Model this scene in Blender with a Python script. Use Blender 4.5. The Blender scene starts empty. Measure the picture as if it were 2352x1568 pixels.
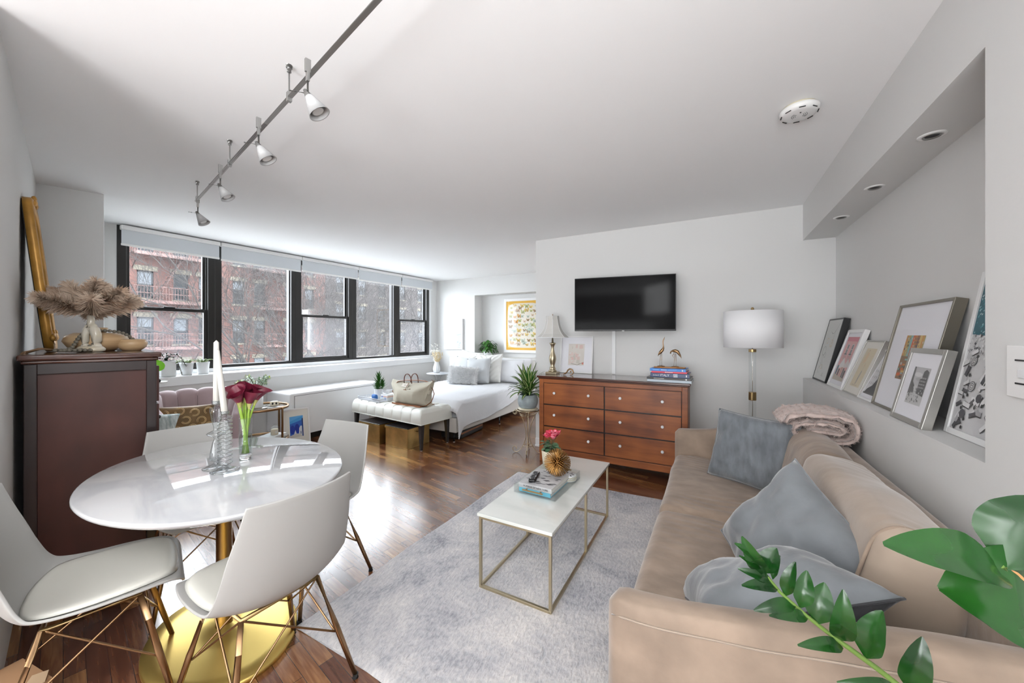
import bpy, bmesh, math, random
from mathutils import Vector, Matrix, noise
R = math.radians
PI = math.pi
scene = bpy.context.scene
COL = scene.collection
random.seed(7)

# ------------------------------------------------------------------ camera
EYE = 1.34
YAW = 28.5
cd = bpy.data.cameras.new('camera')
cam = bpy.data.objects.new('camera', cd)
COL.objects.link(cam)
cam.location = (0, 0, EYE)
cam.rotation_euler = (R(90), 0, R(YAW))
cd.sensor_width = 36
cd.sensor_fit = 'HORIZONTAL'
cd.lens = 850 / 2352 * 36
cd.shift_y = -(784 - 771) / 2352
cd.clip_start = 0.02
cd.clip_end = 300
scene.camera = cam

# ------------------------------------------------------------------ world, lights, exposure
w = bpy.data.worlds.new('sky')
scene.world = w
w.use_nodes = True
nt = w.node_tree
nt.nodes.clear()
wo = nt.nodes.new('ShaderNodeOutputWorld')
wb = nt.nodes.new('ShaderNodeBackground')
wb.inputs['Color'].default_value = (0.92, 0.95, 1.0, 1)
wb.inputs['Strength'].default_value = 15.5
nt.links.new(wb.outputs[0], wo.inputs[0])

def area(name, loc, rot, sx, sy, power, color=(1, 1, 1), portal=False, spread=180):
    l = bpy.data.lights.new(name, 'AREA')
    l.shape = 'RECTANGLE'
    l.size = sx
    l.size_y = sy
    l.energy = power
    l.color = color
    l.spread = R(spread)
    o = bpy.data.objects.new(name, l)
    COL.objects.link(o)
    o.location = loc
    o.rotation_euler = rot
    if portal:
        l.cycles.is_portal = True
    return o

# daylight enters by the window band; the portal only guides sampling
area('window_portal', (-5.36, 3.68, 1.62), (R(90), 0, R(-90 - 3.53)), 4.7, 1.5, 0, portal=True)
# unseen area lights added out of view to brighten the interior
area('entry_fill_light', (-0.55, -1.7, 2.46), (0, 0, 0), 2.2, 1.6, 14, (0.94, 0.97, 1.0))
area('rear_fill_light', (-1.4, -3.15, 1.45), (R(100), 0, 0), 4.8, 1.7, 120, (0.95, 0.975, 1.0))  # added soft fill from behind; the rear wall has no window
_q = Vector((0.02, 0.60, 0.80)).to_track_quat('-Z', 'Y').to_euler()
area('ceiling_bounce_fill', (-0.2, -2.9, 0.5), _q, 1.8, 0.8, 60, (0.95, 0.975, 1.0), spread=115)  # added upward fill that bounces off the ceiling, not a real flash
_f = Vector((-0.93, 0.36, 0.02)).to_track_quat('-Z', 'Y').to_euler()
area('camera_side_fill', (0.30, -0.42, 2.1), _f, 0.9, 0.6, 24, (0.97, 0.985, 1.0), spread=150)  # added fill aimed left to lift the dark column and left wall
area('bedroom_fill_light', (-0.75, 5.25, 2.46), (0, R(10), 0), 1.9, 1.5, 45, (0.95, 0.975, 1.0), spread=130)  # added fill hidden behind the television wall, brightens the bedroom
area('kitchen_fill_light', (-2.9, -1.6, 2.46), (0, 0, 0), 2.6, 2.0, 26, (0.94, 0.97, 1.0))  # added downward fill on the kitchen side, no fixture there

sl = bpy.data.lights.new('sun', 'SUN')
sl.energy = 4.0
sl.angle = R(8)
sl.color = (1.0, 0.95, 0.88)
so = bpy.data.objects.new('sun', sl)
COL.objects.link(so)
so.rotation_euler = Vector((-0.62, 0.25, -0.75)).to_track_quat('-Z', 'Y').to_euler()

scene.view_settings.view_transform = 'Standard'
scene.view_settings.look = 'None'
scene.view_settings.gamma = 1
scene.view_settings.use_curve_mapping = False
scene.view_settings.exposure = 0.40

# ------------------------------------------------------------------ materials
def nodes_of(m):
    m.use_nodes = True
    t = m.node_tree
    b = t.nodes.get('Principled BSDF')
    return t, b

def N(t, kind, **kw):
    n = t.nodes.new(kind)
    for k, v in kw.items():
        setattr(n, k, v)
    return n

def mat(name, color, rough=0.5, metal=0.0, var=0.0, vscale=8.0, bump=0.0, bscale=60.0, spec=0.5, sheen=0.0,
        coat=0.0, stretch=None, color2=None, alpha=1.0, detail=4.0):
    m = bpy.data.materials.new(name)
    t, b = nodes_of(m)
    b.inputs['Base Color'].default_value = (*color, 1)
    b.inputs['Roughness'].default_value = rough
    b.inputs['Metallic'].default_value = metal
    b.inputs['Specular IOR Level'].default_value = spec
    if sheen:
        b.inputs['Sheen Weight'].default_value = sheen
        b.inputs['Sheen Roughness'].default_value = 0.4
    if coat:
        b.inputs['Coat Weight'].default_value = coat
        b.inputs['Coat Roughness'].default_value = 0.08
    tc = N(t, 'ShaderNodeTexCoord')
    mp = N(t, 'ShaderNodeMapping')
    t.links.new(tc.outputs['Object'], mp.inputs['Vector'])
    if stretch:
        mp.inputs['Scale'].default_value = stretch
    nz = N(t, 'ShaderNodeTexNoise')
    nz.inputs['Scale'].default_value = vscale
    nz.inputs['Detail'].default_value = detail
    t.links.new(mp.outputs[0], nz.inputs['Vector'])
    if var or color2:
        mx = N(t, 'ShaderNodeMix', data_type='RGBA')
        c2 = color2 if color2 else tuple(max(0, c * (1 - var)) for c in color)
        mx.inputs[6].default_value = (*color, 1)
        mx.inputs[7].default_value = (*c2, 1)
        rp = N(t, 'ShaderNodeMapRange')
        rp.inputs[1].default_value = 0.35
        rp.inputs[2].default_value = 0.65
        t.links.new(nz.outputs['Fac'], rp.inputs[0])
        t.links.new(rp.outputs[0], mx.inputs[0])
        t.links.new(mx.outputs[2], b.inputs['Base Color'])
    if bump:
        n2 = N(t, 'ShaderNodeTexNoise')
        n2.inputs['Scale'].default_value = bscale
        n2.inputs['Detail'].default_value = 3
        t.links.new(mp.outputs[0], n2.inputs['Vector'])
        bp = N(t, 'ShaderNodeBump')
        bp.inputs['Strength'].default_value = bump
        bp.inputs['Distance'].default_value = 0.01
        t.links.new(n2.outputs['Fac'], bp.inputs['Height'])
        t.links.new(bp.outputs[0], b.inputs['Normal'])
    return m

def glass_mat(name, tint=(1, 1, 1), rough=0.0, refl=1.0, ior=1.45, power=5.0):
    """thin clear glass: see-through, with a fresnel sheen"""
    m = bpy.data.materials.new(name)
    m.use_nodes = True
    t = m.node_tree
    t.nodes.clear()
    o = N(t, 'ShaderNodeOutputMaterial')
    tr = N(t, 'ShaderNodeBsdfTransparent')
    tr.inputs[0].default_value = (*tint, 1)
    gl = N(t, 'ShaderNodeBsdfGlossy')
    gl.inputs['Roughness'].default_value = rough
    fr = N(t, 'ShaderNodeLayerWeight')
    fr.inputs[0].default_value = 0.5
    pw = N(t, 'ShaderNodeMath', operation='POWER')
    pw.inputs[1].default_value = power
    mu = N(t, 'ShaderNodeMath', operation='MULTIPLY_ADD')
    mu.inputs[1].default_value = min(1.0, 0.42 * refl)
    mu.inputs[2].default_value = 0.035 * refl
    mx = N(t, 'ShaderNodeMixShader')
    t.links.new(fr.outputs['Facing'], pw.inputs[0])
    t.links.new(pw.outputs[0], mu.inputs[0])
    t.links.new(mu.outputs[0], mx.inputs[0])
    t.links.new(tr.outputs[0], mx.inputs[1])
    t.links.new(gl.outputs[0], mx.inputs[2])
    t.links.new(mx.outputs[0], o.inputs[0])
    return m

def pane_mat(name, haze, col=(0.62, 0.62, 0.66)):
    """window pane with a film of dust: transparent + a little diffuse scatter"""
    m = glass_mat(name, (0.93, 0.95, 0.96), 0.0, 1.0)
    t = m.node_tree
    o = [n for n in t.nodes if n.type == 'OUTPUT_MATERIAL'][0]
    last = o.inputs[0].links[0].from_node
    df = N(t, 'ShaderNodeBsdfTranslucent')
    df.inputs[0].default_value = (*col, 1)
    nz = N(t, 'ShaderNodeTexNoise')
    nz.inputs['Scale'].default_value = 3.0
    nz.inputs['Detail'].default_value = 5
    tc = N(t, 'ShaderNodeTexCoord')
    t.links.new(tc.outputs['Object'], nz.inputs['Vector'])
    mr = N(t, 'ShaderNodeMapRange')
    mr.inputs[1].default_value = 0.3
    mr.inputs[2].default_value = 0.7
    mr.inputs[3].default_value = haze * 0.7
    mr.inputs[4].default_value = haze * 1.2
    t.links.new(nz.outputs['Fac'], mr.inputs[0])
    mx = N(t, 'ShaderNodeMixShader')
    t.links.new(mr.outputs[0], mx.inputs[0])
    t.links.new(last.outputs[0], mx.inputs[1])
    t.links.new(df.outputs[0], mx.inputs[2])
    t.links.new(mx.outputs[0], o.inputs[0])
    return m

def wood_floor():
    m = bpy.data.materials.new('oak_strip_floor')
    t, b = nodes_of(m)
    tc = N(t, 'ShaderNodeTexCoord')
    mp = N(t, 'ShaderNodeMapping')
    mp.inputs['Rotation'].default_value = (0, 0, R(11.0))
    t.links.new(tc.outputs['Object'], mp.inputs['Vector'])
    br = N(t, 'ShaderNodeTexBrick')
    br.offset = 0.37
    br.offset_frequency = 2
    br.inputs['Scale'].default_value = 1.0
    br.inputs['Brick Width'].default_value = 0.52
    br.inputs['Row Height'].default_value = 0.06
    br.inputs['Mortar Size'].default_value = 0.0011
    br.inputs['Mortar Smooth'].default_value = 0.2
    br.inputs['Bias'].default_value = 0.0
    br.inputs['Color1'].default_value = (0, 0, 0, 1)
    br.inputs['Color2'].default_value = (1, 1, 1, 1)
    br.inputs['Mortar'].default_value = (0.5, 0.5, 0.5, 1)
    t.links.new(mp.outputs[0], br.inputs['Vector'])
    # grain
    mg = N(t, 'ShaderNodeMapping')
    mg.inputs['Scale'].default_value = (2.2, 26, 1)
    t.links.new(mp.outputs[0], mg.inputs['Vector'])
    ng = N(t, 'ShaderNodeTexNoise')
    ng.inputs['Scale'].default_value = 2.6
    ng.inputs['Detail'].default_value = 7
    ng.inputs['Distortion'].default_value = 0.7
    t.links.new(mg.outputs[0], ng.inputs['Vector'])
    # large patches
    nl = N(t, 'ShaderNodeTexNoise')
    nl.inputs['Scale'].default_value = 1.3
    nl.inputs['Detail'].default_value = 3
    t.links.new(mp.outputs[0], nl.inputs['Vector'])
    # combined factor
    a = N(t, 'ShaderNodeMath', operation='MULTIPLY_ADD')
    a.inputs[1].default_value = 0.38
    t.links.new(br.outputs['Color'], a.inputs[0])
    a2 = N(t, 'ShaderNodeMath', operation='MULTIPLY_ADD')
    a2.inputs[1].default_value = 0.55
    t.links.new(ng.outputs['Fac'], a2.inputs[0])
    a3 = N(t, 'ShaderNodeMath', operation='MULTIPLY_ADD')
    a3.inputs[1].default_value = 0.7
    a3.inputs[2].default_value = -0.36
    t.links.new(nl.outputs['Fac'], a3.inputs[0])
    t.links.new(a3.outputs[0], a2.inputs[2])
    t.links.new(a2.outputs[0], a.inputs[2])
    cr = N(t, 'ShaderNodeValToRGB')
    el = cr.color_ramp.elements
    el[0].position = 0.08
    el[0].color = (0.045, 0.013, 0.007, 1)
    el[1].position = 0.92
    el[1].color = (0.50, 0.27, 0.095, 1)
    for p, c in ((0.35, (0.120, 0.040, 0.017)), (0.55, (0.220, 0.092, 0.035)), (0.72, (0.33, 0.160, 0.058))):
        e = el.new(p)
        e.color = (*c, 1)
    t.links.new(a.outputs[0], cr.inputs[0])
    mx = N(t, 'ShaderNodeMix', data_type='RGBA')
    mx.inputs[7].default_value = (0.012, 0.006, 0.004, 1)
    t.links.new(br.outputs['Fac'], mx.inputs[0])
    t.links.new(cr.outputs[0], mx.inputs[6])
    t.links.new(mx.outputs[2], b.inputs['Base Color'])
    rr = N(t, 'ShaderNodeMapRange')
    rr.inputs[3].default_value = 0.15
    rr.inputs[4].default_value = 0.32
    t.links.new(ng.outputs['Fac'], rr.inputs[0])
    t.links.new(rr.outputs[0], b.inputs['Roughness'])
    b.inputs['Specular IOR Level'].default_value = 0.85
    b.inputs['Coat Weight'].default_value = 0.5
    b.inputs['Coat Roughness'].default_value = 0.20
    bp = N(t, 'ShaderNodeBump')
    bp.inputs['Strength'].default_value = 0.25
    bp.inputs['Distance'].default_value = 0.002
    ad = N(t, 'ShaderNodeMath', operation='MULTIPLY_ADD')
    ad.inputs[1].default_value = -3.0
    t.links.new(br.outputs['Fac'], ad.inputs[0])
    t.links.new(nl.outputs['Fac'], ad.inputs[2])
    t.links.new(ad.outputs[0], bp.inputs['Height'])
    t.links.new(bp.outputs[0], b.inputs['Normal'])
    return m

def grain_wood(name, c_dark, c_light, rough=0.3, stretch=(1, 12, 12), scale=2.0, coat=0.3):
    m = bpy.data.materials.new(name)
    t, b = nodes_of(m)
    tc = N(t, 'ShaderNodeTexCoord')
    mp = N(t, 'ShaderNodeMapping')
    mp.inputs['Scale'].default_value = stretch
    t.links.new(tc.outputs['Object'], mp.inputs['Vector'])
    nz = N(t, 'ShaderNodeTexNoise')
    nz.inputs['Scale'].default_value = scale
    nz.inputs['Detail'].default_value = 8
    nz.inputs['Distortion'].default_value = 0.4
    t.links.new(mp.outputs[0], nz.inputs['Vector'])
    n2 = N(t, 'ShaderNodeTexNoise')
    n2.inputs['Scale'].default_value = 3
    t.links.new(tc.outputs['Object'], n2.inputs['Vector'])
    ad = N(t, 'ShaderNodeMath', operation='MULTIPLY_ADD')
    ad.inputs[1].default_value = 0.6
    t.links.new(n2.outputs['Fac'], ad.inputs[0])
    ml = N(t, 'ShaderNodeMath', operation='MULTIPLY')
    ml.inputs[1].default_value = 0.5
    t.links.new(nz.outputs['Fac'], ml.inputs[0])
    t.links.new(ml.outputs[0], ad.inputs[2])
    cr = N(t, 'ShaderNodeValToRGB')
    cr.color_ramp.elements[0].position = 0.38
    cr.color_ramp.elements[0].color = (*c_dark, 1)
    cr.color_ramp.elements[1].position = 0.68
    cr.color_ramp.elements[1].color = (*c_light, 1)
    t.links.new(ad.outputs[0], cr.inputs[0])
    t.links.new(cr.outputs[0], b.inputs['Base Color'])
    b.inputs['Roughness'].default_value = rough
    b.inputs['Coat Weight'].default_value = coat
    b.inputs['Coat Roughness'].default_value = 0.1
    return m

def marble(name, base, vein, rough=0.06, scale=2.0, amount=0.5):
    m = bpy.data.materials.new(name)
    t, b = nodes_of(m)
    tc = N(t, 'ShaderNodeTexCoord')
    mp = N(t, 'ShaderNodeMapping')
    mp.inputs['Rotation'].default_value = (0, 0, 0.6)
    mp.inputs['Scale'].default_value = (1, 2.6, 1)
    t.links.new(tc.outputs['Object'], mp.inputs['Vector'])
    nz = N(t, 'ShaderNodeTexNoise')
    nz.inputs['Scale'].default_value = scale
    nz.inputs['Detail'].default_value = 9
    nz.inputs['Distortion'].default_value = 1.2
    t.links.new(mp.outputs[0], nz.inputs['Vector'])
    cr = N(t, 'ShaderNodeValToRGB')
    e = cr.color_ramp.elements
    e[0].position = 0.38
    e[0].color = (*vein, 1)
    e[1].position = 0.58
    e[1].color = (*base, 1)
    t.links.new(nz.outputs['Fac'], cr.inputs[0])
    mx = N(t, 'ShaderNodeMix', data_type='RGBA')
    mx.inputs[0].default_value = amount
    mx.inputs[6].default_value = (*base, 1)
    t.links.new(cr.outputs[0], mx.inputs[7])
    t.links.new(mx.outputs[2], b.inputs['Base Color'])
    b.inputs['Roughness'].default_value = rough
    b.inputs['Specular IOR Level'].default_value = 0.9
    b.inputs['Coat Weight'].default_value = 0.5
    b.inputs['Coat Roughness'].default_value = 0.02
    return m

def rug_mat():
    m = bpy.data.materials.new('rug_pile')
    t, b = nodes_of(m)
    tc = N(t, 'ShaderNodeTexCoord')
    n1 = N(t, 'ShaderNodeTexNoise')
    n1.inputs['Scale'].default_value = 2.2
    n1.inputs['Detail'].default_value = 8
    n1.inputs['Roughness'].default_value = 0.65
    n1.inputs['Distortion'].default_value = 0.5
    t.links.new(tc.outputs['Object'], n1.inputs['Vector'])
    mp = N(t, 'ShaderNodeMapping')
    mp.inputs['Scale'].default_value = (1, 0.5, 1)
    t.links.new(tc.outputs['Object'], mp.inputs['Vector'])
    n2 = N(t, 'ShaderNodeTexNoise')
    n2.inputs['Scale'].default_value = 70
    n2.inputs['Detail'].default_value = 4
    t.links.new(mp.outputs[0], n2.inputs['Vector'])
    n3 = N(t, 'ShaderNodeTexVoronoi')
    n3.inputs['Scale'].default_value = 16
    n3.feature = 'DISTANCE_TO_EDGE'
    t.links.new(tc.outputs['Object'], n3.inputs['Vector'])
    ad = N(t, 'ShaderNodeMath', operation='MULTIPLY_ADD')
    ad.inputs[1].default_value = 0.35
    t.links.new(n2.outputs['Fac'], ad.inputs[0])
    t.links.new(n1.outputs['Fac'], ad.inputs[2])
    cr = N(t, 'ShaderNodeValToRGB')
    e = cr.color_ramp.elements
    e[0].position = 0.47
    e[0].color = (0.20, 0.205, 0.235, 1)
    e[1].position = 0.86
    e[1].color = (0.68, 0.645, 0.62, 1)
    e2 = e.new(0.62)
    e2.color = (0.43, 0.425, 0.445, 1)
    t.links.new(ad.outputs[0], cr.inputs[0])
    t.links.new(cr.outputs[0], b.inputs['Base Color'])
    b.inputs['Roughness'].default_value = 0.95
    b.inputs['Sheen Weight'].default_value = 0.3
    bp = N(t, 'ShaderNodeBump')
    bp.inputs['Strength'].default_value = 0.8
    bp.inputs['Distance'].default_value = 0.012
    t.links.new(n2.outputs['Fac'], bp.inputs['Height'])
    t.links.new(bp.outputs[0], b.inputs['Normal'])
    return m

def brick_mat(name, c1, c2, mortar):
    m = bpy.data.materials.new(name)
    t, b = nodes_of(m)
    tc = N(t, 'ShaderNodeTexCoord')
    mp = N(t, 'ShaderNodeMapping')
    mp.inputs['Rotation'].default_value = (R(90), 0, R(90))
    sp = N(t, 'ShaderNodeSeparateXYZ')
    cb = N(t, 'ShaderNodeCombineXYZ')
    t.links.new(tc.outputs['Object'], sp.inputs[0])
    t.links.new(sp.outputs[1], cb.inputs[0])
    t.links.new(sp.outputs[2], cb.inputs[1])
    br = N(t, 'ShaderNodeTexBrick')
    br.inputs['Scale'].default_value = 1
    br.inputs['Brick Width'].default_value = 0.22
    br.inputs['Row Height'].default_value = 0.075
    br.inputs['Mortar Size'].default_value = 0.006
    br.inputs['Color1'].default_value = (*c1, 1)
    br.inputs['Color2'].default_value = (*c2, 1)
    br.inputs['Mortar'].default_value = (*mortar, 1)
    t.links.new(cb.outputs[0], br.inputs['Vector'])
    nz = N(t, 'ShaderNodeTexNoise')
    nz.inputs['Scale'].default_value = 0.8
    t.links.new(tc.outputs['Object'], nz.inputs['Vector'])
    mx = N(t, 'ShaderNodeMix', data_type='RGBA', blend_type='MULTIPLY')
    mr = N(t, 'ShaderNodeMapRange')
    mr.inputs[3].default_value = 0.0
    mr.inputs[4].default_value = 0.5
    t.links.new(nz.outputs['Fac'], mr.inputs[0])
    t.links.new(mr.outputs[0], mx.inputs[0])
    t.links.new(br.outputs['Color'], mx.inputs[6])
    mx.inputs[7].default_value = (0.7, 0.62, 0.6, 1)
    t.links.new(mx.outputs[2], b.inputs['Base Color'])
    b.inputs['Roughness'].default_value = 0.9
    return m

M = {}
M['wall'] = mat('wall_paint', (0.700, 0.700, 0.690), 0.6, bump=0.05, bscale=40, spec=0.25)
M['ceil'] = mat('ceiling_paint', (0.90, 0.90, 0.90), 0.8, bump=0.05, bscale=20, spec=0.2)
M['trim'] = mat('white_trim_paint', (0.78, 0.79, 0.80), 0.35)
M['floor'] = wood_floor()
M['rug'] = rug_mat()
M['shade_fabric'] = mat('roller_shade_fabric', (0.62, 0.65, 0.68), 0.85)
M['winframe'] = mat('black_window_frame', (0.012, 0.011, 0.010), 0.35)
M['pane'] = pane_mat('window_glass', 0.005)
M['pane_haze'] = pane_mat('dusty_window_glass', 0.022, (0.50, 0.52, 0.58))
M['steel'] = mat('brushed_steel', (0.42, 0.42, 0.41), 0.35, metal=1.0)
M['frost'] = mat('frosted_glass_cone', (0.40, 0.40, 0.40), 0.35)
M['white'] = mat('white_plastic', (0.80, 0.80, 0.79), 0.35)
M['shell'] = mat('white_shell_plastic', (0.40, 0.395, 0.38), 0.42, spec=0.4)
M['cushion'] = mat('cream_faux_leather', (0.62, 0.61, 0.555), 0.38, bump=0.03, bscale=200)
M['brass'] = mat('brushed_brass', (0.44, 0.31, 0.15), 0.28, metal=1.0, var=0.2, vscale=3)
M['bronze'] = mat('antique_bronze', (0.34, 0.21, 0.11), 0.3, metal=1.0)
M['gold'] = mat('polished_gold', (0.86, 0.64, 0.20), 0.42, metal=1.0, var=0.12, vscale=2)
M['goldbox'] = mat('hammered_gold_metal', (0.80, 0.56, 0.22), 0.38, metal=1.0, var=0.35, vscale=6, bump=0.1, bscale=30)
M['champagne'] = mat('champagne_metal', (0.50, 0.43, 0.30), 0.35, metal=1.0)
M['marble'] = marble('white_marble_tabletop', (0.54, 0.54, 0.545), (0.38, 0.395, 0.42), 0.03, 2.2, 0.6)
M['marble2'] = marble('speckled_white_marble', (0.72, 0.735, 0.70), (0.56, 0.60, 0.57), 0.12, 2.0, 0.5)
M['walnut'] = grain_wood('cherry_stained_wood', (0.130, 0.032, 0.010), (0.34, 0.105, 0.028), 0.40, (1.2, 10, 10), 2.0, 0.0)
M['walnut_dark'] = grain_wood('dark_cherry_trim', (0.045, 0.014, 0.010), (0.10, 0.034, 0.020), 0.18, (1.2, 10, 10), 2.0, 0.6)
M['espresso'] = grain_wood('espresso_wood', (0.034, 0.009, 0.006), (0.082, 0.022, 0.015), 0.45, (3, 3, 1.2), 1.5, 0.0)
M['espresso_frame'] = grain_wood('espresso_wood_frame', (0.012, 0.007, 0.007), (0.030, 0.014, 0.013), 0.35, (9, 9, 1.2), 1.5, 0.2)
M['black'] = mat('black_satin', (0.010, 0.010, 0.011), 0.4)
M['screen'] = mat('tv_screen_glass', (0.0035, 0.0035, 0.004), 0.09, spec=0.06)
M['blackmetal'] = mat('black_lacquered_wood', (0.022, 0.019, 0.019), 0.22)
M['velvet'] = mat('taupe_velvet', (0.350, 0.262, 0.198), 0.8, sheen=0.4, bump=0.15, bscale=25, var=0.30, vscale=7, stretch=(1, 1.6, 1), detail=9)
M['velvet2'] = mat('light_taupe_velvet', (0.40, 0.315, 0.245), 0.8, sheen=0.7, bump=0.1, bscale=25, var=0.14, vscale=6)
M['grey_linen'] = mat('blue_grey_velvet', (0.20, 0.222, 0.245), 0.85, sheen=0.5, bump=0.25, bscale=45, var=0.30, vscale=9, stretch=(3, 1, 1))
M['grey_velvet'] = mat('grey_velvet', (0.20, 0.215, 0.23), 0.8, sheen=0.6, bump=0.15, bscale=30, var=0.25, vscale=6)
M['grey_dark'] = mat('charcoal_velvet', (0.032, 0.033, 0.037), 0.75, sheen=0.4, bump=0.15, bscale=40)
M['fur_pink'] = mat('blush_faux_fur', (0.74, 0.60, 0.55), 0.95, sheen=0.5, var=0.25, vscale=30)
M['pink'] = mat('blush_velvet', (0.50, 0.385, 0.40), 0.7, sheen=0.7, var=0.12, vscale=6)
M['pinkpipe'] = mat('dark_welt', (0.10, 0.08, 0.08), 0.7)
M['goldfab'] = mat('gold_velvet', (0.26, 0.155, 0.055), 0.6, sheen=0.5, var=0.35, vscale=12)
M['goldring'] = mat('gold_foil_print', (0.78, 0.58, 0.30), 0.35, metal=0.5)
M['leaffab'] = mat('pale_leaf_fabric', (0.66, 0.72, 0.70), 0.8, color2=(0.30, 0.38, 0.38), vscale=14, stretch=(1, 4, 1))
M['linen'] = mat('white_linen', (0.66, 0.67, 0.69), 0.85, bump=0.12, bscale=30)
M['linen_grey'] = mat('pale_grey_linen', (0.43, 0.445, 0.455), 0.8, bump=0.2, bscale=50, sheen=0.3)
M['linen_cream'] = mat('ivory_cotton', (0.63, 0.63, 0.605), 0.85, bump=0.1, bscale=60)
M['fur_white'] = mat('white_faux_fur', (0.72, 0.72, 0.72), 0.9)
M['bedfab'] = mat('cream_bed_upholstery', (0.52, 0.50, 0.47), 0.75, bump=0.1, bscale=80)
M['leather_white'] = mat('ivory_bonded_leather', (0.71, 0.72, 0.67), 0.33, bump=0.04, bscale=120, spec=0.5)
M['canvas'] = mat('stone_canvas', (0.50, 0.47, 0.38), 0.8, bump=0.2, bscale=150, var=0.1, vscale=4)
M['tan'] = mat('tan_leather', (0.30, 0.115, 0.045), 0.45, var=0.25, vscale=10)
M['tan_dark'] = mat('brown_leather', (0.13, 0.04, 0.02), 0.4)
M['leaf'] = mat('green_leaf', (0.045, 0.17, 0.022), 0.35, var=0.45, vscale=10, spec=0.5)
M['leaf_zz'] = mat('glossy_green_leaf', (0.005, 0.036, 0.006), 0.22, color2=(0.014, 0.082, 0.010), vscale=9, spec=0.6)
M['leaf_dark'] = mat('dark_green_leaf', (0.012, 0.045, 0.022), 0.35, var=0.4, vscale=20)
M['leaf_lime'] = mat('lime_leaf', (0.22, 0.62, 0.02), 0.45)
M['leaf_strip'] = mat('cream_leaf_stripe', (0.52, 0.58, 0.26), 0.4)
M['leaf_silver'] = mat('silver_green_leaf', (0.50, 0.60, 0.48), 0.5, color2=(0.10, 0.22, 0.10), vscale=60)
M['leaf_tip'] = mat('yellow_green_shoot', (0.52, 0.62, 0.10), 0.5)
M['stem'] = mat('green_stem', (0.17, 0.28, 0.06), 0.5)
M['stem_brown'] = mat('brown_stem', (0.12, 0.09, 0.035), 0.6)
M['soil'] = mat('potting_soil', (0.02, 0.014, 0.010), 0.95, bump=0.5, bscale=80)
M['ceramic'] = mat('white_ceramic', (0.74, 0.75, 0.76), 0.25)
M['ceramic_cream'] = mat('cream_ceramic', (0.68, 0.62, 0.47), 0.3)
M['ceramic_blue'] = mat('blue_grey_glazed_ceramic', (0.36, 0.43, 0.45), 0.25, var=0.25, vscale=14)
M['vase_marble'] = mat('cream_marbled_ceramic', (0.70, 0.68, 0.62), 0.18, color2=(0.55, 0.47, 0.32), vscale=6)
M['bowlwood'] = grain_wood('natural_light_wood', (0.42, 0.26, 0.13), (0.66, 0.47, 0.27), 0.45, (1, 1, 9), 3.0, 0.1)
M['bead'] = mat('grey_wood_beads', (0.20, 0.18, 0.14), 0.7, var=0.35, vscale=40)
M['jute'] = mat('jute_tassel', (0.36, 0.22, 0.12), 0.85, var=0.35, vscale=30)
M['goldleaf'] = mat('gilded_wood_frame', (0.56, 0.29, 0.055), 0.38, metal=0.35, var=0.35, vscale=9)
M['mirror'] = mat('mirror_glass', (0.9, 0.9, 0.9), 0.01, metal=1.0)
M['mirror_back'] = mat('dark_backing_board', (0.02, 0.018, 0.017), 0.8)
M['pampas'] = mat('dried_pampas', (0.42, 0.28, 0.19), 0.9, color2=(0.84, 0.70, 0.57), vscale=12)
M['driedyellow'] = mat('dried_yellow_blooms', (0.74, 0.60, 0.36), 0.9, var=0.2, vscale=30)
M['driedwhite'] = mat('dried_white_blooms', (0.74, 0.73, 0.68), 0.9)
M['calla'] = mat('burgundy_calla', (0.105, 0.006, 0.020), 0.4, color2=(0.19, 0.018, 0.042), vscale=18)
M['calla_base'] = mat('green_calla_throat', (0.42, 0.42, 0.13), 0.45)
M['callastem'] = mat('bright_green_stem', (0.27, 0.43, 0.05), 0.35)
M['clear'] = glass_mat('clear_glass', (0.96, 0.97, 0.97), 0.0, 1.6)
M['crystal'] = glass_mat('crystal_glass', (0.90, 0.92, 0.93), 0.0, 2.0, power=2.2)
M['clear2'] = glass_mat('tabletop_glass', (0.86, 0.90, 0.90), 0.0, 1.6)
M['acrylic'] = glass_mat('clear_acrylic', (0.95, 0.96, 0.96), 0.0, 1.3)
M['water'] = glass_mat('water', (0.90, 0.95, 0.92), 0.0, 0.7, 1.33)
M['frame_glass'] = glass_mat('picture_glass', (1, 1, 1), 0.0, 0.35)
gm = bpy.data.materials.new('solid_glass')
_t, _b = nodes_of(gm)
_b.inputs['Base Color'].default_value = (1, 1, 1, 1)
_b.inputs['Transmission Weight'].default_value = 1.0
_b.inputs['Roughness'].default_value = 0.0
_b.inputs['IOR'].default_value = 1.45
M['solidglass'] = gm
M['candle'] = mat('ivory_candle_wax', (0.68, 0.66, 0.61), 0.5)
M['red'] = mat('red_petal', (0.78, 0.012, 0.045), 0.5, color2=(0.85, 0.16, 0.26), vscale=25)
M['pinkpetal'] = mat('pink_petal', (0.86, 0.28, 0.36), 0.5)
M['cyc_leaf'] = mat('cyclamen_leaf', (0.02, 0.085, 0.028), 0.4, color2=(0.16, 0.28, 0.16), vscale=30)
M['urchin'] = mat('copper_gold_spikes', (0.58, 0.30, 0.09), 0.3, metal=0.9, var=0.25, vscale=20)
M['paper'] = mat('page_edges', (0.72, 0.70, 0.65), 0.8)
M['bk_grey'] = mat('grey_book_cover', (0.42, 0.42, 0.43), 0.35, color2=(0.60, 0.60, 0.61), vscale=10)
M['bk_cyan'] = mat('turquoise_book_cover', (0.08, 0.42, 0.58), 0.35)
M['bk_blue'] = mat('bright_blue_cover', (0.02, 0.22, 0.68), 0.35)
M['bk_red'] = mat('crimson_cover', (0.72, 0.02, 0.06), 0.35)
M['bk_navy'] = mat('navy_cover', (0.008, 0.035, 0.14), 0.3)
M['bk_black'] = mat('black_cover', (0.012, 0.012, 0.014), 0.3)
M['bk_silver'] = mat('silver_blue_cover', (0.45, 0.53, 0.60), 0.3)
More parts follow.
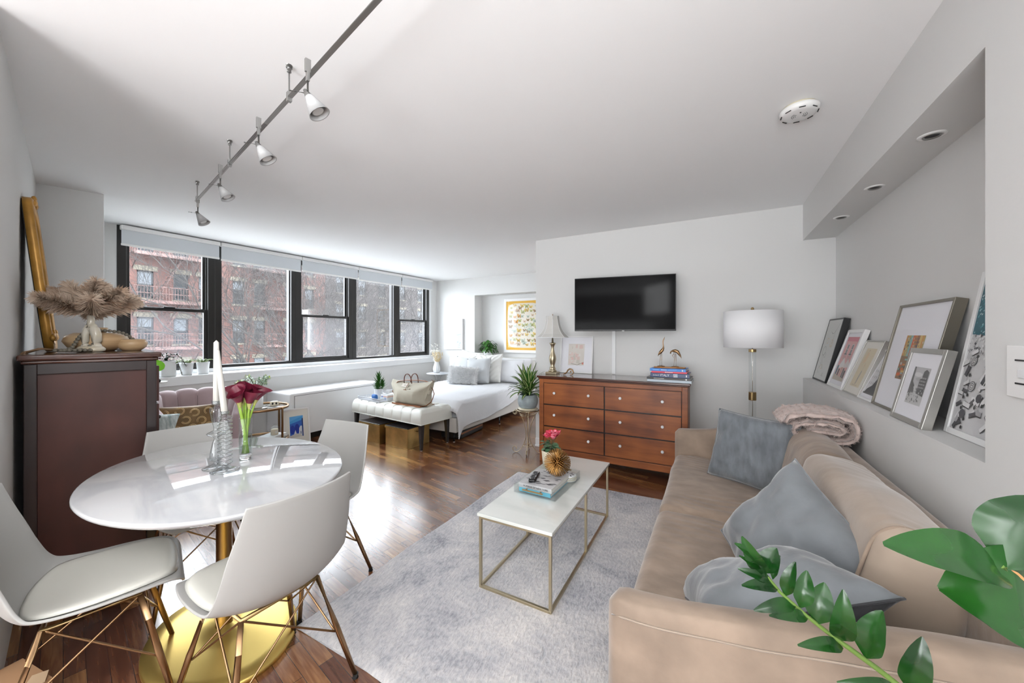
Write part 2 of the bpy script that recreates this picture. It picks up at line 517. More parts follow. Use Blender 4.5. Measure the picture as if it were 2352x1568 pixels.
M['ink'] = mat('black_ink', (0.01, 0.01, 0.01), 0.6)
M['ink_white'] = mat('white_print', (0.80, 0.80, 0.80), 0.6)
M['orangecover'] = mat('orange_wood_base', (0.42, 0.17, 0.035), 0.35)
M['lampshade'] = mat('white_drum_shade', (0.90, 0.905, 0.92), 0.8)
M['lampshade2'] = mat('ivory_bell_shade', (0.62, 0.61, 0.58), 0.8)
M['rubber'] = mat('dark_rubber', (0.015, 0.015, 0.015), 0.7)
M['cardboard'] = mat('cardboard', (0.30, 0.165, 0.08), 0.85, var=0.1)
M['tape'] = mat('packing_tape', (0.46, 0.33, 0.21), 0.35)
M['bone'] = mat('bone_ceramic', (0.74, 0.70, 0.55), 0.4)
M['blueobj'] = mat('blue_fabric', (0.03, 0.14, 0.42), 0.7)
M['lace'] = mat('silver_lattice', (0.52, 0.54, 0.57), 0.45)
M['wax'] = mat('cream_candle_label', (0.66, 0.58, 0.44), 0.5)
M['door'] = mat('closet_door_white', (0.66, 0.67, 0.67), 0.45)
M['silverframe'] = mat('brushed_silver_frame', (0.46, 0.45, 0.42), 0.38, metal=0.85)
M['champframe'] = mat('pewter_frame', (0.25, 0.23, 0.19), 0.4, metal=0.75)
M['whiteframe'] = mat('white_lacquer_frame', (0.78, 0.78, 0.78), 0.3)
M['matboard'] = mat('white_mat_board', (0.78, 0.78, 0.82), 0.8)
M['matcream'] = mat('cream_mat_board', (0.74, 0.72, 0.66), 0.8)
M['concrete'] = mat('brownstone_sill', (0.1000, 0.0880, 0.0660), 0.9)
M['brickA'] = brick_mat('red_brick', (0.0780, 0.0300, 0.0220), (0.0580, 0.0210, 0.0160), (0.0550, 0.0360, 0.0300))
M['brickB'] = brick_mat('brown_brick', (0.0300, 0.0230, 0.0220), (0.0220, 0.0180, 0.0180), (0.0320, 0.0270, 0.0260))
M['facframe'] = mat('window_sash_grey', (0.010, 0.013, 0.016), 0.5)
M['facglass'] = mat('reflective_dark_glass', (0.008, 0.011, 0.013), 0.12, spec=0.25)
M['blind'] = mat('window_blind', (0.0750, 0.0850, 0.0950), 0.7)
M['rust'] = mat('painted_iron_fire_escape', (0.0850, 0.0460, 0.0400), 0.7)
M['bark'] = mat('grey_brown_bark', (0.0045, 0.0034, 0.0028), 0.9, color2=(0.0110, 0.0085, 0.0070), vscale=3)
M['asphalt'] = mat('pale_bounce_paving', (0.30, 0.30, 0.29), 0.9)  # pale tone chosen so the unseen street bounces light to the ceiling
_colors = {}
def flat(c, rough=0.6):
    k = tuple(round(x, 3) for x in c)
    if k not in _colors:
        _colors[k] = mat('print_ink_%d' % len(_colors), k, rough)
    return _colors[k]

# ------------------------------------------------------------------ mesh builder
def V3(*a):
    return Vector(a)

def frame_from(d):
    d = Vector(d).normalized()
    up = Vector((0, 0, 1)) if abs(d.z) < 0.95 else Vector((1, 0, 0))
    x = d.cross(up).normalized()
    y = x.cross(d).normalized()
    return x, y, d

class MB:
    def __init__(s):
        s.bm = bmesh.new()

    def face(s, vs, mi=0, smooth=False):
        try:
            f = s.bm.faces.new(vs)
            f.material_index = mi
            f.smooth = smooth
            return f
        except ValueError:
            return None

    def poly(s, pts, mi=0):
        return s.face([s.bm.verts.new(p) for p in pts], mi)

    def box(s, c, d, mi=0, rz=0, m=None):
        c = Vector(c)
        hx, hy, hz = d[0] / 2, d[1] / 2, d[2] / 2
        rot = m if m is not None else Matrix.Rotation(rz, 3, 'Z')
        vs = []
        for z in (-hz, hz):
            for x, y in ((-hx, -hy), (hx, -hy), (hx, hy), (-hx, hy)):
                vs.append(s.bm.verts.new(c + rot @ Vector((x, y, z))))
        for f in ((3, 2, 1, 0), (4, 5, 6, 7), (0, 1, 5, 4), (1, 2, 6, 5), (2, 3, 7, 6), (3, 0, 4, 7)):
            s.face([vs[i] for i in f], mi)
        return vs

    def box2(s, a, b, mi=0):
        return s.box([(a[i] + b[i]) / 2 for i in range(3)], [abs(b[i] - a[i]) for i in range(3)], mi)

    def ring(s, c, x, y, r, n, ry=None):
        ry = r if ry is None else ry
        return [s.bm.verts.new(Vector(c) + x * (math.cos(2 * PI * i / n) * r) + y * (math.sin(2 * PI * i / n) * ry)) for i in range(n)]

    def bridge(s, a, b, mi=0, smooth=True, closed=True):
        n = len(a)
        for i in range(n if closed else n - 1):
            j = (i + 1) % n
            s.face([a[i], a[j], b[j], b[i]], mi, smooth)

    def tube(s, pts, r, n=8, mi=0, caps=True, closed=False, flat_ratio=1.0):
        pts = [Vector(p) for p in pts]
        k = len(pts)
        rs = r if isinstance(r, (list, tuple)) else [r] * k
        rings = []
        px = None
        for i, p in enumerate(pts):
            if closed:
                d = pts[(i + 1) % k] - pts[(i - 1) % k]
            else:
                d = pts[min(i + 1, k - 1)] - pts[max(i - 1, 0)]
            if d.length < 1e-9:
                d = Vector((0, 0, 1))
            d.normalize()
            if px is None:
                x, y, d = frame_from(d)
            else:
                x = px - d * px.dot(d)
                if x.length < 1e-6:
                    x, y, d = frame_from(d)
                x.normalize()
                y = d.cross(x).normalized()
            px = x
            rings.append(s.ring(p, x, y, rs[i], n, rs[i] * flat_ratio))
        for i in range(k - 1):
            s.bridge(rings[i], rings[i + 1], mi)
        if closed:
            s.bridge(rings[-1], rings[0], mi)
        elif caps:
            s.face(rings[0][::-1], mi)
            s.face(rings[-1], mi)
        return rings

    def cyl(s, a, b, r0, r1=None, n=16, mi=0, caps=True):
        r1 = r0 if r1 is None else r1
        return s.tube([a, b], [r0, r1], n, mi, caps)

    def lathe(s, prof, c=(0, 0, 0), n=32, mi=0, sx=1, sy=1, smooth=True, rz=0):
        c = Vector(c)
        prev = None
        for r, z in prof:
            if r < 1e-6:
                cur = [s.bm.verts.new(c + Vector((0, 0, z)))]
            else:
                cur = [s.bm.verts.new(c + Vector((math.cos(2 * PI * i / n + rz) * r * sx, math.sin(2 * PI * i / n + rz) * r * sy, z))) for i in range(n)]
            if prev is not None:
                if len(prev) == 1 and len(cur) > 1:
                    for i in range(n):
                        s.face([prev[0], cur[i], cur[(i + 1) % n]][::-1], mi, smooth)
                elif len(cur) == 1 and len(prev) > 1:
                    for i in range(n):
                        s.face([prev[i], prev[(i + 1) % n], cur[0]], mi, smooth)
                elif len(cur) > 1:
                    s.bridge(prev, cur, mi, smooth)
            prev = cur

    def ball(s, c, r, n=10, mi=0, rot=None):
        r = r if isinstance(r, (list, tuple)) else (r, r, r)
        c = Vector(c)
        prev = None
        for j in range(n // 2 + 1):
            a = PI * j / (n // 2)
            zz = -math.cos(a)
            rr = math.sin(a)
            if rr < 1e-6:
                p = Vector((0, 0, zz * r[2]))
                cur = [s.bm.verts.new(c + (rot @ p if rot else p))]
            else:
                cur = []
                for i in range(n):
                    p = Vector((math.cos(2 * PI * i / n) * rr * r[0], math.sin(2 * PI * i / n) * rr * r[1], zz * r[2]))
                    cur.append(s.bm.verts.new(c + (rot @ p if rot else p)))
            if prev is not None:
                if len(prev) == 1:
                    for i in range(n):
                        s.face([prev[0], cur[(i + 1) % n], cur[i]], mi, True)
                elif len(cur) == 1:
                    for i in range(n):
                        s.face([prev[i], prev[(i + 1) % n], cur[0]], mi, True)
                else:
                    s.bridge(prev, cur, mi)
            prev = cur

    def grid(s, fn, nu, nv, mi=0, smooth=True, cu=False, cv=False):
        g = []
        for i in range(nu if cu else nu + 1):
            g.append([s.bm.verts.new(fn(i / nu, j / nv)) for j in range(nv if cv else nv + 1)])
        for i in range(nu):
            for j in range(nv):
                a, b = g[i], g[(i + 1) % len(g)]
                j2 = (j + 1) % len(a)
                m_ = mi(i / nu, j / nv) if callable(mi) else mi
                s.face([a[j], b[j], b[j2], a[j2]], m_, smooth)
        return g

    def prism(s, pts, vec, mi=0, smooth=False):
        a = [s.bm.verts.new(Vector(p)) for p in pts]
        b = [s.bm.verts.new(Vector(p) + Vector(vec)) for p in pts]
        s.face(a[::-1], mi)
        s.face(b, mi)
        n = len(a)
        for i in range(n):
            s.face([a[i], a[(i + 1) % n], b[(i + 1) % n], b[i]], mi, smooth)

    def blade(s, base, d, L, wd, mi=0, up=(0, 0, 1), droop=0.0, n=5, fold=0.15, shape=0.5, tipdir=None):
        """a leaf: midrib curve with two halves"""
        base = Vector(base)
        d = Vector(d).normalized()
        up = Vector(up)
        side = d.cross(up)
        if side.length < 1e-4:
            side = Vector((1, 0, 0))
        side.normalize()
        nrm = side.cross(d).normalized()
        rows = []
        p = base.copy()
        dd = d.copy()
        for i in range(n + 1):
            t = i / n
            ww = wd * 0.5 * (math.sin(PI * min(1, max(0, t)) ** (0.6 + shape)) ** 0.8 if 0 < t < 1 else 0.02)
            nn = side.cross(dd).normalized()
            rows.append((s.bm.verts.new(p - side * ww + nn * ww * fold), s.bm.verts.new(p), s.bm.verts.new(p + side * ww + nn * ww * fold)))
            dd = (dd + Vector((0, 0, -1)) * droop / n).normalized()
            p = p + dd * (L / n)
        for i in range(n):
            a, b = rows[i], rows[i + 1]
            s.face([a[0], a[1], b[1], b[0]], mi, True)
            s.face([a[1], a[2], b[2], b[1]], mi, True)

    def build(s, name, mats, parent=None, loc=None, rz=None, bevel=0, solid=0, sub=0, segs=2, normals=True, auto=None):
        if normals:
            bmesh.ops.recalc_face_normals(s.bm, faces=s.bm.faces)
        me = bpy.data.meshes.new(name)
        s.bm.to_mesh(me)
        s.bm.free()
        if not isinstance(mats, (list, tuple)):
            mats = [mats]
        for m in mats:
            me.materials.append(M[m] if isinstance(m, str) else m)
        o = bpy.data.objects.new(name, me)
        COL.objects.link(o)
        if parent:
            o.parent = parent
        if loc is not None:
            o.location = loc
        if rz is not None:
            o.rotation_euler = (0, 0, rz)
        if solid:
            md = o.modifiers.new('thickness', 'SOLIDIFY')
            md.thickness = solid
            md.offset = 0
        if bevel:
            md = o.modifiers.new('soft_edges', 'BEVEL')
            md.width = bevel
            md.segments = segs
            md.limit_method = 'ANGLE'
            md.angle_limit = R(40)
            md.harden_normals = False
        if sub:
            md = o.modifiers.new('smooth', 'SUBSURF')
            md.levels = sub
            md.render_levels = sub
        return o

def tag(o, label, cat, group=None, kind=None):
    o['label'] = label
    o['category'] = cat
    if group:
        o['group'] = group
    if kind:
        o['kind'] = kind
    return o

def T(name, label, cat, loc=(0, 0, 0), rz=0, group=None):
    o = bpy.data.objects.new(name, None)
    o.empty_display_size = 0.1
    COL.objects.link(o)
    o.location = loc
    o.rotation_euler = (0, 0, rz)
    return tag(o, label, cat, group)

def struct(o):
    o['kind'] = 'structure'
    return o

def dup(root, loc=None, rz=None, label=None, group=None):
    r = root.copy()
    COL.objects.link(r)
    if loc is not None:
        r.location = loc
    if rz is not None:
        r.rotation_euler = (0, 0, rz)
    if label:
        r['label'] = label
    if group:
        r['group'] = group
    for ch in list(root.children):
        c = ch.copy()
        COL.objects.link(c)
        c.parent = r
        for g in list(ch.children):
            d = g.copy()
            COL.objects.link(d)
            d.parent = c
    return r

def text(name, body, size, material, parent, mtx, align='CENTER', extrude=0.0004, scale_x=1.0, shear=0.0):
    c = bpy.data.curves.new(name + '_tmp', 'FONT')
    c.body = body
    c.size = size
    c.align_x = align
    c.align_y = 'CENTER'
    c.extrude = extrude
    c.shear = shear
    c.resolution_u = 2
    tmp = bpy.data.objects.new(name + '_tmp', c)
    COL.objects.link(tmp)
    bpy.context.view_layer.update()
    dg = bpy.context.evaluated_depsgraph_get()
    me = bpy.data.meshes.new_from_object(tmp.evaluated_get(dg))
    bpy.data.objects.remove(tmp)
    bpy.data.curves.remove(c)
    me.name = name
    me.materials.clear()
    me.materials.append(M[material] if isinstance(material, str) else material)
    me.transform(Matrix.Diagonal((scale_x, 1, 1, 1)))
    me.transform(mtx)
    o = bpy.data.objects.new(name, me)
    COL.objects.link(o)
    if parent:
        o.parent = parent
    return o

def axes(o, x, y, z):
    """matrix with columns x,y,z at o"""
    m = Matrix.Identity(4)
    for i, a in enumerate((x, y, z)):
        for j in range(3):
            m[j][i] = a[j]
    for j in range(3):
        m[j][3] = o[j]
    return m

def smoothstep(a, b, x):
    t = max(0.0, min(1.0, (x - a) / (b - a)))
    return t * t * (3 - 2 * t)

def nz(p, s=1.0, seed=0.0):
    return noise.noise(Vector((p[0] * s + seed, p[1] * s - seed, p[2] * s + seed * 0.5)))

def orient(n, up):
    n = Vector(n).normalized()
    up = Vector(up)
    z = (up - n * up.dot(n)).normalized()
    x = n.cross(z).normalized()
    return Matrix(((x.x, n.x, z.x, 0), (x.y, n.y, z.y, 0), (x.z, n.z, z.z, 0), (0, 0, 0, 1)))

def pillow_mesh(wd, ht, th, seed=0.0, wr=0.012, n=22, pinch=0.10, corner=0.04, mi=0, belly=0.5, back=False):
    """square cushion standing in the local XZ plane, thickness along Y, centred"""
    b = MB()
    def pt(u, v, sgn):
        a, c = u * 2 - 1, v * 2 - 1
        e = (1 - abs(a) ** 2.4) * (1 - abs(c) ** 2.4)
        e = max(0, e) ** belly
        x = a * wd / 2 * (1 - pinch * (1 - c * c) * abs(a) ** 3 * 0 - pinch * (1 - abs(c) ** 2) * (abs(a) ** 2) * 0.6)
        z = c * ht / 2 * (1 - pinch * (1 - abs(a) ** 2) * (abs(c) ** 2) * 0.6)
        y = sgn * (th / 2) * e
        k = nz((x * 1.0, z * 1.0, sgn), 9, seed) * wr * min(1, e * 3) + nz((x, z, sgn), 22, seed + 3) * wr * 0.4 * min(1, e * 3)
        return Vector((x, y + sgn * k, z))
    for sgn in (-1, 1):
        b.grid(lambda u, v: pt(u, v, sgn), n, n, (1 if (back and sgn < 0) else mi))
    bmesh.ops.remove_doubles(b.bm, verts=b.bm.verts, dist=0.0004)
    return b

# ================================================================== SETTING
H = 2.5
W0 = Vector((-5.45, 1.42, 0))
WD = Vector((0.28, 4.54, 0)).normalized()
WN = Vector((WD.y, -WD.x, 0))
WROT = math.atan2(WD.y, WD.x)
def WL(s, o, z):
    return W0 + WD * s + WN * o + Vector((0, 0, z))
def YS(y):
    return (y - 1.42) / WD.y
def wbox(b, s0, s1, o0, o1, z0, z1, mi=0):
    return b.box(WL((s0 + s1) / 2, (o0 + o1) / 2, (z0 + z1) / 2), (s1 - s0, o1 - o0, z1 - z0), mi, rz=WROT)

b = MB(); b.box2((-5.6, -3.4, -0.12), (1.1, 6.6, 0)); struct(b.build('floor', 'floor'))
b = MB(); b.prism([(-5.62, -3.4, H), (1.1, -3.4, H), (1.1, 6.6, H), (-5.22, 6.6, H), (-5.56, 1.2, H)], (0, 0, 0.15)); struct(b.build('ceiling', 'ceil'))

# right wall with the long display niche
b = MB()
b.box2((0.70, -3.3, 0), (1.05, 1.612, H))
b.box2((0.70, 1.612, 0), (1.05, 4.25, 0.968))
b.box2((0.70, 1.612, 2.185), (1.05, 4.25, H))
b.box2((0.925, 1.612, 0.968), (1.05, 4.25, 2.185))
struct(b.build('wall_right', 'wall'))
# wall carrying the television
b = MB()
b.box2((-1.90, 4.11, 0), (0.70, 4.24, H))
b.box2((0.70, 4.11, 0.968), (0.925, 4.24, 2.185))
struct(b.build('wall_front', 'wall'))
# bedroom back wall with its niche
b = MB()
b.box2((-5.24, 6.15, 0), (-4.19, 6.6, H))
b.box2((-4.19, 6.15, 0), (0.8, 6.6, 0.92))
b.box2((-4.19, 6.15, 2.15), (0.8, 6.6, H))
b.box2((-4.19, 6.42, 0.92), (0.8, 6.6, 2.15))
struct(b.build('wall_back', 'wall'))
b = MB(); b.box2((0.6, 4.25, 0), (0.8, 6.15, H)); struct(b.build('wall_bedroom_side', 'wall'))
# left wall, slightly skewed to the rest
LW = lambda x: 0.385 - 0.2043 * (x + 2.76)
b = MB()
b.prism([(-4.75, LW(-4.75), 0), (-2.2, LW(-2.2), 0), (-2.235, LW(-2.2) - 0.15, 0), (-4.8, LW(-4.8) - 0.2, 0)], (0, 0, H))
struct(b.build('wall_left', 'wall'))
# boxed column beside the windows
b = MB()
b.prism([(-4.54, 0.70, 0), (-4.40, 1.072, 0), (-5.47, 1.335, 0), (-5.62, 1.30, 0), (-5.6, 0.6, 0)], (0, 0, H))
struct(b.build('wall_column', 'wall'))
# enclosure behind the camera
b = MB(); b.box2((-6.1, -3.4, 0), (1.05, -3.2, H)); struct(b.build('wall_rear', 'wall'))
b = MB(); b.box2((-4.9, -3.2, 0), (-4.7, 0.72, H)); struct(b.build('wall_kitchen', 'wall'))
# window wall: reveal strip, parapet and shallow ledge
b = MB()
wbox(b, -0.35, 0.0, -0.35, 0.0, 0, H)
wbox(b, 4.50, 4.74, -0.105, 0.0, 0, H)
wbox(b, 0, 4.50, -0.35, -0.10, 0, 0.90)
b.prism([(-5.10, 1.15, 0), (-5.10, 6.15, 0), (-5.26, 6.15, 0), (-5.56, 1.35, 0), (-5.5, 1.15, 0)], (0, 0, 0.80))
struct(b.build('wall_window', 'wall'))
b = MB()
b.prism([(-5.07, 1.19, 0.80), (-5.07, 6.149, 0.80), (-5.24, 6.149, 0.80), (-5.54, 1.19, 0.80)], (0, 0, 0.10))
struct(b.build('trim_1', 'trim', bevel=0.006))
b = MB(); wbox(b, -0.02, 4.52, -0.12, 0.035, 0.90, 0.945); struct(b.build('trim_2', 'trim', bevel=0.006))

def base_run(name, a, c, h=0.10, t=0.016):
    a, c = Vector((*a, 0)), Vector((*c, 0))
    d = (c - a)
    n = Vector((-d.y, d.x, 0)).normalized()
    bb = MB()
    bb.box((a + c) / 2 + n * t / 2 + Vector((0, 0, h / 2)), (d.length, t, h), rz=math.atan2(d.y, d.x))
    bb.box((a + c) / 2 + n * (t * 0.7 + 0.004) + Vector((0, 0, 0.012)), (d.length, t * 1.4 + 0.008, 0.024), rz=math.atan2(d.y, d.x))
    return struct(bb.build(name, 'trim', bevel=0.004))
base_run('baseboard_left', (-2.2, LW(-2.2)), (-4.5, LW(-4.5)), 0.12)
base_run('baseboard_front', (0.69, 4.11), (-1.90, 4.11), 0.10)
base_run('baseboard_right', (0.70, -1.0), (0.70, 4.09), 0.10)
base_run('baseboard_back', (-1.4, 6.15), (-5.05, 6.15), 0.10)
for nm in ('baseboard_left', 'baseboard_front', 'baseboard_right', 'baseboard_back'):
    pass

# ---- the five windows in one band
units = [('hung', 1.42, 2.26), ('fixed', 2.26, 3.235), ('hung', 3.235, 4.15), ('fixed', 4.15, 5.07), ('hung', 5.07, 5.91)]
for i, (kind, y0, y1) in enumerate(units):
    s0, s1 = YS(y0), YS(y1)
    z0, z1 = 0.945, 2.495
    e = 0.07
    b = MB()
    wbox(b, s0, s0 + e, -0.10, 0.01, z0, z1)
    wbox(b, s1 - e, s1, -0.10, 0.01, z0, z1)
    wbox(b, s0 + e, s1 - e, -0.10, 0.01, z0, z0 + 0.035)
    wbox(b, s0 + e, s1 - e, -0.10, 0.01, z1 - 0.06, z1)
    # narrow stepped channel inside the jambs
    wbox(b, s0 + e, s0 + e + 0.012, -0.10, -0.03, z0 + 0.035, z1)
    wbox(b, s1 - e - 0.012, s1 - e, -0.10, -0.03, z0 + 0.035, z1)
    w_ = struct(b.build('window_%d' % (i + 1), 'winframe', bevel=0.003))
    if kind == 'hung':
        zm = 1.655
        b = MB()      # lower sash (inner)
        f = 0.036
        wbox(b, s0 + e, s0 + e + f, -0.045, -0.008, z0 + 0.035, zm)
        wbox(b, s1 - e - f, s1 - e, -0.045, -0.008, z0 + 0.035, zm)
        wbox(b, s0 + e + f, s1 - e - f, -0.045, -0.008, z0 + 0.035, z0 + 0.075)
        wbox(b, s0 + e + f, s1 - e - f, -0.045, -0.008, zm - 0.035, zm)
        wbox(b, (s0 + s1) / 2 - 0.05, (s0 + s1) / 2 + 0.05, -0.030, -0.004, zm, zm + 0.014)
        b.build('lower_sash', 'winframe', w_, bevel=0.002)
        b = MB(); wbox(b, s0 + e + f, s1 - e - f, -0.030, -0.026, z0 + 0.075, zm - 0.035)
        b.build('lower_pane', 'pane_haze', w_)
        b = MB()      # upper sash (outer)
        wbox(b, s0 + e, s0 + e + f, -0.090, -0.050, zm - 0.03, z1 - 0.06)
        wbox(b, s1 - e - f, s1 - e, -0.090, -0.050, zm - 0.03, z1 - 0.06)
        wbox(b, s0 + e + f, s1 - e - f, -0.090, -0.050, zm - 0.03, zm + 0.008)
        wbox(b, s0 + e + f, s1 - e - f, -0.090, -0.050, z1 - 0.10, z1 - 0.06)
        b.build('upper_sash', 'winframe', w_, bevel=0.002)
        b = MB(); wbox(b, s0 + e + f, s1 - e - f, -0.074, -0.070, zm + 0.008, z1 - 0.10)
        b.build('upper_pane', 'pane', w_)
    else:
        b = MB(); wbox(b, s0 + e + 0.012, s1 - e - 0.012, -0.060, -0.056, z0 + 0.035, z1 - 0.06)
        b.build('pane', 'pane', w_)
# white casing strip right of the window band
b = MB(); wbox(b, 4.50, 4.55, 0.0, 0.02, 0.945, H); struct(b.build('trim_3', 'trim'))

# ---- roller shades
sh = [(1.435, 2.285), (2.297, 3.27), (3.282, 4.205), (4.217, 5.13), (5.142, 5.94)]
descr = ['leftmost pale grey roller shade above the window behind the pampas vase', 'pale grey roller shade above the first fixed window, second from left',
         'pale grey roller shade above the middle double-hung window', 'pale grey roller shade fourth from left above the second fixed window',
         'pale grey roller shade at the far end nearest the bedroom corner']
for i, (y0, y1) in enumerate(sh):
    s0, s1 = YS(y0), YS(y1)
    dz = -0.012 if i in (1, 3) else 0
    t = T('roller_shade', descr[i], 'window shade', WL((s0 + s1) / 2, 0.0, 2.28), WROT, 'roller shades along the window band')
    L = s1 - s0
    b = MB(); b.box((0, -0.065, 0.185), (L, 0.07, 0.045)); b.build('cassette', 'white', t, bevel=0.006)
    b = MB(); b.box((0, -0.075, 0.09 + dz / 2), (L - 0.01, 0.003, 0.16 - dz)); b.build('fabric', 'shade_fabric', t)
    b = MB(); b.box((0, -0.075, 0.008 + dz), (L - 0.004, 0.012, 0.022)); b.build('hem_bar', 'white', t, bevel=0.003)

# ---- convector cover under the windows
t = T('convector_cover', 'long white metal convector cover on the wall under the windows', 'radiator cover', (-4.83, 3.41, 0.09))
b = MB()
b.box2((-0.262, -0.71, 0), (0.26, 0.71, 0.535))
b.build('housing', 'trim', t, bevel=0.02, segs=3)
b = MB(); b.box2((0.258, -0.655, 0.0), (0.266, 0.70, 0.495)); b.build('front_panel', 'trim', t, bevel=0.002)
b = MB()
b.box2((0.2555, -0.661, 0.0), (0.2615, -0.657, 0.50)); b.box2((0.2555, -0.661, 0.497), (0.2615, 0.70, 0.501))
b.build('panel_gap', 'black', t)
b = MB(); b.box2((-0.25, -0.69, -0.088), (0.20, 0.69, 0.002)); b.build('plinth_or_gap_shade', 'black', t)  # black block stands in for the shade in the gap under the cover

# ================================================================== OUTSIDE
b = MB(); b.box2((-120, -60, -9.2), (-6.5, 120, -9.0)); tag(b.build('street', 'asphalt'), 'street surface below the windows, made pale to bounce daylight up', 'street')

def facade(name, label, xf, y0, y1, z0, z1, cols, rows, wbrick, ww, wh, lint='concrete', depth=9):
    """front plane at x=xf facing +X, with real window openings"""
    t = T(name, label, 'building', (xf, (y0 + y1) / 2, -9.0))
    ox, oy, oz = xf, (y0 + y1) / 2, -9.0
    b = MB()
    ys = [y0]
    for c in cols:
        ys += [c - ww / 2, c + ww / 2]
    ys.append(y1)
    zs = [z0]
    for r_ in sorted(rows):
        zs += [r_ - wh, r_]
    zs.append(z1)
    for j in range(len(ys) - 1):
        for k in range(len(zs) - 1):
            if j % 2 == 1 and k % 2 == 1:
                # reveal
                a0, a1, c0, c1 = ys[j] - oy, ys[j + 1] - oy, zs[k] - oz, zs[k + 1] - oz
                d = -0.22
                b.poly([(0, a0, c0), (0, a0, c1), (d, a0, c1), (d, a0, c0)])
                b.poly([(0, a1, c0), (d, a1, c0), (d, a1, c1), (0, a1, c1)])
                b.poly([(0, a0, c1), (0, a1, c1), (d, a1, c1), (d, a0, c1)])
                b.poly([(0, a0, c0), (d, a0, c0), (d, a1, c0), (0, a1, c0)])
            else:
                b.poly([(0, ys[j] - oy, zs[k] - oz), (0, ys[j + 1] - oy, zs[k] - oz), (0, ys[j + 1] - oy, zs[k + 1] - oz), (0, ys[j] - oy, zs[k + 1] - oz)])
    a0, a1, c0, c1 = y0 - oy, y1 - oy, z0 - oz, z1 - oz
    b.poly([(0, a0, c0), (0, a0, c1), (-depth, a0, c1), (-depth, a0, c0)])
    b.poly([(0, a1, c0), (0, a1, c1), (-depth, a1, c1), (-depth, a1, c0)])
    b.poly([(0, a0, c1), (0, a1, c1), (-depth, a1, c1), (-depth, a0, c1)])
    b.poly([(-depth, a0, c0), (-depth, a1, c0), (-depth, a1, c1), (-depth, a0, c1)])
    bmesh.ops.remove_doubles(b.bm, verts=b.bm.verts, dist=0.001)
    b.build('brick_wall', wbrick, t)
    k = 0
    for r_ in rows:
        for c in cols:
            y, z = c - oy, r_ - oz
            b = MB()
            for (p, q, u_, v_) in ((y - ww / 2, y - ww / 2 + 0.09, z - wh, z), (y + ww / 2 - 0.09, y + ww / 2, z - wh, z), (y - ww / 2, y + ww / 2, z - 0.1, z), (y - ww / 2, y + ww / 2, z - wh, z - wh + 0.1), (y - ww / 2, y + ww / 2, z - wh / 2 - 0.03, z - wh / 2 + 0.03)):
                b.box2((-0.19, p, u_), (-0.12, q, v_))
            f_ = b.build('window', 'facframe', t)
            b = MB(); b.box2((-0.175, y - ww / 2 + 0.05, z - wh + 0.05), (-0.165, y + ww / 2 - 0.05, z - 0.05)); b.build('window_glass', 'facglass', f_)
            if k % 3 != 1:
                hh = wh * (0.45 if k % 2 else 0.3)
                b = MB(); b.box2((-0.163, y - ww / 2 + 0.09, z - 0.1 - hh), (-0.150, y + ww / 2 - 0.09, z - 0.1)); b.build('window_blind', 'blind', f_)
            b = MB(); b.box2((-0.1, y - ww / 2 - 0.16, z), (0.03, y + ww / 2 + 0.16, z + 0.30)); b.build('lintel', lint, t)
            b = MB(); b.box2((-0.15, y - ww / 2 - 0.10, z - wh - 0.12), (0.07, y + ww / 2 + 0.10, z - wh)); b.build('window_sill', lint, t)
            k += 1
    return t
facade('apartment_building', 'red brick apartment block with tan lintels seen through the left windows', -31, -6.0, 21.5, -9, 11.5,
       [2.2, 3.9, 6.3, 7.75, 9.35, 11.1, 12.45, 14.5, 15.95, 18.25, 20.0], [8.28, 5.4, 2.52, -0.36, -3.24], 'brickA', 0.80, 1.72)
facade('tenement_building', 'greyish brown brick building seen behind branches in the right windows', -37, 17.0, 66, -9, 12.5,
       [19.0, 24.5, 27.5, 30.5, 33.5, 37, 40.5, 44, 47.5], [8.0, 4.9, 1.8, -1.3], 'brickB', 1.1, 1.8)

def fire_escape(y0, y1, zs, ldir, label):
    t = T('fire_escape', label, 'fire escape', (-31, (y0 + y1) / 2, -9.0), 0, 'iron fire escapes on the brick facade')
    ym = (y0 + y1) / 2
    for i, z in enumerate(zs):
        b = MB()
        b.box2((0.0, y0 - ym, z - 0.05 + 9), (1.0, y1 - ym, z + 9))
        b.box2((0.96, y0 - ym, z - 0.16 + 9), (1.02, y1 - ym, z + 0.03 + 9))
        b.build('platform', 'rust', t)
        b = MB()
        for zz in (0.45, 0.86):
            b.box2((0.97, y0 - ym, z + zz - 0.02 + 9), (1.01, y1 - ym, z + zz + 0.02 + 9))
            for yy in (y0, y1):
                b.box2((0.0, yy - ym - 0.02, z + zz - 0.02 + 9), (1.0, yy - ym + 0.02, z + zz + 0.02 + 9))
        n = int((y1 - y0) / 0.14)
        for k in range(n + 1):
            yy = y0 - ym + (y1 - y0) * k / n
            b.box2((0.985, yy - 0.010, z + 9), (1.0, yy + 0.010, z + 0.86 + 9))
        b.build('railing', 'rust', t)
        for yy in (y0 + 0.2, y1 - 0.2):
            b = MB(); b.tube([(0.02, yy - ym, z - 0.9 + 9), (0.9, yy - ym, z - 0.08 + 9)], 0.03, 4); b.build('bracket', 'rust', t)
        if i < len(zs) - 1:
            z2 = zs[i + 1]
            yc = ym - ym
            a = Vector((0.62, -0.75 * ldir, z + 9)); c = Vector((0.62, 0.65 * ldir, z2 + 9))
            b = MB()
            for dx in (-0.22, 0.22):
                b.tube([a + Vector((dx, 0, 0)), c + Vector((dx, 0, 0))], 0.045, 4)
            for k in range(1, 11):
                p = a.lerp(c, k / 11)
                b.box(p, (0.44, 0.16, 0.03))
            b.build('ladder', 'rust', t)
fire_escape(8.55, 12.05, [-2.3, 0.62, 3.5, 6.4], 1, 'rust painted fire escape on brick facade in the leftmost window')
